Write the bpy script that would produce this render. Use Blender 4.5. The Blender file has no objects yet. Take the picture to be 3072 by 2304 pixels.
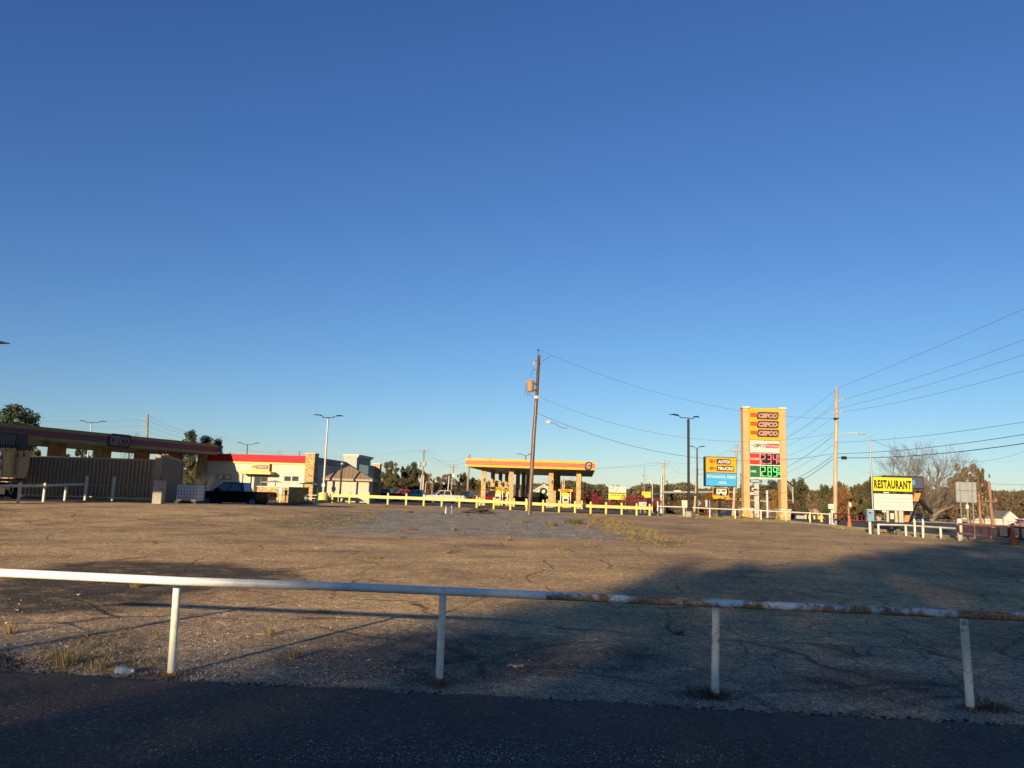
import bpy, math, random
import numpy as np
from mathutils import Vector, Matrix
random.seed(7)
RNG = np.random.default_rng(7)
SC = bpy.context.scene
COL = SC.collection
# ------------------------------------------------------------------ camera model
FOC = 2300.0; CXP = 1536.0; CYP = 1152.0; CAMH = 1.75
PITCH = math.atan((1481 - CYP) / FOC); ROLL = 0.030
F0 = Vector((0, math.cos(PITCH), math.sin(PITCH)))
U0 = Vector((0, -math.sin(PITCH), math.cos(PITCH)))
R0 = Vector((1, 0, 0))
CR = math.cos(ROLL) * R0 + math.sin(ROLL) * U0
CU = math.cos(ROLL) * U0 - math.sin(ROLL) * R0
CAM = Vector((0, 0, CAMH))

def yh(px):
    return 1481 + ROLL * (px - CXP)

def W(px, py, D):
    """the point at depth D (metres north of the viewpoint) seen at photo position px, py"""
    d = F0 + CR * ((px - CXP) / FOC) + CU * (-(py - CYP) / FOC)
    return CAM + d * (D / d.y)

# terrain: a gentle swell on the left, level elsewhere
_cp = []
def _tc(px, py, D):
    p = W(px, py, D); _cp.append((p.x, p.y, p.z))
for a in [(570, 1502, 49), (475, 1506, 47), (336, 1504, 50), (53, 1519, 41), (128, 1511, 44), (200, 1507, 46),
          (460, 1493, 53), (60, 1481, 53), (700, 1498, 82), (850, 1499, 82), (997, 1507, 76), (1185, 1515, 76), (1450, 1517, 97),
          (1700, 1530, 85), (1950, 1547, 74), (1587, 1545, 62), (2600, 1600, 47), (2240, 1557, 75), (2500, 1575, 64)]:
    _tc(*a)
for x in range(-40, 50, 8):
    for y in (-6, 2, 8, 15, 22):
        _cp.append((x, y, 0.0))
for x, y in [(-14, 30), (-6, 30), (0, 36), (8, 36), (16, 34), (26, 40), (-4, 48), (8, 55), (20, 60), (30, 55), (-20, 120), (0, 130), (20, 110), (40, 90), (40, 110), (60, 60), (-25, 28), (-40, 110),
             (-40, 90), (-60, 80), (60, 100), (-60, 130), (60, 140), (-36, 30)]:
    _cp.append((x, y, 0.0))
_cp.append((-20, 38, .30)); _cp.append((-14, 52, .42)); _cp.append((-26, 62, .05)); _cp.append((-21, 60, .05)); _cp.append((-17, 64, .30))
_CP = np.array(_cp)
def ztn(x, y):
    x = np.asarray(x, float); y = np.asarray(y, float)
    num = np.zeros_like(x); den = np.full_like(x, 0.02)
    for cx, cy, cz in _CP:
        w = np.exp(-((x - cx) ** 2 + (y - cy) ** 2) / (2 * 6.0 ** 2))
        num += w * cz; den += w
    return num / den
def drop(x, y):   # the land falls away beyond the filling station on the right
    x = np.asarray(x, float); y = np.asarray(y, float)
    m = np.clip((x / np.maximum(y, 1) - .06) / .18, 0, 1); m = m * m * (3 - 2 * m)
    s = np.clip(y - 82, 0, None); s = 5.2 * (1 - np.exp(-(s / 130.0) ** 1.25))
    return -m * s
_hx = np.arange(-90, 91, 1.0); _hy = np.arange(-30, 201, 1.0)
_HG = ztn(*np.meshgrid(_hx, _hy)).tolist()
def zt(x, y):
    u = x + 90.0; v = y + 30.0
    i = int(u); j = int(v)
    dz = float(drop(x, y)) if y > 82 and x > 0 else 0.0
    if u < 0 or v < 0 or i >= 180 or j >= 230: return dz
    u -= i; v -= j
    a = _HG[j]; b = _HG[j + 1]
    return (a[i] * (1 - u) + a[i + 1] * u) * (1 - v) + (b[i] * (1 - u) + b[i + 1] * u) * v + dz
def ztn(x, y):
    x = np.asarray(x, float); y = np.asarray(y, float); G = np.array(_HG)
    u = np.clip(x + 90, 0, 179.999); v = np.clip(y + 30, 0, 229.999)
    i = u.astype(int); j = v.astype(int); u = u - i; v = v - j
    z = (G[j, i] * (1 - u) + G[j, i + 1] * u) * (1 - v) + (G[j + 1, i] * (1 - u) + G[j + 1, i + 1] * u) * v
    return np.where((x < -90) | (x > 90) | (y < -30) | (y > 200), 0.0, z) + drop(x, y)

def at(px, D, py=None):
    """ground point under photo column px at depth D"""
    if py is None:
        py = yh(px) + 1.5 * FOC / D
    p = W(px, py, D)
    return Vector((p.x, D, zt(p.x, D)))

def zof(px, py, D):
    return W(px, py, D).z

def ground_hit(px, py):
    d = W(px, py, 10) - CAM
    t = 0.1
    prev = t
    while t < 60:
        p = CAM + d * t
        if p.z < zt(p.x, p.y):
            lo, hi = prev, t
            for _ in range(20):
                m = (lo + hi) / 2; q = CAM + d * m
                if q.z < zt(q.x, q.y): hi = m
                else: lo = m
            q = CAM + d * hi
            return Vector((q.x, q.y, zt(q.x, q.y)))
        prev = t; t *= 1.03
    return CAM + d * t

# ------------------------------------------------------------------ materials
MATS = {}
def lin(c):
    c = c / 255.0
    return c / 12.92 if c <= 0.04045 else ((c + 0.055) / 1.055) ** 2.4
def rgb(r, g, b, k=1.0):
    return (lin(r) * k, lin(g) * k, lin(b) * k)

def newmat(name):
    m = bpy.data.materials.new(name); m.use_nodes = True
    nt = m.node_tree
    return m, nt, nt.nodes['Principled BSDF']

def N(nt, t, **kw):
    n = nt.nodes.new(t)
    for k, v in kw.items():
        setattr(n, k, v)
    return n

def ramp(nt, stops, interp='LINEAR'):
    n = nt.nodes.new('ShaderNodeValToRGB'); n.color_ramp.interpolation = interp
    e = n.color_ramp.elements
    while len(e) < len(stops): e.new(0.5)
    for i, (p, c) in enumerate(stops):
        e[i].position = p
        e[i].color = (c, c, c, 1) if isinstance(c, (int, float)) else (c[0], c[1], c[2], 1)
    return n

def mix(nt, fac, a, b, mode='MIX'):
    n = nt.nodes.new('ShaderNodeMix'); n.data_type = 'RGBA'; n.blend_type = mode
    L = nt.links
    for sock, v in ((n.inputs[0], fac), (n.inputs[6], a), (n.inputs[7], b)):
        if hasattr(v, 'links'): L.new(v, sock)
        elif isinstance(v, (int, float)):
            sock.default_value = v if sock.type == 'VALUE' else (v, v, v, 1)
        else: sock.default_value = (v[0], v[1], v[2], 1)
    return n.outputs[2]

def math_(nt, op, a, b=None, clamp=False):
    n = nt.nodes.new('ShaderNodeMath'); n.operation = op; n.use_clamp = clamp
    for i, v in enumerate((a, b)):
        if v is None: continue
        if hasattr(v, 'links'): nt.links.new(v, n.inputs[i])
        else: n.inputs[i].default_value = v
    return n.outputs[0]

def noise(nt, vec, scale, detail=4, rough=.55, dist=0):
    n = nt.nodes.new('ShaderNodeTexNoise'); n.inputs['Scale'].default_value = scale
    n.inputs['Detail'].default_value = detail; n.inputs['Roughness'].default_value = rough
    n.inputs['Distortion'].default_value = dist
    if vec is not None: nt.links.new(vec, n.inputs['Vector'])
    return n.outputs['Fac']

def objco(nt, scale=None):
    t = nt.nodes.new('ShaderNodeTexCoord')
    if scale is None: return t.outputs['Object']
    m = nt.nodes.new('ShaderNodeMapping'); m.inputs['Scale'].default_value = scale
    nt.links.new(t.outputs['Object'], m.inputs['Vector'])
    return m.outputs['Vector']

def mat(name, col, rough=.6, metal=0.0, var=.10, scale=2.5, spec=.35, dirt=0.0, bump=0.0):
    """painted / plain surface with slight uneven tone and grime"""
    if name in MATS: return MATS[name]
    m, nt, b = newmat(name); L = nt.links
    col = tuple(c * .86 for c in col)
    v = objco(nt)
    n1 = noise(nt, v, scale, 6, .65)
    r = ramp(nt, [(.25, 1 - var * 1.6), (.75, 1 + var * .6)]); L.new(n1, r.inputs[0])
    c = mix(nt, 1.0, col, r.outputs[0], 'MULTIPLY')
    if dirt > 0:
        vv = objco(nt, (1, 1, .22))
        n2 = noise(nt, vv, 3.0, 7, .7)
        r2 = ramp(nt, [(.48, 0.0), (.72, dirt)]); L.new(n2, r2.inputs[0])
        c = mix(nt, r2.outputs[0], c, (col[0] * .35 + .02, col[1] * .3 + .015, col[2] * .25 + .01))
    L.new(c, b.inputs['Base Color'])
    b.inputs['Roughness'].default_value = rough; b.inputs['Metallic'].default_value = metal
    b.inputs['Specular IOR Level'].default_value = spec
    if bump > 0:
        bn = nt.nodes.new('ShaderNodeBump'); bn.inputs['Strength'].default_value = bump; bn.inputs['Distance'].default_value = .02
        L.new(noise(nt, v, scale * 12, 4), bn.inputs['Height']); L.new(bn.outputs[0], b.inputs['Normal'])
    MATS[name] = m
    return m

def emat(name, col, strength, base=(.02, .02, .02)):
    if name in MATS: return MATS[name]
    m, nt, b = newmat(name)
    b.inputs['Base Color'].default_value = (*base, 1)
    b.inputs['Emission Color'].default_value = (*col, 1); b.inputs['Emission Strength'].default_value = strength
    MATS[name] = m
    return m

def glassmat(name, col=(.02, .025, .03), rough=.06, spec=.8):
    if name in MATS: return MATS[name]
    m, nt, b = newmat(name)
    b.inputs['Base Color'].default_value = (*col, 1); b.inputs['Roughness'].default_value = rough
    b.inputs['Specular IOR Level'].default_value = spec
    MATS[name] = m
    return m

# ------------------------------------------------------------------ mesh collector
class MB:
    def __init__(s, T=None):
        s.v = []; s.f = []; s.mi = []; s.T = T; s.m = 0
    def add(s, vs, fs):
        o = len(s.v)
        if s.T is not None: vs = [s.T @ Vector(v) for v in vs]
        s.v.extend([tuple(v) for v in vs])
        for f in fs:
            s.f.append(tuple(i + o for i in f)); s.mi.append(s.m)
        return s
    def box(s, x0, x1, y0, y1, z0, z1):
        if x0 > x1: x0, x1 = x1, x0
        if y0 > y1: y0, y1 = y1, y0
        if z0 > z1: z0, z1 = z1, z0
        return s.add([(x0, y0, z0), (x1, y0, z0), (x1, y1, z0), (x0, y1, z0), (x0, y0, z1), (x1, y0, z1), (x1, y1, z1), (x0, y1, z1)],
                     [(0, 3, 2, 1), (4, 5, 6, 7), (0, 1, 5, 4), (1, 2, 6, 5), (2, 3, 7, 6), (3, 0, 4, 7)])
    def bev(s, x0, x1, y0, y1, z0, z1, b=.02):
        """box with chamfered edges"""
        if x0 > x1: x0, x1 = x1, x0
        if y0 > y1: y0, y1 = y1, y0
        if z0 > z1: z0, z1 = z1, z0
        b = min(b, (x1 - x0) * .45, (y1 - y0) * .45, (z1 - z0) * .45)
        vs = []; fs = []
        def oc(xa, xb, ya, yb, z): return [(xa + b, ya, z), (xb - b, ya, z), (xb, ya + b, z), (xb, yb - b, z), (xb - b, yb, z), (xa + b, yb, z), (xa, yb - b, z), (xa, ya + b, z)]
        def ins(xa, xb, ya, yb, z): return oc(xa + b, xb - b, ya + b, yb - b, z)
        rings = [ins(x0, x1, y0, y1, z0), oc(x0, x1, y0, y1, z0 + b), oc(x0, x1, y0, y1, z1 - b), ins(x0, x1, y0, y1, z1)]
        for r in rings: vs += r
        for k in range(3):
            for i in range(8):
                j = (i + 1) % 8; fs.append((k * 8 + i, k * 8 + j, k * 8 + 8 + j, k * 8 + 8 + i))
        fs.append(tuple(range(7, -1, -1))); fs.append(tuple(range(24, 32)))
        return s.add(vs, fs)
    def bar(s, p, q, r0, r1=None, n=8, cap=True):
        p = Vector(p); q = Vector(q); r1 = r0 if r1 is None else r1
        d = (q - p)
        if d.length < 1e-6: return s
        d.normalize()
        a = d.orthogonal().normalized() if abs(d.z) < .999 else Vector((1, 0, 0)); b = d.cross(a)
        vs = []
        for c, r in ((p, r0), (q, r1)):
            for i in range(n):
                t = 2 * math.pi * i / n; vs.append(c + (a * math.cos(t) + b * math.sin(t)) * r)
        fs = [(i, (i + 1) % n, n + (i + 1) % n, n + i) for i in range(n)]
        if cap: fs += [tuple(range(n - 1, -1, -1)), tuple(range(n, 2 * n))]
        return s.add(vs, fs)
    def tube(s, pts, r, n=6, rads=None):
        pts = [Vector(p) for p in pts]; vs = []; fs = []
        m = len(pts)
        up = None
        for k, p in enumerate(pts):
            d = (pts[min(k + 1, m - 1)] - pts[max(k - 1, 0)]).normalized()
            if up is None: up = d.orthogonal().normalized()
            a = (up - d * up.dot(d)).normalized(); up = a; b = d.cross(a)
            rr = rads[k] if rads else r
            for i in range(n):
                t = 2 * math.pi * i / n; vs.append(p + (a * math.cos(t) + b * math.sin(t)) * rr)
        for k in range(m - 1):
            for i in range(n):
                j = (i + 1) % n; fs.append((k * n + i, k * n + j, k * n + n + j, k * n + n + i))
        fs += [tuple(range(n - 1, -1, -1)), tuple(range((m - 1) * n, m * n))]
        return s.add(vs, fs)
    def lathe(s, c, prof, n=16):
        """prof: list of (r, z) upward"""
        c = Vector(c); vs = []; fs = []
        for r, z in prof:
            for i in range(n):
                t = 2 * math.pi * i / n; vs.append((c.x + r * math.cos(t), c.y + r * math.sin(t), c.z + z))
        for k in range(len(prof) - 1):
            for i in range(n):
                j = (i + 1) % n; fs.append((k * n + i, k * n + j, k * n + n + j, k * n + n + i))
        fs += [tuple(range(n - 1, -1, -1)), tuple(range((len(prof) - 1) * n, len(prof) * n))]
        return s.add(vs, fs)
    def poly(s, pts, ext):
        """planar polygon (3d points) extruded by vector ext"""
        pts = [Vector(p) for p in pts]; e = Vector(ext); n = len(pts)
        vs = pts + [p + e for p in pts]
        fs = [tuple(range(n - 1, -1, -1)), tuple(range(n, 2 * n))] + [(i, (i + 1) % n, n + (i + 1) % n, n + i) for i in range(n)]
        return s.add(vs, fs)
    def quad(s, a, b, c, d):
        return s.add([a, b, c, d], [(0, 1, 2, 3)])
    def build(s, name, mats, parent=None, smooth=False, loc=None):
        me = bpy.data.meshes.new(name)
        if not isinstance(mats, (list, tuple)): mats = [mats]
        o = bpy.data.objects.new(name, me); COL.objects.link(o)
        off = Vector((0, 0, 0))
        if parent is not None:
            o.parent = parent; off = wloc(parent)
        elif loc is not None:
            off = Vector(loc); o.location = off
        v = [(a[0] - off.x, a[1] - off.y, a[2] - off.z) for a in s.v]
        me.from_pydata(v, [], s.f)
        for m in mats: me.materials.append(m)
        if len(mats) > 1: me.polygons.foreach_set('material_index', s.mi)
        if smooth:
            me.polygons.foreach_set('use_smooth', [True] * len(me.polygons))
            try: me.set_sharp_from_angle(angle=math.radians(40))
            except Exception: pass
        me.update()
        return o

def wloc(o):
    p = Vector((0, 0, 0))
    while o is not None:
        p += o.location; o = o.parent
    return p

def tag(o, label=None, cat=None, group=None, kind=None):
    if label: o['label'] = label
    if cat: o['category'] = cat
    if group: o['group'] = group
    if kind: o['kind'] = kind
    return o

def thing(name, loc, label, cat, group=None):
    o = bpy.data.objects.new(name, None); COL.objects.link(o); o.location = Vector(loc)
    o.empty_display_size = .2
    return tag(o, label, cat, group)

def dup(root, loc, label=None, group=None, rz=0.0, sc=None):
    r = root.copy(); COL.objects.link(r); r.location = Vector(loc)
    r.rotation_euler = (0, 0, rz)
    if sc: r.scale = sc if isinstance(sc, tuple) else (sc, sc, sc)
    if label: r['label'] = label
    if group: r['group'] = group
    def rec(src, dst):
        for ch in list(src.children):
            c = ch.copy(); COL.objects.link(c); c.parent = dst; rec(ch, c)
    rec(root, r)
    return r

# ------------------------------------------------------------------ lettering
_tcache = {}
def text_geo(s, shear=0.0, bold=0.0, spacing=1.0):
    k = (s, shear, bold, spacing)
    if k in _tcache: return _tcache[k]
    cu = bpy.data.curves.new('lettering', 'FONT'); cu.body = s; cu.shear = shear; cu.offset = bold; cu.space_character = spacing
    cu.resolution_u = 3; cu.extrude = 0
    o = bpy.data.objects.new('lettering', cu); COL.objects.link(o)
    bpy.context.view_layer.update()
    dg = bpy.context.evaluated_depsgraph_get()
    me = o.evaluated_get(dg).to_mesh()
    v = np.array([tuple(p.co) for p in me.vertices]); f = [tuple(p.vertices) for p in me.polygons]
    o.evaluated_get(dg).to_mesh_clear()
    bpy.data.objects.remove(o); bpy.data.curves.remove(cu)
    _tcache[k] = (v, f)
    return v, f

def put_text(mb, s, x0, x1, z0, z1, y, shear=0.0, bold=0.0, spacing=1.0, T=None, ref=None):
    """letters fitted to the rectangle x0..x1, z0..z1 on the plane y, facing -y; ref = geometry whose bounds set the fit"""
    v, f = text_geo(s, shear, bold, spacing)
    b = v if ref is None else text_geo(*ref)[0]
    mn = b.min(0); mx = b.max(0)
    sx = (x1 - x0) / (mx[0] - mn[0]); sz = (z1 - z0) / (mx[1] - mn[1])
    vs = [(x0 + (p[0] - mn[0]) * sx, y, z0 + (p[1] - mn[1]) * sz) for p in v]
    if T is not None: vs = [T @ Vector(p) for p in vs]
    mb.add(vs, f)

def rrect(x0, x1, z0, z1, r, y, n=4, shear=0.0):
    pts = []
    for cx, cz, a0 in ((x1 - r, z0 + r, -90), (x1 - r, z1 - r, 0), (x0 + r, z1 - r, 90), (x0 + r, z0 + r, 180)):
        for i in range(n + 1):
            a = math.radians(a0 + 90 * i / n)
            z = cz + r * math.sin(a)
            pts.append((cx + r * math.cos(a) + shear * (z - z0), y, z))
    return pts
EXPOSURE = 1.0; SKY_STR = .05; SUN_STR = 4.7; SUN_COL = (1.0, .80, .54)
SKY_CURVE = ((1.04, 1.15), (1.11, 1.08), (1.25, .90))     # per channel gain and contrast: the camera's white balance
# ------------------------------------------------------------------ camera, sky, sun
cam = bpy.data.cameras.new('camera'); camo = bpy.data.objects.new('camera', cam); COL.objects.link(camo)
cam.sensor_width = 36; cam.lens = FOC / 3072 * 36; cam.clip_start = .05; cam.clip_end = 6000
MX = Matrix((CR, CU, CR.cross(CU))).transposed().to_4x4(); MX.translation = CAM
camo.matrix_world = MX
SC.camera = camo

SUN_EL = math.radians(11.2); SUN_AZ = math.atan2(-.405, -.914)     # direction towards the sun (x, y)
SUND = Vector((-.405 * math.cos(SUN_EL), -.914 * math.cos(SUN_EL), math.sin(SUN_EL))).normalized()
w = bpy.data.worlds.new("World"); SC.world = w; w.use_nodes = True
nt = w.node_tree; bg = nt.nodes['Background']
sk = nt.nodes.new('ShaderNodeTexSky'); sk.sky_type = 'NISHITA'; sk.sun_disc = False
sk.sun_elevation = SUN_EL
sk.sun_rotation = math.atan2(SUND.x, SUND.y)
sk.altitude = 0; sk.air_density = 1.0; sk.dust_density = 0.0; sk.ozone_density = 3.0
sp_ = nt.nodes.new('ShaderNodeSeparateColor'); cb_ = nt.nodes.new('ShaderNodeCombineColor'); nt.links.new(sk.outputs[0], sp_.inputs[0])
for i_, (g_, p_) in enumerate(SKY_CURVE):
    o_ = math_(nt, 'MULTIPLY', math_(nt, 'POWER', math_(nt, 'MULTIPLY', sp_.outputs[i_], .1), p_), g_ * 10)
    nt.links.new(o_, cb_.inputs[i_])
nt.links.new(cb_.outputs[0], bg.inputs[0]); bg.inputs[1].default_value = SKY_STR
sl = bpy.data.lights.new('sun', 'SUN'); sl.energy = SUN_STR; sl.angle = math.radians(.55); sl.color = SUN_COL
so = bpy.data.objects.new('sun', sl); COL.objects.link(so)
so.rotation_euler = SUND.to_track_quat('Z', 'Y').to_euler(); so.location = (-20, -40, 30)
SC.view_settings.view_transform = 'Standard'; SC.view_settings.look = 'None'; SC.view_settings.exposure = EXPOSURE; SC.view_settings.gamma = 1
SC.cycles.max_bounces = 6; SC.cycles.diffuse_bounces = 3; SC.cycles.use_denoising = True; SC.cycles.sample_clamp_indirect = 3
SC.render.film_transparent = False

# ------------------------------------------------------------------ ground materials
def sdf_poly(X, Y, P):
    P = np.array(P, float); n = len(P)
    d = np.full(X.shape, 1e9); ins = np.zeros(X.shape, bool)
    for i in range(n):
        ax, ay = P[i]; bx, by = P[(i + 1) % n]
        ex, ey = bx - ax, by - ay
        t = np.clip(((X - ax) * ex + (Y - ay) * ey) / (ex * ex + ey * ey + 1e-9), 0, 1)
        d = np.minimum(d, (X - ax - ex * t) ** 2 + (Y - ay - ey * t) ** 2)
        c = ((ay > Y) != (by > Y)) & (X < (bx - ax) * (Y - ay) / (by - ay + 1e-12) + ax)
        ins ^= c
    d = np.sqrt(d)
    return np.where(ins, -d, d)
def pxpoly(pts):
    return [(lambda p: (p.x, p.y))(ground_hit(*q)) for q in pts]
def soft(sd, wdt): return np.clip(.5 - sd / wdt, 0, 1)

def attr(nt, name):
    a = nt.nodes.new('ShaderNodeAttribute'); a.attribute_name = name
    return a.outputs['Fac']

def voro(nt, vec, scale, feature='F1', rand=1.0, dim='3D'):
    n = nt.nodes.new('ShaderNodeTexVoronoi'); n.feature = feature; n.inputs['Scale'].default_value = scale
    n.inputs['Randomness'].default_value = rand
    nt.links.new(vec, n.inputs['Vector'])
    return n

def distort(nt, vec, scale, amt, detail=3):
    n = nt.nodes.new('ShaderNodeTexNoise'); n.inputs['Scale'].default_value = scale; n.inputs['Detail'].default_value = detail
    nt.links.new(vec, n.inputs['Vector'])
    a = nt.nodes.new('ShaderNodeVectorMath'); a.operation = 'SUBTRACT'; nt.links.new(n.outputs['Color'], a.inputs[0]); a.inputs[1].default_value = (.5, .5, .5)
    s = nt.nodes.new('ShaderNodeVectorMath'); s.operation = 'SCALE'; nt.links.new(a.outputs[0], s.inputs[0]); s.inputs['Scale'].default_value = amt
    b = nt.nodes.new('ShaderNodeVectorMath'); b.operation = 'ADD'; nt.links.new(vec, b.inputs[0]); nt.links.new(s.outputs[0], b.inputs[1])
    return b.outputs[0]

def ramped(nt, fac, stops):
    r = ramp(nt, stops); nt.links.new(fac, r.inputs[0]); return r.outputs[0]

def lot_material():
    m, nt, b = newmat('worn chip seal'); L = nt.links
    v = objco(nt)
    # stones
    p1 = voro(nt, v, 62); p2 = voro(nt, v, 24)
    wn = nt.nodes.new('ShaderNodeSeparateColor'); L.new(p1.outputs['Color'], wn.inputs[0])
    tone = wn.outputs[0]; hue = wn.outputs[1]
    stone = ramped(nt, tone, [(0, (.26, .185, .10)), (.35, (.48, .345, .185)), (.75, (.64, .48, .275)), (1, (.85, .70, .48))])
    stone2 = ramped(nt, tone, [(0, (.17, .14, .10)), (.5, (.40, .315, .20)), (1, (.70, .60, .46))])
    stone = mix(nt, ramped(nt, hue, [(.55, 0), (.6, 1)]), stone, stone2)
    # bitumen showing between and in worn areas
    big = noise(nt, v, .16, 6, .62, .4); mid = noise(nt, v, .9, 7, .65)
    bare = ramped(nt, mix(nt, .45, big, mid), [(.38, .85), (.48, .35), (.60, 0)])
    col = mix(nt, bare, stone, ramped(nt, tone, [(0, (.10, .08, .06)), (.7, (.24, .19, .14)), (1, (.44, .37, .29))]))
    # broad dusty tone
    dust = ramped(nt, noise(nt, v, .33, 5, .6), [(.3, .70), (.5, 1.0), (.72, 1.2)])
    col = mix(nt, 1.0, col, dust, 'MULTIPLY')
    cl = ramped(nt, noise(nt, v, 9, 5, .75), [(.34, .62), (.5, .98), (.66, 1.28)]); col = mix(nt, .85, col, cl, 'MULTIPLY')
    p3 = voro(nt, v, 17); s3 = nt.nodes.new('ShaderNodeSeparateColor'); L.new(p3.outputs['Color'], s3.inputs[0])
    col = mix(nt, 1.0, col, ramped(nt, s3.outputs[0], [(0, .74), (.55, 1.0), (.9, 1.05), (.97, 1.5), (1, 1.7)]), 'MULTIPLY')
    col = mix(nt, 1.0, col, (1.38, 1.14, .82), 'MULTIPLY')
    # grain gaps
    gap = ramped(nt, p1.outputs['Distance'], [(.0, 1.08), (.5, 1.0), (.85, .6)])
    col = mix(nt, .8, col, gap, 'MULTIPLY')
    # cracks
    vd = distort(nt, v, .8, .55, 4)
    cr1 = voro(nt, vd, .36, 'DISTANCE_TO_EDGE').outputs['Distance']
    wv = ramped(nt, noise(nt, v, .8, 4), [(.34, .15), (.60, 1)])
    c1 = math_(nt, 'MULTIPLY', ramped(nt, cr1, [(0.0, 1), (.008, .8), (.015, 0)]), wv)
    vd2 = distort(nt, v, 1.8, .3, 4)
    cr2 = voro(nt, vd2, 1.3, 'DISTANCE_TO_EDGE').outputs['Distance']
    c2 = math_(nt, 'MULTIPLY', ramped(nt, cr2, [(0.0, .9), (.012, .6), (.024, 0)]), attr(nt, 'crack'))
    ck = math_(nt, 'MULTIPLY', math_(nt, 'MAXIMUM', c1, c2, True), math_(nt, 'SUBTRACT', 1.0, attr(nt, 'gravel')))
    col = mix(nt, math_(nt, 'MULTIPLY', ck, .66), col, (.022, .018, .014))
    # greyed zone with shade painted in, dark ground patches, crushed stone
    nz = noise(nt, v, 1.6, 6, .7)
    def broke(a, wd=.35):
        s = math_(nt, 'ADD', attr(nt, a), math_(nt, 'MULTIPLY', math_(nt, 'SUBTRACT', nz, .5), 1.9))
        return ramped(nt, s, [(.5 - wd / 2, 0), (.5 + wd / 2, 1)])
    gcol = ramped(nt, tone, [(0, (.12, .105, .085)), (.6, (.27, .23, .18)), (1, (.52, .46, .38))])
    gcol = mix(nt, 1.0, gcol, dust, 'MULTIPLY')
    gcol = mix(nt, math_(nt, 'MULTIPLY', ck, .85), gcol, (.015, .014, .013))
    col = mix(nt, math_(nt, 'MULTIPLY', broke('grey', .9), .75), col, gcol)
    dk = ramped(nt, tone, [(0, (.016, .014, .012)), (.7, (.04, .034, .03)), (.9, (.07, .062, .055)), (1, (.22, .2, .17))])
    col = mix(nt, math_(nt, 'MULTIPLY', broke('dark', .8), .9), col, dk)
    sp = nt.nodes.new('ShaderNodeSeparateColor'); L.new(p2.outputs['Color'], sp.inputs[0])
    cs = ramped(nt, sp.outputs[0], [(0, (.15, .135, .11)), (.5, (.29, .265, .225)), (.85, (.40, .37, .31)), (1, (.56, .52, .44))])
    cs = mix(nt, 1.0, cs, ramped(nt, p2.outputs['Distance'], [(0, 1.1), (.5, .85), (.8, .35)]), 'MULTIPLY')
    cs = mix(nt, ramped(nt, mid, [(.42, 0), (.66, .75)]), cs, stone)
    col = mix(nt, broke('gravel', .3), col, cs)
    # thin dry growth
    gr = ramped(nt, noise(nt, v, 3.0, 6, .75), [(.40, 0), (.56, .8)])
    gcol2 = ramped(nt, noise(nt, v, 22, 3), [(.3, (.05, .05, .018)), (.6, (.20, .16, .07)), (.8, (.36, .28, .13))])
    col = mix(nt, math_(nt, 'MULTIPLY', broke('growth', .5), gr), col, gcol2)
    L.new(col, b.inputs['Base Color']); b.inputs['Roughness'].default_value = .92; b.inputs['Specular IOR Level'].default_value = .15
    h = math_(nt, 'ADD', math_(nt, 'MULTIPLY', p1.outputs['Distance'], -.010), math_(nt, 'MULTIPLY', ck, -.02))
    h = math_(nt, 'ADD', h, math_(nt, 'MULTIPLY', noise(nt, v, 7, 6, .6), .03))
    h = math_(nt, 'ADD', h, math_(nt, 'MULTIPLY', math_(nt, 'MULTIPLY', p2.outputs['Distance'], attr(nt, 'gravel')), -.035))
    bn = nt.nodes.new('ShaderNodeBump'); bn.inputs['Strength'].default_value = .9; bn.inputs['Distance'].default_value = 1.0
    L.new(h, bn.inputs['Height']); L.new(bn.outputs[0], b.inputs['Normal'])
    return m

def asphalt_material(name, base=.035, light=.09, spk=.35, crack=.4, warm=1.0, scale=55):
    m, nt, b = newmat(name); L = nt.links
    v = objco(nt)
    p = voro(nt, v, scale); s = nt.nodes.new('ShaderNodeSeparateColor'); L.new(p.outputs['Color'], s.inputs[0])
    col = ramped(nt, s.outputs[0], [(0, (base * .7 * warm, base * .62, base * .44)), (.8, (light * .75 * warm, light * .64, light * .40)), (.992, (light * 1.2 * warm, light * 1.15, light * 1.0)), (1, (spk, spk * .9, spk * .75))])
    col = mix(nt, 1.0, col, ramped(nt, noise(nt, v, .45, 8, .68), [(.3, .60), (.5, .95), (.7, 1.35)]), 'MULTIPLY')
    vd = distort(nt, v, .9, .8, 4)
    cr = voro(nt, vd, .22, 'DISTANCE_TO_EDGE').outputs['Distance']
    ck = math_(nt, 'MULTIPLY', ramped(nt, cr, [(0, 1), (.006, .6), (.011, 0)]), ramped(nt, noise(nt, v, .6, 3), [(.5, 0), (.62, crack)]))
    col = mix(nt, ck, col, (.008, .008, .008))
    L.new(col, b.inputs['Base Color']); b.inputs['Roughness'].default_value = .85; b.inputs['Specular IOR Level'].default_value = .25
    bn = nt.nodes.new('ShaderNodeBump'); bn.inputs['Strength'].default_value = .6; bn.inputs['Distance'].default_value = 1
    h = math_(nt, 'ADD', math_(nt, 'MULTIPLY', p.outputs['Distance'], -.006), math_(nt, 'MULTIPLY', noise(nt, v, 3, 5), .02))
    h = math_(nt, 'ADD', h, math_(nt, 'MULTIPLY', ck, -.02))
    L.new(h, bn.inputs['Height']); L.new(bn.outputs[0], b.inputs['Normal'])
    return m

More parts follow.
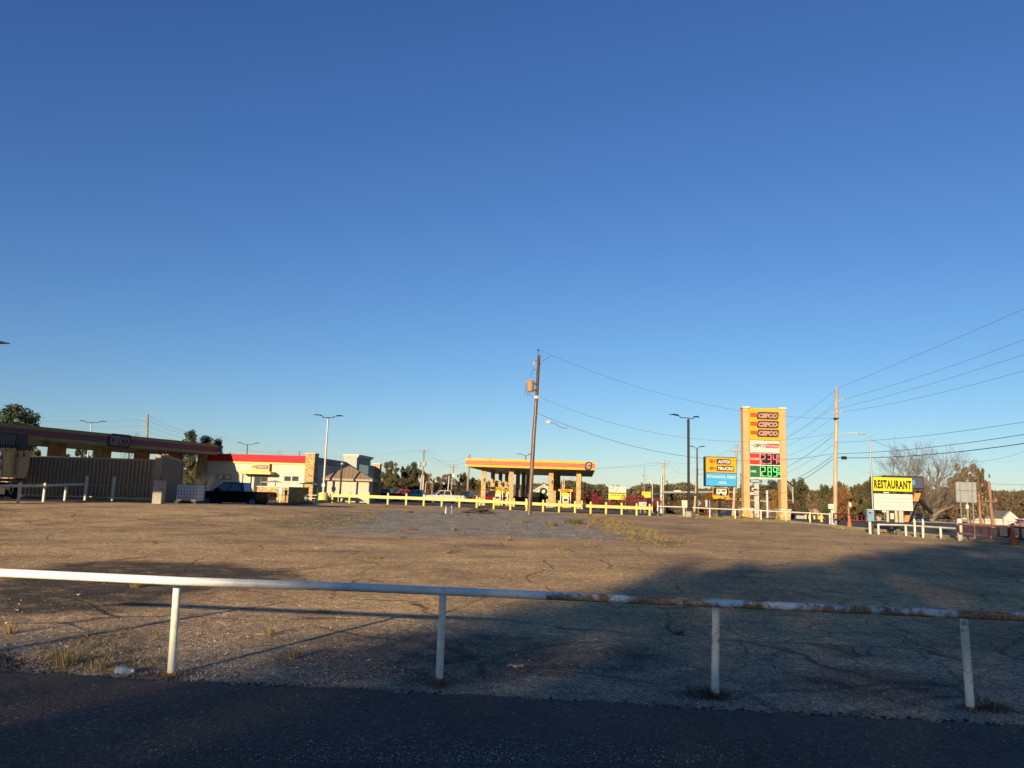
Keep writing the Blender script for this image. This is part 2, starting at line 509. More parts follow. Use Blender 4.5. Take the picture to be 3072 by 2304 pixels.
# ------------------------------------------------------------------ the lot and land: one sheet
def axis(fine0, fine1, step, out, grow=1.22):
    a = list(np.arange(fine0, fine1 + 1e-6, step)); s = step
    x = a[-1]
    while x < out:
        s *= grow; x += s; a.append(x)
    s = step; x = a[0]; pre = []
    while x > -out:
        s *= grow; x -= s; pre.append(x)
    return np.array(pre[::-1] + a)
xs = axis(-34, 34, .34, 3500)
ys_f = []
y = 4.0
while y < 90: ys_f.append(y); y += max(.12, (y / 55.0) ** 1.3 * .75)
s = 1.0
while y < 3500: ys_f.append(y); s *= 1.2; y += s
pre = []; y = 4.0; s = .3
while y > -3000: s *= 1.3; y -= s; pre.append(y)
ys = np.array(pre[::-1] + ys_f)
GX, GY = np.meshgrid(xs, ys)
GZ = ztn(GX, GY)
nx, ny = len(xs), len(ys)
me = bpy.data.meshes.new('ground')
V = np.stack([GX, GY, GZ], -1).reshape(-1, 3)
ii = np.arange(nx * ny).reshape(ny, nx)
Q = np.stack([ii[:-1, :-1], ii[:-1, 1:], ii[1:, 1:], ii[1:, :-1]], -1).reshape(-1, 4)
me.vertices.add(len(V)); me.vertices.foreach_set('co', V.ravel())
me.loops.add(Q.size); me.loops.foreach_set('vertex_index', Q.ravel().astype(np.int32))
me.polygons.add(len(Q)); me.polygons.foreach_set('loop_start', np.arange(0, Q.size, 4, dtype=np.int32)); me.polygons.foreach_set('loop_total', np.full(len(Q), 4, dtype=np.int32))
me.polygons.foreach_set('use_smooth', np.ones(len(Q), bool))
me.update(calc_edges=True)
def set_attr(me, name, val):
    a = me.attributes.new(name, 'FLOAT', 'POINT'); a.data.foreach_set('value', val.ravel().astype(np.float32))
gravel = soft(sdf_poly(GX, GY, pxpoly([(900, 1572), (1020, 1550), (1130, 1533), (1330, 1528), (1560, 1534), (1700, 1545), (1790, 1560), (1830, 1582), (1910, 1604), (1900, 1622), (1700, 1618), (1400, 1606), (1200, 1608), (1050, 1600), (960, 1592)])), 6.0)
set_attr(me, 'gravel', gravel)
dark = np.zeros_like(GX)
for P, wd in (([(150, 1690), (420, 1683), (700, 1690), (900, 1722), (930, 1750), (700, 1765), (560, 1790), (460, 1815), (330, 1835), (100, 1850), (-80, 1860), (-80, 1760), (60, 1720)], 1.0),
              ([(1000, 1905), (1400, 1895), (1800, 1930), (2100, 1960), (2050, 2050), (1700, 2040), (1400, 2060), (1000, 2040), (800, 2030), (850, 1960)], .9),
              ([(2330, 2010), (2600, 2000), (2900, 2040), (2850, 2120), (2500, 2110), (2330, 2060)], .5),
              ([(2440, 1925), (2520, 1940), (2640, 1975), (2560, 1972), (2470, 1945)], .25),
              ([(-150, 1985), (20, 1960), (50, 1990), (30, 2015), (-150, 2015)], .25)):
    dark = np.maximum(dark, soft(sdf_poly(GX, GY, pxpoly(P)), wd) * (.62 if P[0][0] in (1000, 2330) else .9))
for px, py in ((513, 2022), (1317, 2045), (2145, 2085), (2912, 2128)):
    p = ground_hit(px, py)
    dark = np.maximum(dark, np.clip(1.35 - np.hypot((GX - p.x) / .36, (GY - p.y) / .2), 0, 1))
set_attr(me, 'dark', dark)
grey = np.clip((13.0 - GY) / 6.0, 0, 1) * .75 + .18 * np.clip((GX - 4) / 12, 0, 1)   # dirtier chips near the driveway, with shade of the near lot painted in
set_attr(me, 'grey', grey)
crack = soft(sdf_poly(GX, GY, [(.5, 8.2), (3, 12), (7, 17), (14, 25), (24, 33), (40, 30), (20, 7), (8, 6.8)]), 3.0)
set_attr(me, 'crack', crack * 1.0)
growth = np.zeros_like(GX)
for P, wd in (([(1760, 1545), (1830, 1552), (1900, 1580), (2080, 1630), (2000, 1640), (1850, 1618), (1780, 1575)], 1.6),
              ([(760, 1560), (1000, 1540), (1120, 1536), (1130, 1570), (950, 1592), (800, 1580)], 2.0),
              ([(100, 1960), (260, 1900), (420, 1900), (500, 2000), (420, 2030), (150, 2010)], .8)):
    growth = np.maximum(growth, soft(sdf_poly(GX, GY, pxpoly(P)), wd) * .85)
far = np.clip((GY - 100) / 20, 0, 1) * 1.0
growth = np.maximum(growth, far)
set_attr(me, 'growth', growth)
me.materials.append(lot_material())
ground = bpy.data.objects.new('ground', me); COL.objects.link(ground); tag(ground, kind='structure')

def sheet(name, c00, c10, c11, c01, mt, dz, nu=12, nv=12, kind='structure', rag=0.0, thick=0.0):
    """ground-following sheet over the quadrilateral c00 c10 c11 c01 (x, y)"""
    vs = []; fs = []
    for j in range(nv + 1):
        for i in range(nu + 1):
            u = i / nu; q = j / nv
            x = (1 - u) * (1 - q) * c00[0] + u * (1 - q) * c10[0] + u * q * c11[0] + (1 - u) * q * c01[0]
            yy = (1 - u) * (1 - q) * c00[1] + u * (1 - q) * c10[1] + u * q * c11[1] + (1 - u) * q * c01[1]
            if rag and j == nv:
                yy += rag * (math.sin(i * 1.7) * .35 + math.sin(i * .53 + 1) * .6 + math.sin(i * .11) * .9 + random.uniform(-.8, .8))
            vs.append((x, yy))
    Z = ztn([a for a, _ in vs], [b for _, b in vs])
    mb = MB(); vv = [(a[0], a[1], Z[k] + dz) for k, a in enumerate(vs)]
    for j in range(nv):
        for i in range(nu):
            k = j * (nu + 1) + i; fs.append((k, k + 1, k + nu + 2, k + nu + 1))
    if thick:
        o = len(vv)
        for i in range(nu + 1):
            x, yy, z = vv[nv * (nu + 1) + i]; vv.append((x + random.uniform(-.01, .01), yy + random.uniform(.01, .05), z - thick))
        for i in range(nu):
            a = nv * (nu + 1) + i; fs.append((a, a + 1, o + i + 1, o + i))
    mb.add(vv, fs)
    o = mb.build(name, mt, smooth=True)
    return tag(o, kind=kind)

A_DRIVE = asphalt_material('fresh asphalt', .055, .10, .34, .8, 1.25)
A_LOT = asphalt_material('station asphalt', .10, .20, .4, .5, 1.04, 40)
A_ROAD = asphalt_material('road asphalt', .07, .14, .3, .3, 1.02, 40)
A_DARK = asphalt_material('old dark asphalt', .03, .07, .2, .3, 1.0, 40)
# driveway in front of the near fence, its far edge broken
e0 = ground_hit(0, 2024); e1 = ground_hit(3071, 2188)
sl_ = (e1.y - e0.y) / (e1.x - e0.x)
def edge_y(x): return e0.y + sl_ * (x - e0.x)
sheet('driveway', (-30, -9), (30, -9), (30, edge_y(30)), (-30, edge_y(-30)), A_DRIVE, .03, 600, 40, rag=.04, thick=.05)
# filling-station pavement behind the yellow rail
sheet('station_pavement', (-17.6, 77.0), (24.5, 75.2), (24.5, 170), (-17.6, 170), A_LOT, .03, 40, 50)
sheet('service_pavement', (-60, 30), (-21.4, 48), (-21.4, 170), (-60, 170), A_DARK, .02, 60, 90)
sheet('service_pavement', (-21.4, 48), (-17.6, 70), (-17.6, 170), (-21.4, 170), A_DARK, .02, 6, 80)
# highway beyond the right-hand fence
def roadpt(t, off):   # t runs from far ahead to behind the viewpoint, off across the road
    return (25.2 + off, 240.0 - 270.0 * t)
sheet('highway', roadpt(1.0, 0), roadpt(1.0, 23.6), roadpt(0, 23.6), roadpt(0, 0), A_ROAD, .02, 8, 120)
LINEY = mat('road paint yellow', (.55, .40, .06), .7, var=.25)
LINEW = mat('road paint white', (.6, .6, .57), .7, var=.25)
sheet('centre_line_marking', roadpt(1, 11.7), roadpt(1, 11.85), roadpt(0, 11.85), roadpt(0, 11.7), LINEY, .028, 1, 120)
for t in np.arange(.35, .9, .045):
    for off in (4.0, 7.9, 15.8, 19.7):
        sheet('lane_marking', roadpt(t + .011, off), roadpt(t + .011, off + .13), roadpt(t, off + .13), roadpt(t, off), LINEW, .028, 1, 3)
KERB = mat('kerb concrete', (.42, .37, .30), .85, var=.25, dirt=.5)
def kerb(off, t0, t1, n=40):
    mb = MB()
    for i in range(n):
        a = roadpt(t0 + (t1 - t0) * i / n, off); b = roadpt(t0 + (t1 - t0) * (i + 1) / n, off); c = roadpt(t0 + (t1 - t0) * (i + 1) / n, off + .18); d = roadpt(t0 + (t1 - t0) * i / n, off + .18)
        zz = max(zt(*a), zt(*b))
        mb.poly([(a[0], a[1], zz - .1), (b[0], b[1], zz - .1), (c[0], c[1], zz - .1), (d[0], d[1], zz - .1)], (0, 0, .23))
    tag(mb.build('kerb', KERB), kind='structure')
kerb(-.2, .62, .95); kerb(23.65, .3, .95)

# ------------------------------------------------------------------ dry weeds, grass and loose stones
def blade_mesh(tufts, name, mt, kind=None):
    """tufts: list of (x, y, radius, height, n, lean)"""
    vs = []; fs = []
    for x, y, R, h, n, lean in tufts:
        z = zt(x, y) - .01
        for _ in range(int(n * 2.2)):
            a = random.uniform(0, 6.283); r = R * random.random() ** .7
            bx, by = x + r * math.cos(a) * .6, y + r * math.sin(a) * .6
            hh = h * random.uniform(.45, 1.15); la = a + random.uniform(-.8, .8); ln = lean * random.uniform(.3, 1.3) * hh
            wd = random.uniform(.0012, .0028) * (1 + max(0, y - 8) * .07)
            px_, py_ = math.cos(la), math.sin(la); qx, qy = -py_ * wd, px_ * wd
            k = len(vs)
            vs += [(bx - qx, by - qy, z), (bx + qx, by + qy, z), (bx + px_ * ln * .4 + qx * .8, by + py_ * ln * .4 + qy * .8, z + hh * .6), (bx + px_ * ln * .4 - qx * .8, by + py_ * ln * .4 - qy * .8, z + hh * .6),
                   (bx + px_ * ln, by + py_ * ln, z + hh)]
            fs += [(k, k + 1, k + 2, k + 3), (k + 3, k + 2, k + 4)]
    mb = MB(); mb.add(vs, fs)
    return mb
def grassmat(name, a, b_, c):
    m, nt, b = newmat(name)
    g = nt.nodes.new('ShaderNodeNewGeometry')
    r = ramp(nt, [(0, a), (.5, b_), (1, c)]); nt.links.new(g.outputs['Random Per Island'], r.inputs[0])
    nt.links.new(r.outputs[0], b.inputs['Base Color']); b.inputs['Roughness'].default_value = .8; b.inputs['Specular IOR Level'].default_value = .2
    return m
G_DRY = grassmat('dry straw', (.10, .075, .032), (.20, .148, .068), (.34, .255, .125))
G_GREEN = grassmat('rough green grass', (.045, .06, .014), (.10, .11, .03), (.28, .23, .10))
G_RUST = grassmat('rusty dead weed', (.12, .06, .03), (.24, .13, .06), (.34, .21, .10))
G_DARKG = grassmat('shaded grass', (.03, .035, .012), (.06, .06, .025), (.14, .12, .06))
weeds = [((200, 1995), .17, .26, 46, 'dry', 'straw-coloured weed tuft left of the first fence post with long leaning stems'),
         ((300, 2005), .15, .16, 50, 'dry', 'low green-brown weed clump just left of the plastic bottle'),
         ((30, 1900), .12, .25, 26, 'dry', 'thin straw stalks at the left edge of the lot near the fence'),
         ((410, 1762), .16, .16, 40, 'dry', 'small dry tuft on the dark patch behind the left rail'),
         ((880, 1975), .12, .2, 34, 'dry', 'slim dry weed between the first two posts on the shadow line'),
         ((810, 1905), .13, .18, 30, 'dry', 'pale dry weed behind the rail midway between first and second posts'),
         ((970, 1840), .15, .12, 36, 'dry', 'flat straw tuft just below the white rail left of the second post'),
         ((1320, 2058), .22, .09, 80, 'dark', 'matted dead grass round the foot of the second fence post'),
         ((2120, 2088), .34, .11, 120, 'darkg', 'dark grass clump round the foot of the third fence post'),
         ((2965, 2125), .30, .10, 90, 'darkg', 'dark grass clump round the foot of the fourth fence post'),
         ((2038, 1905), .09, .12, 24, 'darkg', 'small green weed in a crack right of the rail joint'),
         ((500, 2032), .25, .07, 60, 'dark', 'brown dead grass round the foot of the first fence post'),
         ((1690, 1650), .30, .2, 40, 'dry', 'yellow weed growing in a crack of the sunlit lot'),
         ((1200, 1615), .45, .2, 50, 'dry', 'straw weed at the front edge of the gravel patch'),
         ((1520, 1622), .45, .22, 50, 'dry', 'straw weed before the gravel, in line with the leaning pole'),
         ((1770, 1640), .4, .2, 44, 'dry', 'low straw weed right of centre on the cracked lot'),
         ((1125, 1675), .30, .14, 44, 'dry', 'yellow-green weed left of the second post far behind the rail'),
         ((1345, 1660), .3, .15, 40, 'dry', 'sparse weed in a long crack at the middle of the lot'),
         ((1720, 1572), .9, .5, 170, 'green', 'tall green and straw grass clump on the gravel patch'),
         ((1650, 1578), .6, .4, 90, 'dry', 'straw clump left of the tall green grass clump'),
         ((1570, 1568), .8, .2, 110, 'rust', 'rust-brown low weed below the leaning pole'),
         ((1510, 1559), .6, .2, 70, 'rust', 'rust-brown low weed left of the leaning pole foot'),
         ((1225, 1588), .7, .15, 80, 'rust', 'rust-brown weed mat on the left part of the gravel'),
         ((1760, 1585), .8, .22, 90, 'rust', 'reddish dead weed between the green clump and the grass strip'),
         ((1360, 1592), .3, .25, 40, 'dry', 'single yellow weed standing on the gravel patch')]
gm_ = {'dry': G_DRY, 'dark': G_RUST, 'darkg': G_DARKG, 'green': G_GREEN, 'rust': G_RUST}
for (px, py), R, h, n, k, lab in weeds:
    p = ground_hit(px, py)
    o = blade_mesh([(p.x, p.y, R, h * .85, int(n * 1.3), 1.0)], 'weed_tuft', None).build('weed_tuft', gm_[k], loc=p)
    tag(o, lab, 'weed', 'weed tufts on the lot')
tufts = []
Pg = pxpoly([(1760, 1545), (1830, 1550), (1900, 1580), (2080, 1632), (2000, 1640), (1850, 1616), (1790, 1575)])
bx0 = min(a for a, _ in Pg); bx1 = max(a for a, _ in Pg); by0 = min(b for _, b in Pg); by1 = max(b for _, b in Pg)
cx = RNG.uniform(bx0, bx1, 1500); cy = RNG.uniform(by0, by1, 1500); sd = sdf_poly(cx, cy, Pg)
for x, y, d in zip(cx, cy, sd):
    if d < .5 * random.random() and math.sin(x * 1.7 + y * .6) + math.sin(y * 1.1 - x * .5) > -.75: tufts.append((x, y, .3, random.uniform(.06, .20), 6, .9))
Pg = pxpoly([(740, 1562), (980, 1536), (1120, 1534), (1130, 1570), (960, 1592), (800, 1582)])
bx0 = min(a for a, _ in Pg); bx1 = max(a for a, _ in Pg); by0 = min(b for _, b in Pg); by1 = max(b for _, b in Pg)
cx = RNG.uniform(bx0, bx1, 500); cy = RNG.uniform(by0, by1, 500); sd = sdf_poly(cx, cy, Pg)
for x, y, d in zip(cx, cy, sd):
    if d < .2 and math.sin(x * 1.3) + math.sin(y * .9) > -.3: tufts.append((x, y, .3, .07, 6, .9))
Pg = pxpoly([(60, 1990), (130, 1930), (330, 1880), (470, 1900), (500, 2010), (420, 2032), (100, 2020)])
bx0 = min(a for a, _ in Pg); bx1 = max(a for a, _ in Pg); by0 = min(b for _, b in Pg); by1 = max(b for _, b in Pg)
cx = RNG.uniform(bx0, bx1, 260); cy = RNG.uniform(by0, by1, 260); sd = sdf_poly(cx, cy, Pg)
for x, y, d in zip(cx, cy, sd):
    if d < .05: tufts.append((x, y, .06, .05, 7, .9))
for _ in range(420):
    px = random.uniform(-60, 3130); x = (px - 1536) / FOC * 6.9
    if math.sin(x * 2.1) + math.sin(x * 5.3 + 1) > -.2: tufts.append((x, edge_y(x) + random.uniform(.0, .16), .07, random.uniform(.015, .05), 6, 1.6))
# thin growth along the cracks of the sunlit lot
for _ in range(900):
    px = random.uniform(300, 2300); py = random.uniform(1590, 1760)
    p = ground_hit(px, py)
    if math.sin(p.x * .9 + math.sin(p.y * .7) * 2) > .72: tufts.append((p.x, p.y, .12, .05, 6, .9))
o = blade_mesh(tufts, 'grass', None).build('dry_grass', G_DRY); tag(o, 'thin dry grass growing through the lot and over the gravel edge', 'grass', kind='stuff')
# verge turf along the fences on the right
vt = []
Pg = [(at(1990, 73).x, 73.5), (at(2500, 62).x, 62.0), (23.2, 55), (23.4, 46), (23.6, 38), (24.9, 36), (24.9, 60), (24.9, 84), (at(1990, 80).x, 79)]
gverge = []
bx0 = min(a for a, _ in Pg); bx1 = max(a for a, _ in Pg); by0 = min(b for _, b in Pg); by1 = max(b for _, b in Pg)
cx = RNG.uniform(bx0, bx1, 5200); cy = RNG.uniform(by0, by1, 5200); sd = sdf_poly(cx, cy, Pg)
for x, y, d in zip(cx, cy, sd):
    if d < .1: vt.append((x, y, .35, .14, 7, .7))
o = blade_mesh(vt, 'grass', None).build('verge_grass', grassmat('verge turf', (.10, .085, .03), (.21, .17, .07), (.33, .26, .12))); tag(o, 'short brown-green verge grass along the white rail fence by the road', 'grass', kind='stuff')

def stones(pts, name, mt, lab, kind='stuff', cat='gravel'):
    vs = []; fs = []
    base = [(1, 0, 0), (0, 1, 0), (-1, 0, 0), (0, -1, 0), (.2, .1, .8), (0, 0, -.6)]
    F = [(0, 1, 4), (1, 2, 4), (2, 3, 4), (3, 0, 4), (1, 0, 5), (2, 1, 5), (3, 2, 5), (0, 3, 5)]
    for x, y, z, s in pts:
        a = random.uniform(0, 6.28); c, sn = math.cos(a), math.sin(a); k = len(vs)
        sx, sy, sz = s * random.uniform(.7, 1.3), s * random.uniform(.6, 1.1), s * random.uniform(.5, .9)
        for bx, by, bz in base:
            bx *= sx * random.uniform(.8, 1.2); by *= sy * random.uniform(.8, 1.2); bz *= sz
            vs.append((x + bx * c - by * sn, y + bx * sn + by * c, z + bz + sz * .3))
        fs += [tuple(i + k for i in f) for f in F]
    mb = MB(); mb.add(vs, fs); o = mb.build(name, mt)
    return tag(o, lab, cat, kind=kind)
def stonemat(name, a, b_, c):
    m, nt, b = newmat(name)
    g = nt.nodes.new('ShaderNodeNewGeometry')
    r = ramp(nt, [(0, a), (.6, b_), (1, c)]); nt.links.new(g.outputs['Random Per Island'], r.inputs[0])
    nt.links.new(r.outputs[0], b.inputs['Base Color']); b.inputs['Roughness'].default_value = .85; b.inputs['Specular IOR Level'].default_value = .2
    return m
ST_T = stonemat('tan stones', (.12, .09, .06), (.33, .25, .16), (.62, .52, .38))
ST_G = stonemat('grey stones', (.10, .095, .09), (.26, .25, .235), (.60, .57, .52))
pts = []
for _ in range(5200):   # along the broken asphalt edge and behind it
    px = random.uniform(-100, 3150); x = (px - 1536) / FOC * 6.9; y = edge_y(x) + abs(random.gauss(0, .55)) + .01
    pts.append((x, y, zt(x, y), random.uniform(.004, .013)))
for _ in range(900):
    px = random.uniform(0, 3072); py = 1660 + 380 * random.random() ** .6
    p = ground_hit(px, py); pts.append((p.x, p.y, p.z, random.uniform(.006, .02)))
for _ in range(160):   # left pile and pale stones near the first post
    p = ground_hit(random.gauss(230, 120), random.gauss(1975, 30)); pts.append((p.x, p.y, p.z, random.uniform(.008, .022)))
stones(pts, 'loose_gravel', ST_T, 'loose tan stones scattered along the broken asphalt edge and over the lot')
pts = []
for _ in range(700):
    px = random.uniform(-100, 3150); x = (px - 1536) / FOC * 6.9; y = edge_y(x) + random.gauss(.03, .05); pts.append((x, y, zt(x, y) + .012, random.uniform(.008, .026)))
for _ in range(240):
    p = ground_hit(random.gauss(15, 26), random.gauss(1988, 13)); pts.append((p.x, p.y, p.z, random.uniform(.01, .028)))
stones(pts, 'asphalt_crumbs', stonemat('asphalt crumbs', (.02, .02, .02), (.05, .048, .045), (.12, .11, .10)), 'dark crumbs of broken asphalt along the driveway edge')
pts = []
for _ in range(2400):   # crushed stone on the driveway at the bottom
    px = random.gauss(1500, 420); py = 2304 - abs(random.gauss(0, 38)); p = ground_hit(px, py); pts.append((p.x, p.y, .03 + zt(p.x, p.y), random.uniform(.003, .008)))
for _ in range(900):
    px = random.uniform(0, 3072); py = random.uniform(2090, 2330); p = ground_hit(px, py); pts.append((p.x, p.y, .03 + zt(p.x, p.y), random.uniform(.002, .006)))
stones(pts, 'crushed_stone', ST_G, 'grey crushed stone strewn over the dark driveway at the bottom of the view')
pts = []
gp = pxpoly([(900, 1572), (1020, 1550), (1130, 1533), (1330, 1528), (1560, 1534), (1700, 1545), (1790, 1560), (1830, 1582), (1910, 1604), (1900, 1622), (1700, 1618), (1400, 1606), (1200, 1608), (1050, 1600), (960, 1592)])
bx0 = min(a for a, _ in gp); bx1 = max(a for a, _ in gp); by0 = min(b for _, b in gp); by1 = max(b for _, b in gp)
cx = RNG.uniform(bx0 - 2, bx1 + 2, 16000); cy = RNG.uniform(by0 - 2, by1 + 2, 16000); sd = sdf_poly(cx, cy, gp)
for x, y, d in zip(cx, cy, sd):
    if d < -1.2 + 2.4 * random.random(): pts.append((x, y, 0, random.uniform(.010, .026)))
zz = ztn([p[0] for p in pts], [p[1] for p in pts]); pts = [(p[0], p[1], zz[i], p[3]) for i, p in enumerate(pts)]
stones(pts, 'gravel', stonemat('blue grey stones', (.12, .11, .095), (.28, .26, .225), (.46, .43, .37)), 'blue-grey crushed gravel spread in a patch in front of the yellow rail')
# ------------------------------------------------------------------ pipe fences
def pipe_material(name, paint, rust_amt, seed=0.0, under=True):
    m, nt, b = newmat(name); L = nt.links
    v0 = objco(nt)
    mp = nt.nodes.new('ShaderNodeMapping'); mp.inputs['Location'].default_value = (seed, seed * .7, seed * .3); L.new(v0, mp.inputs['Vector']); v = mp.outputs[0]
    n1 = noise(nt, v, 3.4, 8, .75); n2 = noise(nt, v, 38, 5, .7)
    f = math_(nt, 'ADD', math_(nt, 'MULTIPLY', n1, .75), math_(nt, 'MULTIPLY', n2, .25))
    if under:   # rust gathers on the underside
        g = nt.nodes.new('ShaderNodeNewGeometry'); sx = nt.nodes.new('ShaderNodeSeparateXYZ'); L.new(g.outputs['Normal'], sx.inputs[0])
        f = math_(nt, 'SUBTRACT', f, math_(nt, 'MULTIPLY', sx.outputs[2], .03))
    rf = ramped(nt, f, [(.62 - rust_amt * .22, 0), (.68 - rust_amt * .2, 1)])
    rc = ramped(nt, n2, [(.3, (.09, .042, .018)), (.5, (.30, .16, .07)), (.68, (.54, .38, .21))])
    pc = mix(nt, 1.0, paint, ramped(nt, noise(nt, v, 2.2, 6), [(.3, .86), (.7, 1.05)]), 'MULTIPLY')
    st = ramped(nt, noise(nt, v, 14, 6, .7), [(.50, 0), (.72, .6)])
    pc = mix(nt, st, pc, (.52, .39, .21))
    L.new(mix(nt, rf, pc, rc), b.inputs['Base Color'])
    L.new(ramped(nt, rf, [(0, .38), (1, .9)]), b.inputs['Roughness']); b.inputs['Specular IOR Level'].default_value = .3
    bn = nt.nodes.new('ShaderNodeBump'); bn.inputs['Strength'].default_value = .35; bn.inputs['Distance'].default_value = .004
    L.new(f, bn.inputs['Height']); L.new(bn.outputs[0], b.inputs['Normal'])
    return m
P_CLEAN = pipe_material('white pipe paint', (.80, .77, .69), .0, 1.0, False)
P_RUST = pipe_material('rusting white pipe', (.80, .80, .76), .84, 3.3)
P_POST = pipe_material('chipped white pipe', (.62, .59, .50), .25, 5.0, False)
P_FAR = mat('weathered white paint', (.60, .57, .47), .6, var=.14, dirt=.35)
RUST = pipe_material('bare rust', (.2, .09, .04), 3.0, 2.0)

posts = [((513, 2024), (532, 1752), .25), ((1317, 2047), (1329, 1786), .35), ((2145, 2086), (2148, 1815), .6), ((2912, 2129), (2891, 1855), .6)]
f = thing('pipe_fence', ground_hit(1317, 2045), 'white steel pipe rail fence across the foreground, rusted on its right half', 'fence')
def radius_at(D, px): return px / FOC * D / 2
PB = []
for (bx, by), (tx, ty), ra in posts:
    p = ground_hit(bx, by); q = W(tx, ty, p.y + .02); PB.append((p, q))
RAILR = .0375
def rail_line(px0, py0, px1, py1, D0, D1):
    return W(px0, py0, D0), W(px1, py1, D1)
rl = [W(-300, 1706, 7.06), W(0, 1718, 7.06), W(532, 1743, 7.05), W(1024, 1760, 7.05), W(1329, 1773, 7.04), W(1636, 1787, 7.02)]
rr = [W(1636, 1787, 7.02), W(2148, 1810, 6.93), W(2600, 1830, 6.82), W(3080, 1852, 6.68), W(3400, 1868, 6.6)]
rl[0] = rl[1] + (rl[1] - rl[2]) * 1.9
mb = MB(); mb.tube(rl, RAILR, 20); mb.build('rail', P_CLEAN, f, True)['label'] = 'clean white left length of the top rail'
mb = MB(); mb.tube(rr, RAILR * .93, 20); mb.build('rail', P_RUST, f, True)['label'] = 'rust-streaked right length of the top rail'
wd = MB(); d = (rr[0] - rl[-2]).normalized(); wd.bar(rr[0] - d * .012, rr[0] + d * .006, RAILR + .004, RAILR + .003, 20); wd.build('weld_collar', P_CLEAN, f, True)
for k, (p, q) in enumerate(PB):
    mb = MB(); mb.tube([p - Vector((0, 0, .08)), p + (q - p) * .33, p + (q - p) * .66, q], .0345, 18)
    o = mb.build('post', pipe_material('chipped post paint', (.84, .78, .62), .0 + .14 * k, 7.0 + 3 * k, False), f, True)
    s = MB(); dd = (q - p).normalized(); s.bar(p - dd * .01, p + dd * random.uniform(.02, .035), .0362, .0355, 18); s.build('rusty_foot', RUST, o, True)
# the same fence goes on to the left beyond the frame
step = PB[1][0] - PB[0][0]
for k in (1,):
    p = PB[0][0] - step * k; p.z = zt(p.x, p.y); q = Vector((p.x + .03, p.y + .02, rl[2].z - (rl[3].z - rl[2].z) * 0.0 + .0))
    mb = MB(); mb.bar(p - Vector((0, 0, .08)), q, .0345, .0345, 16); mb.build('post', P_POST, f, True)

def rail_fence(name, label, pts, hts, r, rail_z, mt, group=None, rail_r=None, over=None, square=False, names=('post', 'rail')):
    """posts at ground points, each hts high, one rail at rail_z(k) above the ground"""
    t = thing(name, pts[0], label, 'fence', group)
    for p, h in zip(pts, hts):
        mb = MB()
        if square: mb.bev(p.x - r, p.x + r, p.y - r, p.y + r, p.z - .05, p.z + h, .02)
        else:
            mb.bar(p - Vector((0, 0, .05)), p + Vector((0, 0, h)), r, r, 12); mb.lathe(p + Vector((0, 0, h)), [(r, 0), (r * .8, r * .35), (r * .3, r * .55)], 12)
        mb.build(names[0], mt, t, True)
    if rail_z is not None:
        mb = MB(); ps = [p + Vector((0, 0, rz)) for p, rz in zip(pts, rail_z)]
        if over: ps = [ps[0] + (ps[0] - ps[1]).normalized() * over] + ps + [ps[-1] + (ps[-1] - ps[-2]).normalized() * over]
        mb.tube(ps, rail_r or r * .8, 10); mb.build(names[1], mt, t, True)
    return t

# left-hand white fence
LP = [at(-70, 40, 1522), at(53, 42, 1518), at(129, 44.5, 1511), at(193, 47, 1508), at(254, 48.5, 1504), at(336, 49.5, 1504)]
t = rail_fence('pipe_fence', 'white pipe fence standing before the brown corrugated enclosure', LP, [1.1, 1.1, 1.05, 1.03, 1.5, 1.5], .075, None, P_FAR)
mb = MB(); mb.tube([W(-150, 1463, 38), W(0, 1458, 41.3), W(129, 1457, 44.5), W(254, 1453, 48.5)], .075, 10); mb.build('rail', P_FAR, t, True)
mb = MB(); mb.bar(W(254, 1454, 48.45), W(336, 1457, 49.45), .045, .045, 10); mb.build('rusty_rail', RUST, t, True)['label'] = 'thin rusty rail between the two tall end posts'

# yellow guard rail of the filling station
YEL = mat('safety yellow paint', (.58, .47, .14), .5, var=.10, dirt=.12)
YEL2 = mat('fresh yellow paint', (.59, .52, .13), .5, var=.08, dirt=.1)
ypx = [(997, 1506), (1048, 1508.5), (1105, 1512), (1163, 1515), (1218, 1518), (1271, 1520), (1325, 1521), (1378, 1523), (1430, 1525), (1481, 1527), (1531, 1529), (1580, 1531), (1629, 1533), (1677, 1535), (1725, 1536.5), (1772, 1538.5), (1818, 1541), (1865, 1543), (1910, 1545), (1949, 1547)]
YP = [at(px, 76 - 2 * (px - 997) / 950, py) for px, py in ypx]
yt = thing('guard_rail', YP[10], 'long yellow rail fence with round posts along the filling station forecourt', 'fence')
for p in YP:
    mb = MB(); mb.bar(p - Vector((0, 0, .05)), p + Vector((0, 0, 1.06)), .105, .105, 12); mb.lathe(p + Vector((0, 0, 1.06)), [(.105, 0), (.09, .05), (.05, .08)], 12); mb.build('post', YEL2, yt, True)
mb = MB()
for a, b in zip(YP[:-1], YP[1:]):
    for q0, q1 in ((a, b),):
        o = Vector((0, -.13, 0))
        mb.poly([q0 + o + Vector((-.02, 0, .57)), q1 + o + Vector((.02, 0, .57)), q1 + o + Vector((.02, 0, .85)), q0 + o + Vector((-.02, 0, .85))], (0, .06, 0))
a, b = YP[0], YP[0] + Vector((-.3, 0, 0)); o = Vector((0, -.13, 0))
mb.poly([b + o + Vector((0, 0, .52)), a + o + Vector((-.03, 0, .52)), a + o + Vector((-.03, 0, .86)), b + o + Vector((0, 0, .86))], (0, .06, 0))
a = YP[-1]; b = a + Vector((.25, 0, 0))
mb.poly([a + o + Vector((.03, 0, .52)), b + o + Vector((0, 0, .52)), b + o + Vector((0, 0, .86)), a + o + Vector((.03, 0, .86))], (0, .06, 0))
mb.build('beam', YEL, yt)

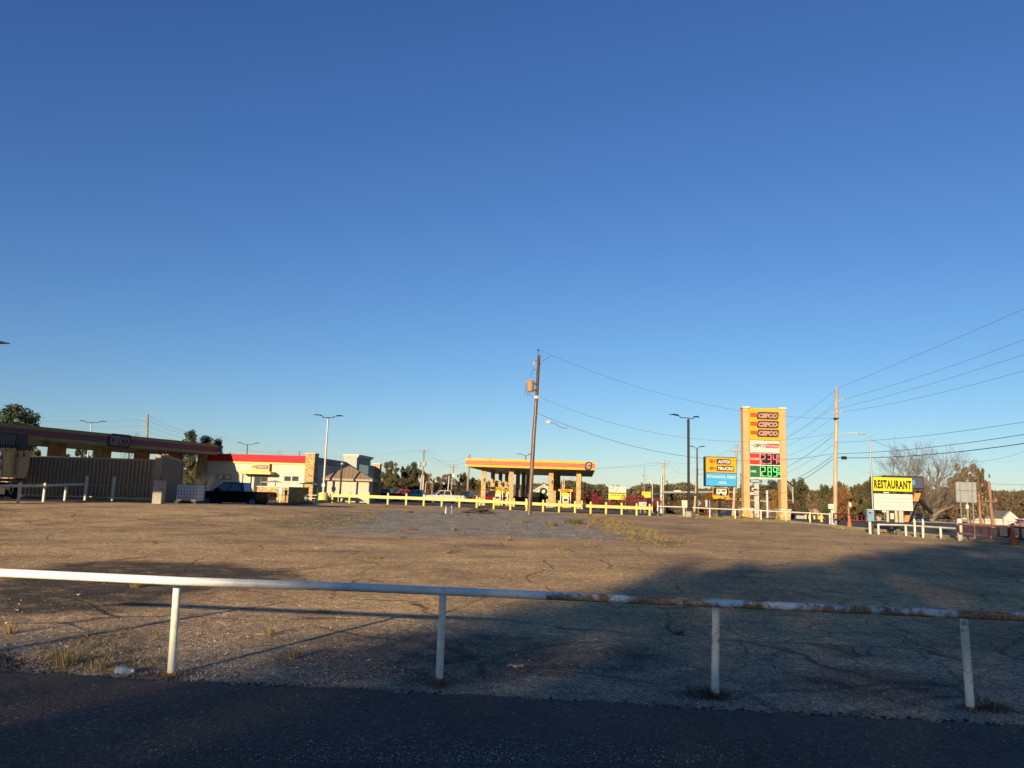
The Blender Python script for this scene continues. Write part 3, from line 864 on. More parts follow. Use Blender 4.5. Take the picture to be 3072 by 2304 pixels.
# white rail fence in front of the price sign
RP = [at(1973, 76, 1548), at(2052, 74.5, 1553), at(2129.6, 73, 1558), at(2206, 71.5, 1563), at(2283.5, 70, 1567), at(2358.5, 68.5, 1571), at(2430.7, 67, 1573), at(2490, 65.5, 1575)]
rail_fence('pipe_fence', 'cream-white rail fence in front of the tall price sign', RP, [1.35, .98, .95, .95, .95, .93, .92, 1.2], .07, [.9, .92, .9, .9, .9, .88, .86, .84], P_FAR, rail_r=.055)
gp = at(2499, 63, 1577)
o = MB().bev(gp.x - .13, gp.x + .13, gp.y - .13, gp.y + .13, gp.z - .05, gp.z + 1.25, .03).build('gate_post', P_FAR, loc=gp); tag(o, 'thick white square post at the foot of the pale utility pole', 'post')
# short fence right of the restaurant sign
SP = [at(2635.7, 46, 1596), at(2718, 45, 1604), at(2769.5, 43.5, 1610), at(2823, 42.2, 1616), at(2876, 41, 1619)]
rail_fence('pipe_fence', 'low white rail fence between restaurant sign and red gate', SP, [.60, .64, .64, .64, .66], .065, [.58, .62, .62, .62, .62], P_FAR, rail_r=.05)
gq = at(2881, 40.6, 1620)
o = MB(); o.bar(gq, gq + Vector((0, 0, 1.08)), .13, .13, 14); o.lathe(gq + Vector((0, 0, 1.08)), [(.13, 0), (.1, .06), (.04, .09)], 14); o = o.build('gate_post', P_FAR, smooth=True, loc=gq); tag(o, 'thick white round post carrying the near end of the red gate', 'post')
for px, D, ytop, lab in ((2744, 44, 1556, 'thin white marker stake in the fence line right of the restaurant sign'), (2769.5, 46, 1557, 'white marker stake behind the low rail fence, right of the thinner stake')):
    p = at(px, D); mb = MB(); z1 = zof(px, ytop, D); mb.box(p.x - .035, p.x + .035, p.y - .02, p.y + .02, p.z, z1); mb.box(p.x - .06, p.x + .06, p.y - .03, p.y - .021, z1 - .75, z1 - .05)
    tag(mb.build('marker_stake', P_FAR, loc=p), lab, 'stake', 'marker stakes by the road')

# red tube gates
RED = mat('dark red gate paint', (.13, .018, .016), .55, var=.2, dirt=.3)
def gate(label, quad, D0, D1, bars, ext=None):
    """quad: photo positions (top-left, bottom-left, top-right, bottom-right)"""
    (ax, ay), (bx, by), (cx_, cy_), (dx, dy) = quad
    A, B, C_, D_ = W(ax, ay, D0), W(bx, by, D0), W(cx_, cy_, D1), W(dx, dy, D1)
    B.x, D_.x = A.x, C_.x
    t = thing('tube_gate', Vector((A.x, A.y, zt(A.x, A.y))), label, 'gate', 'red tube gates')
    for nm, p, q in (('top_rail', A, C_), ('bottom_rail', B, D_)):
        mb = MB(); d = (q - p).normalized(); s = .045; n = Vector((-d.y, d.x, 0)).normalized() * s
        mb.poly([p - n + Vector((0, 0, -s)), p + n + Vector((0, 0, -s)), p + n + Vector((0, 0, s)), p - n + Vector((0, 0, s))], q - p); mb.build(nm, RED, t)
    for u in bars:
        p = A + (C_ - A) * u; q = B + (D_ - B) * u
        mb = MB(); mb.box(p.x - .038, p.x + .038, p.y - .038, p.y + .038, q.z + .046, p.z - .046); mb.build('upright', RED, t)
    return t
g1 = gate('dark red tube gate with seven uprights beside the thick white round post', ((2875, 1571), (2876, 1599), (3025, 1581), (3025, 1612)), 40.4, 39.6, [0, .145, .30, .46, .62, .80, 1])
mb = MB(); a = W(3026, 1596, 39.5); mb.box(a.x, a.x + .12, a.y - .04, a.y + .04, a.z - .2, a.z + .2); mb.build('latch_plate', RED, g1)
gate('dark red tube gate leaf at the right edge of the view', ((3032, 1580), (3032, 1614), (3180, 1592), (3180, 1628)), 39.4, 37.5, [0, .2, .4, .6, .8, 1])
gate('dark red tube gate left of the orange cone below the utility pole', ((2500, 1541), (2500, 1560), (2549, 1544), (2549, 1563)), 62, 59, [0, .33, .66, 1])
gate('dark red tube gate leaf between orange cone and blue box', ((2552, 1544), (2552, 1563.5), (2608, 1548), (2608, 1569)), 58.8, 55.5, [0, .2, .4, .6, .8, 1])

# traffic cones
ORG = mat('cone orange', (.62, .13, .04), .55, var=.12, dirt=.4)
BLK = mat('black rubber', (.018, .018, .018), .8)
WHT = mat('white paint', (.62, .61, .57), .5, var=.06)
def cone(label, px, D, h, band=False, py=None):
    p = at(px, D, py); t = thing('traffic_cone', p, label, 'cone', 'orange traffic cones'); k = h / .9
    mb = MB(); mb.lathe(p + Vector((0, 0, .04 * k)), [(.16 * k, 0), (.155 * k, .05 * k), (.03 * k, h - .05 * k), (.02 * k, h - .04 * k)], 20); mb.build('body', ORG, t, True)
    mb = MB(); mb.bev(p.x - .23 * k, p.x + .23 * k, p.y - .23 * k, p.y + .23 * k, p.z, p.z + .04 * k, .02); mb.build('base', BLK, t)
    if band:
        r0 = .155 - (.125) * (.45); 
        mb = MB(); mb.lathe(p + Vector((0, 0, .04 * k)), [(.108 * k, .42 * h), (.064 * k, .72 * h)], 20); mb.build('white_band', WHT, t, True)
cone('dusty orange traffic cone on a black base, nearest of the cones at right', 3041, 38.2, .95, py=1638)
cone('orange traffic cone with white band standing past the red gate', 2975, 41.5, .42, True, 1615)
cone('small orange cone with white band right behind the nearest dusty cone', 3050, 40.5, .5, True, 1623)
cone('orange traffic cone before the red gate near the pale utility pole', 2549, 57.5, 1.0, py=1585)

# bottle, litter, white pipe stubs, dead wood
CLR, nt, b = newmat('clear plastic'); b.inputs['Base Color'].default_value = (.62, .68, .74, 1); b.inputs['Roughness'].default_value = .12; b.inputs['Transmission Weight'].default_value = .75; b.inputs['IOR'].default_value = 1.2
p = ground_hit(372, 2023)
T = Matrix.Translation(p + Vector((0, 0, .034))) @ Matrix.Rotation(math.radians(-14), 4, 'Z') @ Matrix.Rotation(math.radians(88), 4, 'Y')
bt = thing('plastic_bottle', p, 'crushed clear plastic water bottle lying at the asphalt edge by the first post', 'bottle')
mb = MB(T); prof = [(.012, -.085), (.030, -.08)] + [(.0315 + .0025 * math.sin(z * 210), z / 1.0) for z in np.linspace(-.07, .045, 22)] + [(.027, .06), (.014, .078), (.012, .088)]
mb.lathe((0, 0, 0), prof, 20); mb.v = [(v[0] + .004 * math.sin(v[1] * 160), v[1], v[2] + .005 * math.sin(v[0] * 90)) for v in mb.v]; mb.build('body', CLR, bt, True)
mb = MB(T); mb.lathe((0, 0, 0), [(.0145, .089), (.0145, .105)], 16); mb.build('cap', mat('bottle cap', (.7, .72, .74), .4), bt, True)
mb = MB(T); mb.lathe((0, 0, 0), [(.0345, -.02), (.0345, .02)], 20); mb.build('paper_label', mat('bottle paper', (.16, .34, .55), .5, var=.5, scale=60), bt, True)
def scrap(px, py, sx, sy, label, col=WHT, h=.02):
    p = ground_hit(px, py); vs = []; fs = []; n = 5
    for j in range(n):
        for i in range(n): vs.append((p.x + (i / (n - 1) - .5) * sx, p.y + (j / (n - 1) - .5) * sy, p.z + .006 + h * random.random()))
    for j in range(n - 1):
        for i in range(n - 1): k = j * n + i; fs.append((k, k + 1, k + n + 1, k + n))
    mb = MB(); mb.add(vs, fs); mb.add([(a[0], a[1], a[2] - .005) for a in vs], [tuple(reversed(f)) for f in fs]); o = mb.build('paper_scrap', col, loc=p); tag(o, label, 'litter', 'scraps of litter on the lot')
scrap(3060, 1745, .20, .1, 'white flattened cup lying in the shade at the right edge', h=.05)
scrap(2858, 1725, .08, .06, 'tiny white scrap in the shaded right part of the lot', h=.02)
scrap(1545, 2003, .17, .05, 'long pale curled scrap on the dark ground right of the second post', mat('cardboard scrap', (.45, .38, .28), .8), .03)
scrap(236, 1786, .05, .04, 'pale scrap on the dark patch at left', WHT, .02)
scrap(955, 1646, .25, .12, 'white scrap on the sunlit lot well behind the rail', WHT, .02)
scrap(3010, 1585 + 40, .2, .15, 'white scrap on the verge under the red gate', WHT, .04)
for px, lab in ((1337, 'left one of two short white pipe stubs on the gravel'), (1353, 'right one of two short white pipe stubs on the gravel')):
    p = ground_hit(px, 1541); mb = MB(); mb.bar(p, p + Vector((random.uniform(-.01, .04), 0, .53)), .055, .055, 12); mb.lathe(p + Vector((.02, 0, .53)), [(.055, 0), (.045, .04), (.015, .06)], 12)
    tag(mb.build('pipe_stub', WHT, smooth=True, loc=p), lab, 'pipe', 'white pipe stubs')
WOOD = mat('rotten wood', (.075, .05, .035), .9, var=.5, scale=4, bump=.5)
lp = ground_hit(1437, 1540)
t = thing('log_pile', lp, 'low heap of dark broken logs left of the leaning pole', 'logs')
for i in range(26):
    a = random.uniform(-.5, .5); L_ = random.uniform(.5, 1.3); x = lp.x + random.gauss(0, .5); y = lp.y + random.gauss(0, .4); z = lp.z + .08 + .3 * max(0, 1 - abs(x - lp.x) / .9) * random.random()
    d = Vector((math.cos(a), math.sin(a), random.uniform(-.12, .2))) * L_ / 2; c = Vector((x, y, z)); r = random.uniform(.05, .11)
    mb = MB(); mb.tube([c - d, c - d * .3 + Vector((0, 0, random.uniform(-.04, .04))), c + d * .4, c + d], r, 7, [r * .8, r, r * .9, r * .6]); mb.build('log', WOOD, t)
DIRT = mat('loose dirt', (.10, .075, .055), .95, var=.4, scale=5, bump=.6)
for k, (px, py, n, lab) in enumerate([(1215, 1537, 9, 'small dark dirt clods at the back edge of the gravel, left part'), (1315, 1541, 8, 'dark dirt clods and a dead twig left of the white pipe stubs'), (1390, 1545, 10, 'dark dirt clods between pipe stubs and log heap')]):
    c = ground_hit(px, py); pts = [(c.x + random.gauss(0, .5), c.y + random.gauss(0, .25), c.z, random.uniform(.05, .14)) for _ in range(n)]
    stones(pts, 'dirt_clods', DIRT, lab, kind='stuff', cat='dirt')
# ------------------------------------------------------------------ signs
BLACK = mat('black paint', (.014, .014, .015), .5)
DBROWN = mat('dark brown panel', (.045, .022, .016), .5)
SIGNY = mat('sign yellow', (.68, .34, .012), .45, var=.05, scale=.6)
SIGNY2 = mat('sign bright yellow', (.66, .56, .012), .45, var=.04, scale=.6)
SIGNR = mat('sign red', (.52, .028, .02), .45, var=.05)
SIGNW = mat('sign white', (.58, .56, .47), .5, var=.05, scale=.8, dirt=.08)
SIGNG = mat('sign green', (.012, .12, .045), .45, var=.05)
SIGNB = mat('sign sky blue', (.055, .34, .62), .45, var=.05)
PEACH = mat('peach stucco', (.56, .34, .155), .8, var=.08, dirt=.12)
CREAMW = mat('cream cap', (.60, .56, .47), .7)
STEEL = mat('galvanised steel', (.34, .34, .33), .45, .5, var=.15)
DSTEEL = mat('dark bronze steel', (.028, .024, .022), .45, .2, var=.1)
CONC = mat('concrete', (.36, .33, .27), .85, var=.2, dirt=.5, bump=.3)

def stone_material(name, c0, c1, c2, joint, sc=(2.2, 2.2, 4.2)):
    m, nt, b = newmat(name); L = nt.links
    v = objco(nt, sc); vd = distort(nt, v, 2, .25)
    vo = voro(nt, vd, 1.0, 'F1', .85); ve = voro(nt, vd, 1.0, 'DISTANCE_TO_EDGE', .85)
    s = nt.nodes.new('ShaderNodeSeparateColor'); L.new(vo.outputs['Color'], s.inputs[0])
    c = ramped(nt, s.outputs[0], [(0, c0), (.5, c1), (1, c2)])
    c = mix(nt, 1.0, c, ramped(nt, noise(nt, v, 3, 6), [(.3, .8), (.7, 1.12)]), 'MULTIPLY')
    j = ramped(nt, ve.outputs['Distance'], [(0.015, .9), (.055, 0)])
    L.new(mix(nt, j, c, joint), b.inputs['Base Color']); b.inputs['Roughness'].default_value = .9; b.inputs['Specular IOR Level'].default_value = .15
    bn = nt.nodes.new('ShaderNodeBump'); bn.inputs['Strength'].default_value = .7; bn.inputs['Distance'].default_value = .05
    L.new(math_(nt, 'ADD', ramped(nt, ve.outputs['Distance'], [(0, 0), (.12, 1)]), math_(nt, 'MULTIPLY', noise(nt, v, 4, 5), .6)), bn.inputs['Height']); L.new(bn.outputs[0], b.inputs['Normal'])
    return m
STONE = stone_material('ledge stone veneer', (.40, .25, .10), (.50, .335, .145), (.58, .42, .22), (.17, .10, .045), (3.2, 3.2, 5.2))
STONE_P = stone_material('sign base stone', (.50, .30, .11), (.56, .36, .15), (.60, .42, .22), (.16, .09, .04), (2.0, 2.0, 3.4))

def rot(base, deg):
    return Matrix.Translation(Vector(base)) @ Matrix.Rotation(math.radians(deg), 4, 'Z')

def brand_panel(parent, T, x0, x1, z0, z1, y):
    """red stripes running into a dark rounded plate with outlined slanted letters"""
    h = z1 - z0; wdt = x1 - x0
    mb = MB(T)
    for k in range(3): mb.box(x0, x0 + wdt * .235, y, y + .03, z0 + h * (.30 + .18 * k), z0 + h * (.30 + .18 * k + .145))
    mb.build('stripes', SIGNR, parent)
    mb = MB(T); mb.poly(rrect(x0 + wdt * .22, x1 - wdt * .02, z0, z1, h * .24, y - .005, shear=.16), (0, .035, 0)); pl = mb.build('name_plate', DBROWN, parent)
    ref = ('CEFCO', .22, .055, 1.06)
    a, b, c, d = x0 + wdt * .285, x1 - wdt * .035, z0 + h * .19, z1 - h * .19
    mb = MB(T); put_text(mb, 'CEFCO', a, b, c, d, y - .012, .22, .055, 1.06); mb.build('lettering', SIGNW, pl)
    v0, _ = text_geo(*ref); v1, _ = text_geo('CEFCO', .22, .012, 1.06)
    ix = .043 * (b - a) / (v0[:, 0].max() - v0[:, 0].min()); iz = .043 * (d - c) / (v0[:, 1].max() - v0[:, 1].min())
    mb = MB(T); put_text(mb, 'CEFCO', a + ix, b - ix, c + iz, d - iz, y - .018, .22, .012, 1.06); mb.build('lettering', mat('letter pink red', (.42, .05, .05), .5), pl)

SEG = {'0': 'abcdef', '1': 'bc', '2': 'abged', '3': 'abgcd', '4': 'fgbc', '5': 'afgcd', '6': 'afgedc', '7': 'abc', '8': 'abcdefg', '9': 'abfgcd'}
def digit(mb, ch, x, z, wd, h, y, t):
    g = t * .35
    S = {'a': (x + g, x + wd - g, z + h - t, z + h), 'd': (x + g, x + wd - g, z, z + t), 'g': (x + g, x + wd - g, z + h / 2 - t / 2, z + h / 2 + t / 2),
         'f': (x, x + t, z + h / 2 + g, z + h - g), 'b': (x + wd - t, x + wd, z + h / 2 + g, z + h - g), 'e': (x, x + t, z + g, z + h / 2 - g), 'c': (x + wd - t, x + wd, z + g, z + h / 2 - g)}
    for k in SEG[ch]:
        a = S[k]; mb.box(a[0], a[1], y - .012, y + .01, a[2], a[3])

# tall price sign
D = 75.0
base = at(2294, D, 1558); sc = D / FOC
def lx(px, py): return W(px, py, D).x - base.x
def lz(px, py): return W(px, py, D).z - base.z
T = rot(base, 0)
ps = thing('price_sign', base, 'tall roadside fuel price sign with two peach columns on stone bases', 'sign')
pxm = 1400
c0, c1 = lx(2231, pxm), lx(2248.5, pxm); c2, c3 = lx(2342, pxm), lx(2360, pxm); ztop = lz(2294, 1226)
zb = lz(2240, 1525)
for a, b in ((c0, c1), (c2, c3)):
    mb = MB(T); mb.bev(a, b, -.05, .85, zb, ztop, .04); mb.build('column', PEACH, ps)
    mb = MB(T); mb.bev(a - .1, b + .1, -.15, .95, ztop + .002, ztop + .17, .03); mb.build('column_cap', CREAMW, ps)
for a, b in ((c0, c1), (c2, c3)):
    mb = MB(T); m_ = (a + b) / 2; mb.bev(m_ - .5, m_ + .5, -.26, 1.06, -.1, zb - .08, .03); mb.build('stone_base', STONE_P, ps)
    mb = MB(T); mb.bev(m_ - .58, m_ + .58, -.33, 1.13, zb - .078, zb + .03, .02); mb.build('base_cap', CREAMW, ps)
a, b = c1 + .004, c2 - .004; yf = .05
def zrow(y): return lz(2294, y)
mb = MB(T); mb.box(a, b, yf, .75, zrow(1320), zrow(1225)); cab = mb.build('yellow_cabinet', SIGNY, ps)
for k in range(3):
    zc = zrow(1247 + 26.3 * k); brand_panel(cab, T, a + .16, b - .12, zc - .37, zc + .37, yf - .03)
mb = MB(T); mb.box(a, b, yf, .75, zrow(1359), zrow(1320) - .004); mb.build('kitchen_cabinet', mat('dark sign frame', (.03, .03, .03), .5), ps)
kc = ps.children[-1]
mb = MB(T); mb.box(a + .05, b - .05, yf - .02, yf + .1, zrow(1357.5), zrow(1321.5)); mb.build('white_face', SIGNW, kc)
zc = zrow(1337.5)
mb = MB(T); put_text(mb, 'CEFCO', a + .40, a + 1.62, zc - .17, zc + .20, yf - .03, .18, .035, 1.0); mb.build('lettering', BLACK, kc)
mb = MB(T)
for k in range(3): mb.box(a + .16 + .03 * k, a + .36, yf - .03, yf, zc - .06 + .08 * k, zc - .03 + .08 * k)
mb.build('red_dashes', SIGNR, kc)
mb = MB(T); mb.poly(rrect(a + 1.63, b - .15, zc - .21, zc + .23, .05, yf - .032, shear=.14), (0, .02, 0)); kp = mb.build('red_plate', SIGNR, kc)
mb = MB(T); put_text(mb, 'Kitchen', a + 1.74, b - .17, zc - .13, zc + .17, yf - .04, .35, .0); mb.build('script_lettering', SIGNW, kc)
mb = MB(T); mb.box(a, b, yf, .75, zrow(1437), zrow(1359) - .004); fc = mb.build('price_cabinet', SIGNW, ps)
xm = a + (b - a) * .352
LR = emat('red led', (1.0, .13, .14), 1.0); LG = emat('green led', (.12, 1.0, .18), .85)
for (yt_, yb_, mt, word, price, led) in ((1360.5, 1394, SIGNR, 'UNLEADED', '234', LR), (1397.5, 1432, SIGNG, 'DIESEL', '289', LG)):
    z0, z1 = zrow(yb_), zrow(yt_)
    mb = MB(T); mb.box(a + .05, xm - .04, yf - .02, yf + .02, z0, z1); pn = mb.build('fuel_panel', mt, ps)
    zc = z0 + (z1 - z0) * .5
    mb = MB(T); put_text(mb, word, a + .10, (a + .10 + (xm - a - .2) * (1.0 if word == 'UNLEADED' else .66)), zc - .10, zc + .10, yf - .028, .0, .03); mb.build('lettering', SIGNW, pn)
    mb = MB(T); mb.box(xm + .03, b - .04, yf - .02, yf + .02, z0, z1); dp = mb.build('price_display', mat('display black', (.012, .014, .014), .35), ps)
    mb = MB(T); h = (z1 - z0) * .84; zz = z0 + (z1 - z0) * .08; x = xm + .09; wd_ = .40
    for i, ch in enumerate(price): digit(mb, ch, x + i * .55 + (0.05 if i else 0), zz, wd_, h, yf - .025, .075)
    mb.box(x + wd_ + .045, x + wd_ + .12, yf - .037, yf - .015, zz, zz + .075)
    xs_ = b - .30; digit(mb, '9', xs_ + .02, z0 + (z1 - z0) * .60, .16, .34, yf - .025, .045)
    digit(mb, '1', xs_ - .08, z0 + (z1 - z0) * .26, .12, .28, yf - .025, .04); digit(mb, '0', xs_ + .07, z0 + (z1 - z0) * .26, .15, .28, yf - .025, .04)
    mb.build('price_digits', led, dp)

# direction sign: autos / trucks
D = 77.0; base = at(2161, D, 1554); T = rot(base, 4)
def lx(px, py): return W(px, py, D).x - base.x
def lz(px, py): return W(px, py, D).z - base.z
ds = thing('direction_sign', base, 'yellow and blue direction sign on black pole with arrows for autos and trucks', 'sign')
mb = MB(T); mb.box(-.09, .09, .0, .18, -.1, lz(2161, 1462)); mb.build('pole', BLACK, ds)
x0, x1 = lx(2113, 1415), lx(2210, 1415); zt_, zm, zb_ = lz(2161, 1371), lz(2161, 1419), lz(2161, 1460)
mb = MB(T); mb.bev(x0, x1, -.18, .42, zb_, zt_, .03); sb = mb.build('sign_box', BLACK, ds)
mb = MB(T); mb.box(x0 + .07, x1 - .06, -.205, -.18, zm + .03, zt_ - .07); fy = mb.build('yellow_face', SIGNY, ds)
mb = MB(T); mb.box(x0 + .07, x1 - .06, -.205, -.18, zb_ + .07, zm - .03); fb = mb.build('blue_face', SIGNB, ds)
mb = MB(T); wx = x1 - x0; put_text(mb, 'ETHANOL FREE', x0 + .2, x1 - .16, zb_ + .84, zb_ + 1.10, -.212, 0, .015, 1.05); put_text(mb, 'GAS', x0 + wx * .42, x0 + wx * .66, zb_ + .27, zb_ + .54, -.212, 0, .015, 1.05); mb.build('lettering', SIGNW, fb)
for word, zc, xe in (('AUTOS', zm + 1.12, .835), ('TRUCKS', zm + .44, .93)):
    mb = MB(T); mb.poly(rrect(x0 + wx * .355, x0 + wx * (xe - .03), zc - .27, zc + .27, .12, -.213, shear=-.0), (0, .012, 0)); bp = mb.build('word_plate', DBROWN, fy)
    mb = MB(T); put_text(mb, word, x0 + wx * .385, x0 + wx * (xe - .045), zc - .17, zc + .17, -.222, .2, .05, 1.0); mb.build('lettering', SIGNW, fy)
    mb = MB(T)
    for dz in (-.11, -.025, .06): mb.box(x0 + wx * .225, x0 + wx * .335, -.222, -.206, zc + dz, zc + dz + .05)
    ax, ay = x0 + wx * .10, x0 + wx * .225
    mb.poly([(ax, -.215, zc), (ay, -.215, zc - .25), (ay, -.215, zc - .17), (ax + .14, -.215, zc), (ay, -.215, zc + .17), (ay, -.215, zc + .25)], (0, .008, 0))
    mb.poly([(ax + .17, -.213, zc), (ay, -.213, zc - .14), (ay, -.213, zc + .14)], (0, .006, 0)); mb.build('arrow', SIGNR, fy)
# caravan sign on the same pole
x0, x1 = lx(2137, 1480), lx(2187, 1480); z0, z1 = lz(2161, 1495), lz(2161, 1463)
mb = MB(T); mb.poly(rrect(x0, x1, z0, z1, .1, -.10), (0, .09, 0)); rs = mb.build('caravan_panel', SIGNY, ds)
mb = MB(T); mb.poly(rrect(x0 + .05, x1 - .05, z0 + .3, z1 - .05, .06, -.106), (0, .004, 0)); mb.build('dark_field', BLACK, rs)
mb = MB(T); w_ = x1 - x0; h_ = z1 - z0
mb.poly(rrect(x0 + w_ * .22, x0 + w_ * .85, z0 + h_ * .36, z0 + h_ * .88, .12, -.114), (0, .006, 0)); mb.box(x0 + w_ * .14, x0 + w_ * .24, -.114, -.108, z0 + h_ * .37, z0 + h_ * .40); mb.box(x0 + w_ * .74, x0 + w_ * .775, -.114, -.108, z0 + h_ * .05, z0 + h_ * .37); mb.build('caravan_symbol', SIGNW, rs)
mb = MB(T); mb.box(x0 + w_ * .31, x0 + w_ * .41, -.121, -.1141, z0 + h_ * .63, z0 + h_ * .77); mb.box(x0 + w_ * .55, x0 + w_ * .77, -.121, -.1141, z0 + h_ * .63, z0 + h_ * .77)
mb.poly([(x0 + w_ * .5 + .14 * math.cos(t), -.121, z0 + h_ * .36 + .14 * math.sin(t)) for t in np.linspace(0, 6.0, 14)], (0, .006, 0)); mb.box(x0 + w_ * .66, x0 + w_ * .83, -.121, -.11, z0 + h_ * .04, z0 + h_ * .13); mb.build('symbol_details', BLACK, rs)

# restaurant sign
D = 47.0; base = at(2680, D, 1600); T = rot(base, -3)
def lx(px, py): return W(px, py, D).x - base.x
def lz(px, py): return W(px, py, D).z - base.z
rs = thing('restaurant_sign', base, 'yellow and white restaurant reader-board sign on a thick black pole', 'sign')
mb = MB(T); mb.bar((0, .2, -.1), (0, .2, lz(2680, 1430)), .115, .11, 14); mb.build('pole', mat('chipped black pole', (.03, .03, .032), .7, var=.5, scale=7, dirt=.3), rs, True)
x0, x1 = lx(2621, 1480), lx(2735.5, 1480); zt_, zm, zb_ = lz(2680, 1431), lz(2680, 1475.5), lz(2680, 1532)
mb = MB(T); mb.bev(x0 - .07, x1 + .03, .02, .36, zm - .02, zt_, .02); bx = mb.build('yellow_box', mat('dark olive sign case', (.05, .05, .02), .5), rs)
mb = MB(T); mb.box(x0, x1, -.005, .02, zm + .04, zt_ - .04); yf_ = mb.build('yellow_face', SIGNY2, rs)
mb = MB(T); put_text(mb, 'RESTAURANT', x0 + .06, x1 - .05, zm + .17, zt_ - .19, -.015, 0, .05, 1.12); mb.build('lettering', mat('letter brown black', (.03, .018, .01), .6), yf_)
mb = MB(T); mb.bev(x0 - .05, x1 + .02, .04, .34, zb_, zm - .10, .02); mb.build('reader_case', DSTEEL, rs)
mb = MB(T); mb.box(x0 + .02, x1, .0, .04, zb_ + .02, zm - .13); rf_ = mb.build('reader_face', SIGNW, rs)
mb = MB(T)
for k in (.25, .5, .75): mb.box(x0 + .06, x1 - .03 if k > .3 else x0 + (x1 - x0) * .55, -.012, .0, zb_ + (zm - .15 - zb_) * k, zb_ + (zm - .15 - zb_) * k + .022)
mb.box(x0 + (x1 - x0) * .60, x1 - .03, -.012, .0, zb_ + (zm - .15 - zb_) * .25, zb_ + (zm - .15 - zb_) * .25 + .022); mb.build('letter_track', STEEL, rf_)
mb = MB(T); mb.box(x0 + .62, x0 + .95, .02, .06, zm - .088, zm - .025); mb.build('maker_plate', SIGNW, rs)
mb = MB(T); zz_ = lz(2680, 1550); mb.box(-.10, .10, .075, .088, zz_ - .15, zz_ + .2); mb.build('tape_patch', SIGNW, rs)
# blue meter box with its mast
mp_ = at(2618.5, 46.6, 1601)
t = thing('meter_pole', mp_, 'tall thin steel service mast on a dark wooden stub beside the restaurant sign', 'pole')
z1 = zof(2616, 1314, 46.6)
mb = MB(); mb.bar(mp_ + Vector((.04, -.02, .9)), Vector((mp_.x + .03, mp_.y, z1)), .042, .038, 10); mb.build('mast', STEEL, t, True)
mb = MB(); mb.lathe((mp_.x + .03, mp_.y, z1), [(.06, 0), (.06, .06), (.02, .1)], 10); mb.build('weather_head', STEEL, t, True)
mb = MB(); mb.bev(mp_.x - .10, mp_.x + .11, mp_.y + .03, mp_.y + .24, mp_.z - .05, mp_.z + 1.35, .02); mb.build('wooden_stub', mat('weathered post wood', (.075, .07, .055), .9, var=.5, scale=6), t)
bb = at(2612.5, 46.3, 1592); t = thing('meter_box', bb, 'pale blue electrical box on a white post under the thin steel mast', 'electrical box')
zb_, zt_ = zof(2612, 1564, 46.3), zof(2612, 1530, 46.3)
mb = MB(); mb.bev(bb.x - .22, bb.x + .18, bb.y - .16, bb.y + .06, zb_, zt_, .025); mb.build('box', mat('pale blue paint', (.18, .33, .47), .6, var=.3, dirt=.3), t)
mb = MB(); mb.bev(bb.x - .24, bb.x + .19, bb.y - .19, bb.y + .07, zt_ + .002, zt_ + .05, .02); mb.build('lid', CREAMW, t)
mb = MB(); mb.box(bb.x - .16, bb.x - .02, bb.y - .175, bb.y - .16, zt_ - .20, zt_ - .13); mb.build('slot', BLACK, t)
mb = MB(); mb.bev(bb.x - .12, bb.x + .02, bb.y - .06, bb.y + .05, bb.z - .05, zb_ - .002, .02); mb.build('post', P_FAR, t)
sp_ = at(2696, 46, 1600); mb = MB(); mb.lathe(sp_, [(.15, -.05), (.14, .1), (.13, .34), (.10, .36)], 10); tag(mb.build('wood_stump', mat('grey stump wood', (.16, .135, .10), .9, var=.4, scale=5), smooth=True, loc=sp_), 'short grey wooden stump right of the black sign pole', 'stump')

# back of a large road sign
D = 44.0; t = thing('road_sign', at(2898, D), 'large square sign seen from its bare metal back on two thin posts', 'sign')
x0, x1 = W(2868, 1475, D).x, W(2929, 1478, D).x; z0, z1 = zof(2898, 1507, D), zof(2898, 1446.5, D)
mb = MB(); mb.poly(rrect(x0, x1, z0, z1, .06, D), (0, .012, 0)); mb.build('panel', mat('bare aluminium sign back', (.42, .43, .40), .42, .35, var=.2, scale=2, dirt=.15), t)
for px in (2880.5, 2917):
    x = W(px, 1500, D).x; mb = MB(); mb.box(x - .03, x + .03, D - .045, D - .005, zt(x, D) - .1, z1 - .05); mb.build('post', STEEL, t)
mb = MB(); zc = (z0 + z1) / 2 + .08; mb.box(x0 + .02, x1 - .02, D - .03, D - .004, zc, zc + .045); mb.build('brace', STEEL, t)

# digital billboard with orange angled legs
D = 92.0; bp = at(2700, D)
t = thing('digital_billboard', bp, 'dark digital billboard behind the restaurant sign on slanting legs with orange panels', 'billboard')
def bl(px, py, dd=0): return W(px, py, D + dd)
mb = MB(); a, b = bl(2654, 1426), bl(2773, 1468); mb.bev(a.x, b.x, D, D + .9, b.z, a.z, .05); sc_ = mb.build('screen_case', DSTEEL, t)
SCR = emat('dim screen', (.06, .06, .09), .45, (.03, .03, .04)); SCB = emat('screen cyan', (.12, .45, .62), .5)
mb = MB(); mb.box(a.x + .12, b.x - .12, D - .04, D - .002, b.z + .12, a.z - .12); mb.build('screen', SCR, t); s_ = t.children[-1]
mb = MB(); c = bl(2733, 1440); e = bl(2744.5, 1455); mb.box(c.x, e.x, D - .06, D - .041, e.z, c.z); mb.build('screen_picture', SCB, s_)
mb = MB(); q0, q1 = bl(2655, 1469), bl(2772, 1474); mb.box(q0.x, q1.x, D - .5, D + 1.2, q1.z, q0.z - .05); mb.build('catwalk', BLACK, t)
mb = MB(); mb.bar(bl(2760, 1474), Vector((bl(2722, 1560).x, D, zt(bl(2722, 1560).x, D))), .28, .32, 10); mb.build('leg', BLACK, t, True)
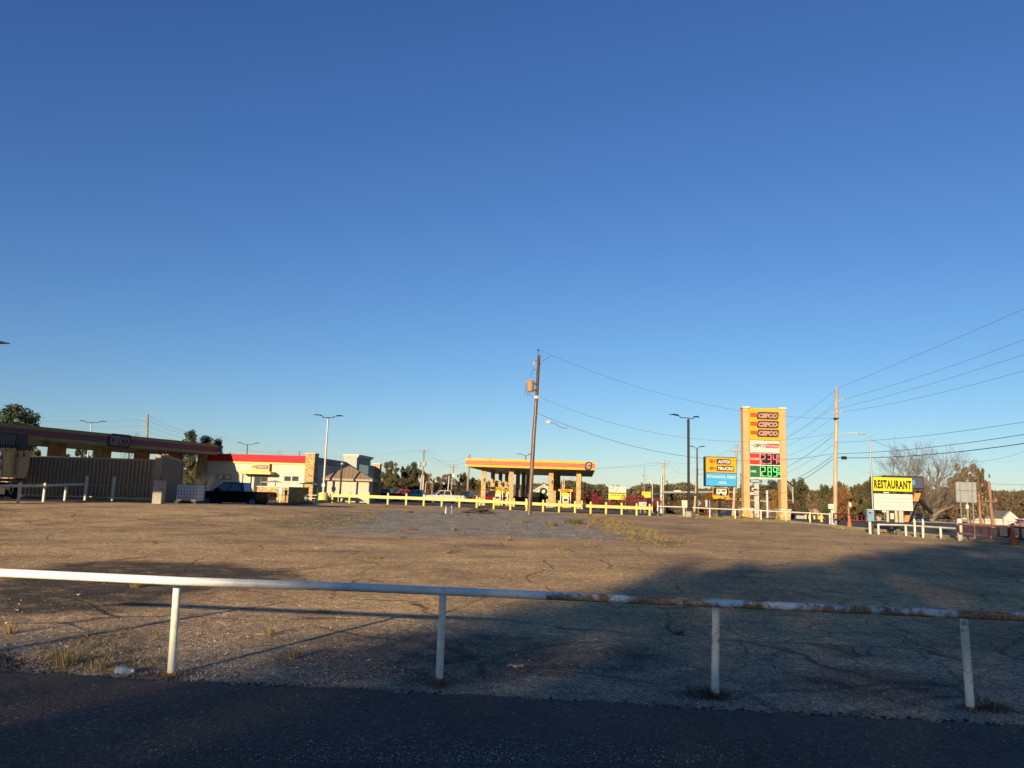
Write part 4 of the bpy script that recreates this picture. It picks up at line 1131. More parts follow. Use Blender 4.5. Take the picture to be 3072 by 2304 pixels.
mb = MB(); q = bl(2795, 1540, 2); mb.bar(bl(2748, 1490, 1), Vector((q.x, D + 2, q.z)), .24, .24, 10); mb.build('brace', BLACK, t, True)
for p4 in (((2746, 1479.5), (2763, 1480), (2755, 1504), (2739, 1503)), ((2716.5, 1546), (2731, 1546), (2725, 1569), (2711, 1568))):
    mb = MB(); mb.poly([bl(px, py, -.35) for px, py in p4], (0, .25, 0)); mb.build('orange_panel', mat('orange panel', (.62, .25, .07), .5), t)

# small signs
def small_sign(name, label, px, D, ytop, ybot, wpx, face, letters=None, posts=1, lettermat=None, h_post=None, cat='sign', group=None, rotd=False):
    p = at(px, D); t = thing(name, p, label, cat, group); w2 = wpx * D / FOC / 2
    z0, z1 = zof(px, ybot, D), zof(px, ytop, D)
    mb = MB()
    if rotd: zc = (z0 + z1) / 2; r = (z1 - z0) / 2; mb.poly([(p.x - r, D, zc), (p.x, D, zc - r), (p.x + r, D, zc), (p.x, D, zc + r)], (0, .03, 0))
    else: mb.bev(p.x - w2, p.x + w2, D - .02, D + .05, z0, z1, .01)
    pn = mb.build('panel', face, t)
    if letters:
        mb = MB()
        for s, (a, b, c, d), sh, bo in letters: put_text(mb, s, p.x - w2 + 2 * w2 * a, p.x - w2 + 2 * w2 * b, z0 + (z1 - z0) * c, z0 + (z1 - z0) * d, D - .03, sh, bo)
        mb.build('lettering', lettermat or BLACK, pn)
    for k in range(posts):
        x = p.x + (0 if posts == 1 else (-w2 + .15 + k * (2 * w2 - .3))); mb = MB(); mb.box(x - .04, x + .04, D + .055, D + .13, p.z - .1, z1 - .03 if h_post is None else z0 + .05); mb.build('post', STEEL, t)
    return t
small_sign('bank_sign', 'small white sign with black initials behind the right end of the yellow rail', 1928, 82, 1506, 1518.5, 22, SIGNW, [('CNB', (.08, .92, .2, .85), 0, .0)], 2)
small_sign('warning_sign', 'diamond-shaped sign seen from behind beside the dark lamp post', 2096, 115, 1500, 1518, 18, STEEL, rotd=True)
small_sign('road_sign', 'pale rectangular sign on a post left of the direction sign pole', 2123, 112, 1500, 1521, 13, mat('pale sign back', (.5, .5, .48), .5))
small_sign('road_sign', 'pair of pale yellow box signs just left of the dark lamp post', 2054, 108, 1501, 1520, 17, mat('pale yellow box', (.62, .58, .36), .5), posts=2)
small_sign('road_sign', 'small white sign on a thin pole in front of the grey tree trunks', 2655, 84, 1530, 1537, 14, SIGNW)
small_sign('ad_billboard', 'bright yellow billboard asking for advertisers above the burgundy bushes', 1852, 170, 1481, 1499, 53, mat('bright yellow board', (.66, .60, .06), .5), [('YOUR AD HERE', (.06, .98, .60, .88), 0, .03)], 2)
small_sign('billboard', 'white lettered billboard just above the yellow advertising board', 1852, 176, 1459, 1478, 52, SIGNW, [('MOTEL INN', (.07, .6, .55, .85), 0, .02), ('ROOMS', (.1, .55, .2, .42), 0, .02), ('24 HR', (.72, .95, .6, .85), 0, .0)], 2, mat('faded sign letters', (.25, .24, .20), .6))
small_sign('liquor_sign', 'yellow shop sign half hidden by burgundy foliage left of the street lamp', 1939, 165, 1475, 1493, 27, mat('orange yellow board', (.66, .50, .06), .5), [('LIQUOR', (.1, .9, .52, .86), 0, .02)], 1, mat('ochre letters', (.45, .26, .02), .6))
# the far fuel brand's sign behind the price sign
D = 120; p = at(2271, D); t = thing('fuel_sign', p, 'far blue diesel sign with small price boards seen between the price sign columns', 'sign')
TEAL = mat('teal fascia', (.03, .17, .23), .45, var=.06); BLUE = mat('sign steel blue', (.05, .15, .29), .45)
mb = MB(); z = zof(2271, 1415, D); mb.box(p.x - .35, p.x + .35, D, D + .4, p.z, z); mb.build('pole', mat('pale concrete pole', (.5, .44, .36), .8), t)
for y0, y1, x0, x1, mt in ((1420, 1434, 2221, 2285, BLUE), (1434.5, 1437.5, 2221, 2285, SIGNW), (1439, 1447.5, 2221, 2285, BLUE), (1463.5, 1472, 2254, 2272, SIGNW), (1476.5, 1484.5, 2249, 2272, SIGNW)):
    a, b = W(x0, y0, D), W(x1, y1, D); mb = MB(); mb.box(a.x, b.x, D - .3, D - .01, zof(2253, y1, D), zof(2253, y0, D)); mb.build('panel', mt, t)
a = W(2252, 1446, D); b = W(2277, 1441, D); mb = MB(); put_text(mb, 'DIESEL', a.x, b.x, zof(2265, 1446.3, D), zof(2265, 1440.3, D), D - .32, 0, .03); a = W(2224, 1432, D); b = W(2233, 1422, D); put_text(mb, 'V', a.x, b.x, zof(2228, 1433, D), zof(2228, 1422, D), D - .32, .2, .05); mb.build('lettering', SIGNW, t)
mb = MB(); a = W(2256, 1482, D); b = W(2271, 1478, D); put_text(mb, 'OPEN', a.x, b.x, zof(2262, 1483, D), zof(2262, 1478, D), D - .32, 0, .03); mb.build('lettering', SIGNR, t)
mb = MB(); a = W(2258, 1470, D); b = W(2271, 1465, D); mb.box(a.x, b.x - .05, D - .32, D - .301, zof(2264, 1470.5, D), zof(2264, 1466, D)); mb.build('price_window', BLACK, t)
# ------------------------------------------------------------------ lamp posts
LAMPH = mat('lamp head dark', (.02, .021, .024), .45, .3)
ALU = mat('pale metal pole', (.42, .41, .38), .45, .25, var=.12)
LENS = mat('lamp glass', (.10, .12, .14), .2)
def lamp_head(par, root, dirv, L_=.75, up=.18):
    """flat tapered head with an elbow, pointing along dirv"""
    d = Vector((dirv[0], dirv[1], 0)).normalized(); n = Vector((-d.y, d.x, 0))
    mb = MB(); e = root + Vector((0, 0, .17)); mb.tube([root, root + Vector((0, 0, .10)), e + d * .12], .04, 8)
    prof = [(.05, .07, .10), (.25, .15, .13), (.6, .16, .10), (1, .07, .02)]
    vs = []; fs = []
    for k, (u, wd_, th) in enumerate(prof):
        c = e + d * (.08 + u * L_) + Vector((0, 0, up * math.sin(u * 2.4) * .6 - .0))
        vs += [c - n * wd_ - Vector((0, 0, th * .4)), c + n * wd_ - Vector((0, 0, th * .4)), c + n * wd_ * .8 + Vector((0, 0, th * .6)), c - n * wd_ * .8 + Vector((0, 0, th * .6))]
    for k in range(3):
        for i in range(4): j = (i + 1) % 4; fs.append((k * 4 + i, k * 4 + j, k * 4 + 4 + j, k * 4 + 4 + i))
    fs += [(3, 2, 1, 0), (12, 13, 14, 15)]
    mb.add(vs, fs); return mb.build('lamp_head', LAMPH, par)
def lamp_post(label, px, D, ytop, arms, r=.09, m=ALU, base=None, square=False, py=None, arm=.75, hl=.75, z=None, basem=None):
    p = at(px, D, py)
    t = thing('lamp_post', p, label, 'lamp post', 'lamp posts of the filling station')
    pt = Vector((p.x, p.y, z if z else zof(px, ytop, D)))
    zb = p.z
    if base:
        r_, h_ = base; mb = MB(); mb.lathe(p, [(r_, -.1), (r_, h_ - .06), (r_ * .9, h_)], 18); mb.build('footing', basem or CONC, t, True); zb = p.z + h_
    mb = MB(); b0 = Vector((p.x, p.y, zb - (0 if base else .1)))
    if square: mb.bev(p.x - r, p.x + r, p.y - r, p.y + r, b0.z, pt.z, .02)
    else: mb.bar(b0, pt, r * 1.15, r * .75, 12)
    mb.build('pole', m, t, not square)
    mb = MB(); mb.bev(p.x - r * 1.7, p.x + r * 1.7, p.y - r * 1.7, p.y + r * 1.7, zb, zb + .05, .01); mb.build('base_plate', m, t)
    ps_ = [pt + Vector((d[0], d[1], 0)).normalized() * arm for d in arms]
    mb = MB(); mb.bar(pt - Vector((0, 0, .02)), pt + Vector((0, 0, .16)), r * .6, r * .6, 8)
    for q in ps_: mb.bar(pt + Vector((0, 0, .13)), q + Vector((0, 0, .13)), .035, .035, 6)
    mb.build('crossarm', LAMPH, t)
    for q, d in zip(ps_, arms): lamp_head(t, q + Vector((0, 0, .12)), d, hl)
    return t
lamp_post('slim double lamp post rising behind the shaded long canopy', 252, 108, 1270, [(-1, .3), (1, .2)], .10, arm=.9, hl=1.1)
tl = lamp_post('tall pale double lamp post on a round yellow footing beside the pump-house hut', 968, 78.5, 1256, [(-1, .1), (1, .3)], .11, ALU, (.48, .92), py=1507, arm=.55, hl=.95, basem=YEL2)
mb = MB(); q = wloc(tl); mb.bev(q.x - .16, q.x + .16, q.y - .2, q.y + .1, q.z + 1.5, q.z + 1.85, .02); mb.build('junction_box', SIGNW, tl)
lamp_post('small double lamp post showing above the red store parapet', 731, 128, 1335, [(-1, .2), (1, .2)], .10, DSTEEL, arm=.9, hl=1.0)
lamp_post('double lamp post whose heads show just above the yellow canopy', 1574, 146, 1368, [(-1, .4), (.8, -.6)], .12, DSTEEL, arm=.55, hl=1.4)
lamp_post('tall dark square double lamp post left of the direction sign', 2066, 73, 1258, [(-1, -.2), (1, 1)], .105, DSTEEL, (.34, .56), True, py=1552, arm=.85, hl=1.05)
lamp_post('dark double lamp post just behind and right of the tall square one', 2092, 104, 1347, [(-1, .3), (1, .4)], .12, DSTEEL, (.3, .3), arm=.3, hl=1.0)
lamp_post('lamp post outside the left edge whose head tip shows against the sky', -172, 34, 1046, [(1, .12), (-1, .1)], .09, ALU, (.3, .6), arm=.85, hl=.95)
lamp_post('lamp post left of the view whose thin shadow crosses the lot', -1130, 19.7, 0, [(1, .3), (-1, -.3)], .08, ALU, (.3, .6), z=8.4)

# ------------------------------------------------------------------ utility poles
def wood_material(name, c0, c1, c2):
    m, nt, b = newmat(name); L = nt.links
    v = objco(nt, (9, 9, .5)); n = noise(nt, v, 2.2, 8, .7); n2 = noise(nt, objco(nt), .6, 4)
    c = ramped(nt, n, [(.28, c0), (.5, c1), (.72, c2)])
    c = mix(nt, 1.0, c, ramped(nt, n2, [(.3, .72), (.7, 1.15)]), 'MULTIPLY')
    L.new(c, b.inputs['Base Color']); b.inputs['Roughness'].default_value = .9; b.inputs['Specular IOR Level'].default_value = .15
    bn = nt.nodes.new('ShaderNodeBump'); bn.inputs['Strength'].default_value = .7; bn.inputs['Distance'].default_value = .03; L.new(n, bn.inputs['Height']); L.new(bn.outputs[0], b.inputs['Normal'])
    return m
WP_DARK = wood_material('creosoted pole wood', (.035, .018, .012), (.12, .06, .035), (.28, .17, .10))
WP_PALE = wood_material('bleached pole wood', (.22, .15, .09), (.42, .31, .20), (.55, .44, .30))
WP_GREY = wood_material('grey pole wood', (.12, .10, .08), (.24, .20, .16), (.36, .31, .25))
WP_RED = wood_material('reddish pole wood', (.12, .06, .04), (.26, .14, .09), (.36, .22, .15))
WIRE = mat('black cable', (.05, .052, .056), .6)
INS = mat('porcelain insulator', (.42, .40, .38), .3)
GREY = mat('transformer grey', (.42, .43, .42), .5, var=.1, dirt=.2)
def upole(label, px, D, pxt, pyt, r0, r1, m, py=None, group='utility poles'):
    p = at(px, D, py); q = W(pxt, pyt, D)
    t = thing('utility_pole', p, label, 'utility pole', group)
    n = 9; pts = [p - Vector((0, 0, .1)) + (q - p) * (k / (n - 1)) + Vector((.02 * math.sin(k * 1.3), 0, 0)) * (k not in (0, n - 1)) for k in range(n)]
    mb = MB(); mb.tube(pts, r0, 12, [r0 + (r1 - r0) * k / (n - 1) for k in range(n)]); mb.build('trunk', m, t, True)
    return t, p, q
def crossarm(t, q, dz, half, m=None, ins=3, ang=0.0, brace=True):
    d = Vector((math.cos(ang), math.sin(ang), 0)); c = q - Vector((0, .14, dz)); mb = MB()
    mb.bar(c - d * half, c + d * half, .06, .06, 4); mb.build('crossarm', m or WP_GREY, t)
    if brace:
        mb = MB(); mb.bar(c - d * half * .55, c - Vector((0, 0, half * .5)), .02, .02, 5); mb.bar(c + d * half * .55, c - Vector((0, 0, half * .5)), .02, .02, 5); mb.build('brace', STEEL, t)
    out = []
    for k in range(ins):
        u = -half + 2 * half * k / max(1, ins - 1) if ins > 1 else 0
        a = c + d * u * .94; mb = MB(); mb.lathe(a + Vector((0, 0, .06)), [(.03, 0), (.06, .06), (.03, .1), (.055, .15), (.02, .2)], 8); mb.build('insulator', INS, t, True); out.append(a + Vector((0, 0, .24)))
    return out
def can(t, c, r=.24, h=.75, m=None):
    mb = MB(); mb.lathe(c, [(r * .9, 0), (r, .04), (r, h - .05), (r * .85, h), (r * .25, h + .05)], 14); o = mb.build('transformer', m or GREY, t, True)
    b = MB(); b.lathe(c + Vector((0, 0, h + .03)), [(.05, 0), (.035, .08), (.05, .12), (.02, .24)], 8); b.build('bushing', INS, o, True)
    return o
def wire(a, b, sag, name='power_line', r=.012, n=18, grp=None, label=None, cat='cable', parent=None, m=None):
    a = Vector(a); b = Vector(b); pts = []
    for k in range(n + 1):
        u = k / n; p = a + (b - a) * u; p.z -= sag * 4 * u * (1 - u); pts.append(p)
    mb = MB(); mb.tube(pts, r * .72, 5); o = mb.build(name, m or WIRE, parent, loc=None if parent else a)
    if not parent: tag(o, label, cat, grp)
    return o

# leaning brown pole with the rusty transformer
t1, p1, q1 = upole('leaning brown wooden pole with a rusty transformer at the middle of the lot', 1587, 62, 1617, 1062, .185, .13, WP_DARK, 1546)
mb = MB(); mb.tube([p1 + Vector((-.02, -.19, .05)), p1 + (q1 - p1) * .35 + Vector((-.02, -.175, 0)), p1 + (q1 - p1) * .7 + Vector((-.02, -.16, 0))], .022, 6); mb.build('ground_wire', mat('bright conduit', (.45, .40, .33), .5), t1)
def on1(py): return p1 + (q1 - p1) * ((1546 - py) / (1546 - 1062.0))
RUSTCAN = pipe_material('rusty transformer', (.52, .46, .40), 1.55, 9.0, False)
c = on1(1178) + Vector((-.52, -.22, -.05)); mb = MB(); mb.lathe(c, [(.25, 0), (.27, .04), (.27, .78), (.30, .80), (.30, .88), (.12, .95)], 18); tr = mb.build('transformer', RUSTCAN, t1, True)
mb = MB(); mb.lathe(c + Vector((-.02, 0, .93)), [(.05, 0), (.03, .07), (.05, .1), (.02, .2)], 8); mb.lathe(c + Vector((-.28, 0, .72)), [(.05, 0), (.06, .1), (.03, .16)], 8); mb.build('bushing', INS, tr, True)
mb = MB(); mb.box(c.x + .2, c.x + .46, c.y - .06, c.y + .1, c.z + .1, c.z + .2); mb.box(c.x + .2, c.x + .46, c.y - .06, c.y + .1, c.z + .62, c.z + .72); mb.build('bracket', BLACK, tr)
a = on1(1092) + Vector((-.36, -.1, 0)); mb = MB(); mb.bar(a + Vector((0, 0, -.16)), a + Vector((.02, 0, .18)), .045, .045, 8); mb.bar(a + Vector((0, 0, -.15)), on1(1104), .03, .03, 6); mb.build('fuse_cutout', INS, t1)
mb = MB(); mb.bar(q1 + Vector((-.12, -.1, -.35)), q1 + Vector((-.08, -.05, .22)), .02, .02, 6); mb.lathe(q1 + Vector((-.08, -.05, .2)), [(.03, 0), (.075, .06), (.04, .11), (.06, .16), (.02, .2)], 10); mb.build('top_insulator', BLACK, t1, True)
for pts in ([on1(1112) + Vector((-.1, -.15, 0)), on1(1112) + Vector((-.45, -.2, .05)), c + Vector((.0, 0, 1.35)), c + Vector((-.03, 0, 1.05))],
            [c + Vector((-.28, -.1, .75)), c + Vector((-.36, -.12, .2)), c + Vector((-.30, -.12, -.2)), on1(1196) + Vector((-.15, -.15, 0))],
            [c + Vector((-.29, -.1, .6)), c + Vector((-.46, -.12, .1)), c + Vector((-.44, -.1, -.45))],
            [c + Vector((-.1, -.25, .1)), c + Vector((-.2, -.26, -.1)), c + Vector((-.26, -.24, -.45))],
            [on1(1098) + Vector((.1, -.15, 0)), on1(1080) + Vector((.45, -.1, 0)), W(1652, 1069, 61.8)],
            [a + Vector((.02, 0, .2)), a + Vector((.12, 0, .28)), on1(1086)]):
    P = []
    for k in range(len(pts) - 1):
        for u in (0, .33, .66): P.append(pts[k].lerp(pts[k + 1], u))
    P.append(pts[-1]); P = [P[0]] + [(P[i - 1] + P[i] + P[i + 1]) / 3 for i in range(1, len(P) - 1)] + [P[-1]]
    mb = MB(); mb.tube(P, .016, 5); mb.build('jumper_wire', WIRE, t1)
mb = MB(); k_ = on1(1195); mb.box(k_.x - .2, k_.x + .14, k_.y - .2, k_.y - .16, k_.z - .12, k_.z + .12); mb.bar(k_ + Vector((.12, -.1, -.05)), k_ + Vector((.26, -.1, .02)), .05, .05, 8); mb.build('cable_bracket', GREY, t1)

# pale tall pole on the right with the street lamp
t2, p2, q2 = upole('tall pale utility pole with a white street lamp arm right of the price sign', 2504, 64, 2510, 1167, .175, .125, WP_PALE, 1574)
def on2(py): return p2 + (q2 - p2) * ((1574 - py) / (1574 - 1167.0))
A = on2(1308); e = W(2577, 1304, 63); mb = MB(); mb.tube([A, A + (e - A) * .25 + Vector((0, 0, .14)), A + (e - A) * .6 + Vector((0, 0, .2)), e + Vector((0, 0, .12))], .03, 7); mb.build('lamp_arm', ALU, t2)
e2 = W(2597, 1305.5, 63); d = (e2 - e); mb = MB(); mb.bev(e.x - .05, e2.x, e.y - .13, e.y + .13, e.z + .02, e.z + .16, .05); mb.build('lamp_head', GREY, t2)
for (x0, y0, x1, y1) in ((2512, 1205, 2529, 1199), (2506, 1242, 2490, 1232), (2510, 1240, 2527, 1236)):
    a, b = W(x0, y0, 63.8), W(x1, y1, 63.8); mb = MB(); mb.bar(a, b, .03, .03, 6); o = mb.build('side_bracket', GREY, t2)
    mb = MB(); mb.lathe(b, [(.03, -.05), (.065, 0), (.035, .05), (.06, .1), (.03, .15)], 8); mb.build('insulator', INS, o, True)
mb = MB(); mb.lathe(q2, [(.05, -.05), (.07, .06), (.04, .1), (.06, .15), (.02, .2)], 8); mb.build('top_insulator', INS, t2, True)
mb = MB(); mb.lathe(on2(1252) + Vector((0, 0, -.2)), [(.19, 0), (.19, .12)], 12); mb.box(on2(1255).x - .25, on2(1255).x - .05, on2(1255).y - .2, on2(1255).y - .05, on2(1255).z - .2, on2(1255).z); mb.build('cable_bracket', BLACK, t2)
mb = MB(); k_ = on2(1520); mb.box(k_.x - .62, k_.x - .17, k_.y - .2, k_.y - .12, k_.z - .2, k_.z + .2); mb.build('meter_plate', SIGNW, t2)

# other poles
def wires(points, r=.011): pass
t3, p3, q3 = upole('grey wooden pole rising over the shaded long canopy', 436, 122, 443, 1242, .25, .17, WP_GREY); 
for k, y in enumerate((1256, 1274, 1292)): 
    c = W(437, y, 122); mb = MB(); mb.bar(c, c + Vector((-.75, 0, .05)), .035, .035, 6); mb.lathe(c + Vector((-.75, 0, 0)), [(.05, 0), (.07, .1), (.03, .2)], 8); mb.build('side_bracket', GREY, t3)
t4, p4, q4 = upole('thin pole with hanging cables at the end of the shaded canopy', 659, 150, 662, 1308, .17, .12, WP_GREY)
crossarm(t4, q4, .4, .9, ins=2); can(t4, q4 + Vector((.4, -.2, -3.2)), .25, .8)
t5, p5, q5 = upole('short dark pole top above the red store parapet', 897, 170, 898, 1352, .2, .15, WP_GREY); crossarm(t5, q5, .3, .7, ins=2, brace=False)
t6, p6, q6 = upole('pole with broad top crossarm and two hanging transformers right of the store', 1266, 150, 1271.5, 1348, .21, .15, WP_GREY)
i6 = crossarm(t6, q6, .3, 1.15, ins=3); can(t6, q6 + Vector((-.75, -.2, -3.4)), .3, .9); can(t6, q6 + Vector((.3, -.2, -3.3)), .3, .9)
mb = MB(); mb.bar(Vector((p6.x - .45, p6.y - .2, p6.z)), Vector((p6.x - .25, p6.y - .2, q6.z - 5)), .09, .08, 8); mb.build('white_conduit', SIGNW, t6)
mb = MB(); mb.bar(Vector((p6.x + .1, p6.y - .3, p6.z)), Vector((p6.x + .2, p6.y - .3, q6.z - 5)), .1, .08, 8); mb.build('white_conduit', SIGNW, t6)
t7, p7, q7 = upole('thin pole with white box standing before the green tree', 1352, 168, 1361, 1393, .19, .13, WP_GREY); crossarm(t7, q7, .5, .9, ins=2, brace=False)
mb = MB(); k_ = q7 + (p7 - q7) * .3; mb.box(k_.x - .05, k_.x + .4, k_.y - .4, k_.y - .2, k_.z - .45, k_.z + .3); mb.build('white_box', SIGNW, t7)
mb = MB(); mb.bar(Vector((p7.x - .75, p7.y - .2, p7.z)), Vector((p7.x - .5, p7.y - .2, p7.z + 5.2)), .12, .1, 8); mb.build('white_conduit', SIGNW, t7)
t8, p8, q8 = upole('dark pole rising through the left corner of the yellow canopy', 1401, 142, 1409, 1362, .21, .15, WP_GREY)
t9, p9, q9 = upole('pale pole with two crossarms beside the traffic signal mast', 1988, 134, 1992, 1380, .22, .15, WP_PALE)
i9 = crossarm(t9, q9, .65, 1.0, ins=3); crossarm(t9, q9, 1.25, .7, WP_GREY, 2, brace=False)
t10, p10, q10 = upole('pale pole with wide crossarm right behind the direction sign', 2198, 118, 2211, 1331, .22, .15, WP_PALE)
i10 = crossarm(t10, q10, 1.2, 1.2, WP_GREY, 3)
t11, p11, q11 = upole('leaning pale pole with crossarms and transformers behind the dark lamp posts', 2081, 128, 2093, 1404, .2, .14, WP_PALE)
crossarm(t11, q11, .2, 1.0, WP_GREY, 2, brace=False); crossarm(t11, q11 - Vector((0, 0, .85)), .2, .7, WP_GREY, 3, brace=False)
t12, p12, q12 = upole('reddish wooden pole without wires behind the metal-backed sign', 2943, 72, 2936, 1478, .13, .10, WP_RED, 1585)
t13, p13, q13 = upole('taller reddish wooden pole with a small crossarm at far right', 2979, 70, 2966, 1440, .16, .12, WP_RED, 1590)
crossarm(t13, q13 - Vector((0, 0, 1.9)), .0, .5, WP_GREY, 2, brace=False)
t14, p14, q14 = upole('thin pole carrying a white box behind the long shop', 2545, 118, 2546, 1502, .14, .1, WP_GREY)
can(t14, q14 + Vector((.12, -.2, -.9)), .22, .55, SIGNW)
t15, p15, q15 = upole('short grey pole with white box behind the square metal sign', 2905, 82, 2901, 1510, .12, .09, WP_GREY); can(t15, q15 + Vector((-.12, -.2, -.6)), .16, .45, SIGNW)
t16, p16, q16 = upole('slender pole before the dark trees right of the store', 1296, 160, 1297, 1441, .13, .1, WP_GREY)
mb = MB(); mb.tube([q16 + Vector((-.1, -.1, -.8)), q16 + Vector((-.35, -.1, -.5)), q16 + Vector((-.8, -.1, -.55))], .05, 6); mb.build('lamp_arm', ALU, t16)
t17, p17, q17 = upole('short pale pole with small lamp right of the pole with conduits', 1275, 158, 1277, 1450, .13, .1, WP_PALE)
mb = MB(); mb.tube([q17 + Vector((0, 0, -.1)), q17 + Vector((.2, -.1, .25)), q17 + Vector((.45, -.1, .3))], .07, 6); mb.build('lamp_head', GREY, t17)
# twin poles with lamp cluster seen under the yellow canopy
t18, p18, q18 = upole('twin pale poles carrying lamps seen under the yellow canopy', 1692, 160, 1693, 1431, .17, .15, WP_PALE)
mb = MB(); mb.bar(p18 + Vector((-.45, 0, 0)), q18 + Vector((-.3, 0, 0)), .14, .12, 8); mb.build('pole', WP_PALE, t18)
mb = MB(); mb.box(q18.x - .9, q18.x + .6, q18.y - .2, q18.y, q18.z - .3, q18.z - .15); mb.box(q18.x - .5, q18.x + .2, q18.y - .3, q18.y + .1, q18.z + .2, q18.z + .5); mb.build('lamp_cluster', GREY, t18)

# grey trunk-like posts under the reader board
PALEPOST = wood_material('pale debarked post', (.30, .26, .19), (.44, .38, .28), (.52, .46, .35))
for k, (px, pxt) in enumerate(((2663, 2664), (2671, 2671), (2689, 2687), (2701, 2699), (2706, 2705))):
    p = at(px, 80); q = W(pxt, 1515, 80); mb = MB(); mb.bar(p - Vector((0, 0, .1)), q, .17, .15, 10)
    tag(mb.build('timber_post', PALEPOST, smooth=True, loc=p), ['leftmost pale timber post under the white reader board', 'second pale timber post under the white reader board, left of the black pole', 'pale timber post just right of the black sign pole', 'fourth pale timber post under the right part of the reader board', 'rightmost pale timber post under the reader board'][k], 'post', 'pale timber posts across the road')

# ------------------------------------------------------------------ street light with truss arm, signal masts
def truss_light(label, px, D, ytop, pxe, pye, ybase=None):
    p = at(px, D, ybase); q = W(px, ytop, D); q.x = p.x; t = thing('street_light', p, label, 'street light')
    mb = MB(); mb.bar(p, q, .11, .08, 10); mb.build('pole', GALV, t, True)
    e = W(pxe, pye, D); mb = MB(); mb.bar(q - Vector((0, 0, .1)), e, .04, .03, 6); mb.bar(q - Vector((0, 0, 1.0)), e - Vector((0, 0, .25)), .04, .03, 6)
    for u in (.3, .6, .9):
        a = (q - Vector((0, 0, .1))).lerp(e, u); b = (q - Vector((0, 0, 1.0))).lerp(e - Vector((0, 0, .25)), u); mb.bar(a, b, .025, .025, 5)
    mb.build('truss_arm', GALV, t)
    d = (e - q); d.z = 0; d.normalize(); mb = MB(); c = e + d * .4; mb.lathe(c - Vector((0, 0, .12)), [(.12, 0), (.2, .08), (.12, .16)], 10); mb.build('lamp_head', GREY, t, True); return t
GALV = mat('galvanised pole', (.40, .39, .36), .45, .35, var=.12)
s1 = truss_light('galvanised street light with truss arm above the burgundy bushes', 1957, 122, 1440, 1936, 1426)
mb = MB(); q = W(1957, 1483, 122); e = W(1985, 1480, 124); mb.bar(q, e, .05, .05, 6); mb.build('signal_arm', GALV, s1)
s2 = truss_light('galvanised street light with truss arm just right of the price sign', 2380, 118, 1461, 2361, 1448, 1543)
mb = MB(); q = W(2380, 1502, 118); e = W(2345, 1497, 118); mb.bar(q, e, .05, .05, 6); mb.build('signal_arm', GALV, s2)
YSIG = mat('signal yellow', (.58, .36, .03), .5)
def signal(par, px, py, D, wpx, hpx):
    c = W(px, py, D); w2, h2 = wpx * D / FOC / 2, hpx * D / FOC / 2; mb = MB(); mb.bev(c.x - w2, c.x + w2, c.y - .35, c.y - .1, c.z - h2, c.z + h2, .03); o = mb.build('signal_head', YSIG, par)
    mb = MB()
    for k in (-1, 0, 1): mb.lathe((0, 0, 0), [(0.001, 0)], 3) if False else mb.poly([(c.x + k * w2 * .62 + .11 * math.cos(a), c.y - .36, c.z + .11 * math.sin(a)) for a in np.linspace(0, 5.8, 10)], (0, .009, 0))
    mb.build('lenses', BLACK, o)
D = 126; p = at(1984, D); t = thing('signal_mast', p, 'thick grey signal mast with a long arm reaching right towards the direction sign', 'traffic signal')
mb = MB(); q = W(1984, 1428, D); q.x = p.x; mb.bar(p, q, .28, .2, 12); mb.build('pole', GALV, t, True)
mb = MB(); mb.bar(W(1984, 1477, D), W(2212, 1476, D), .22, .12, 10); mb.build('mast_arm', GALV, t, True)
mb = MB(); a = W(2022, 1474, D); mb.bev(a.x, a.x + 1.1, a.y - .3, a.y - .15, a.z - .1, a.z + .2, .03); mb.build('sign_plate', SIGNW, t)
D = 122; p = at(2303, D, 1543); t2_ = thing('signal_mast', p, 'grey signal mast between the price sign columns with arm reaching left and green street sign', 'traffic signal')
mb = MB(); q = W(2301, 1471, D); mb.bar(p, q, .27, .22, 12); mb.build('pole', GALV, t2_, True)
mb = MB(); mb.bar(W(2302, 1504.5, D), W(2146, 1493, D), .17, .10, 10); mb.build('mast_arm', GALV, t2_, True)
for px, py in ((2146, 1493.5), (2184, 1496), (2222, 1499)): signal(t2_, px, py, D, 15, 7)
mb = MB(); c = W(2276, 1502.5, D); mb.box(c.x - .45, c.x + .45, c.y - .35, c.y - .25, c.z - .14, c.z + .16); gs = mb.build('street_name_sign', mat('street sign green', (.05, .40, .24), .5), t2_)
mb = MB(); mb.box(c.x - .33, c.x + .3, c.y - .36, c.y - .351, c.z - .03, c.z + .04); mb.build('lettering', SIGNW, gs)

# lattice radio masts far away
for px, y, D, lab in ((1933, 1397, 240, 'slim red-and-white radio mast above the yellow shop sign'), (1711, 1428, 420, 'thin distant radio mast above the treeline under the canopy end'), (1718, 1430, 430, 'right one of a pair of thin distant radio masts')):
    p = at(px, D); q = W(px, y, D); mb = MB(); r = .0007 * D
    n = 14
    for k in range(3):
        a = 2.09 * k; o = Vector((math.cos(a), math.sin(a), 0)) * r; mb.bar(p + o, q + o * .5, .0002 * D, .00015 * D, 4)
    for k in range(n):
        for j in range(3):
            z0, z1 = k / n, (k + 1) / n; o0 = Vector((math.cos(2.09 * j), math.sin(2.09 * j), 0)) * r; o1 = Vector((math.cos(2.09 * (j + 1)), math.sin(2.09 * (j + 1)), 0)) * r
            mb.bar(p.lerp(q, z0) + o0, p.lerp(q, z1) + o1, .0001 * D, .0001 * D, 3, False)
    tag(mb.build('radio_mast', mat('mast paint', (.36, .30, .28), .6), loc=p), lab, 'mast')

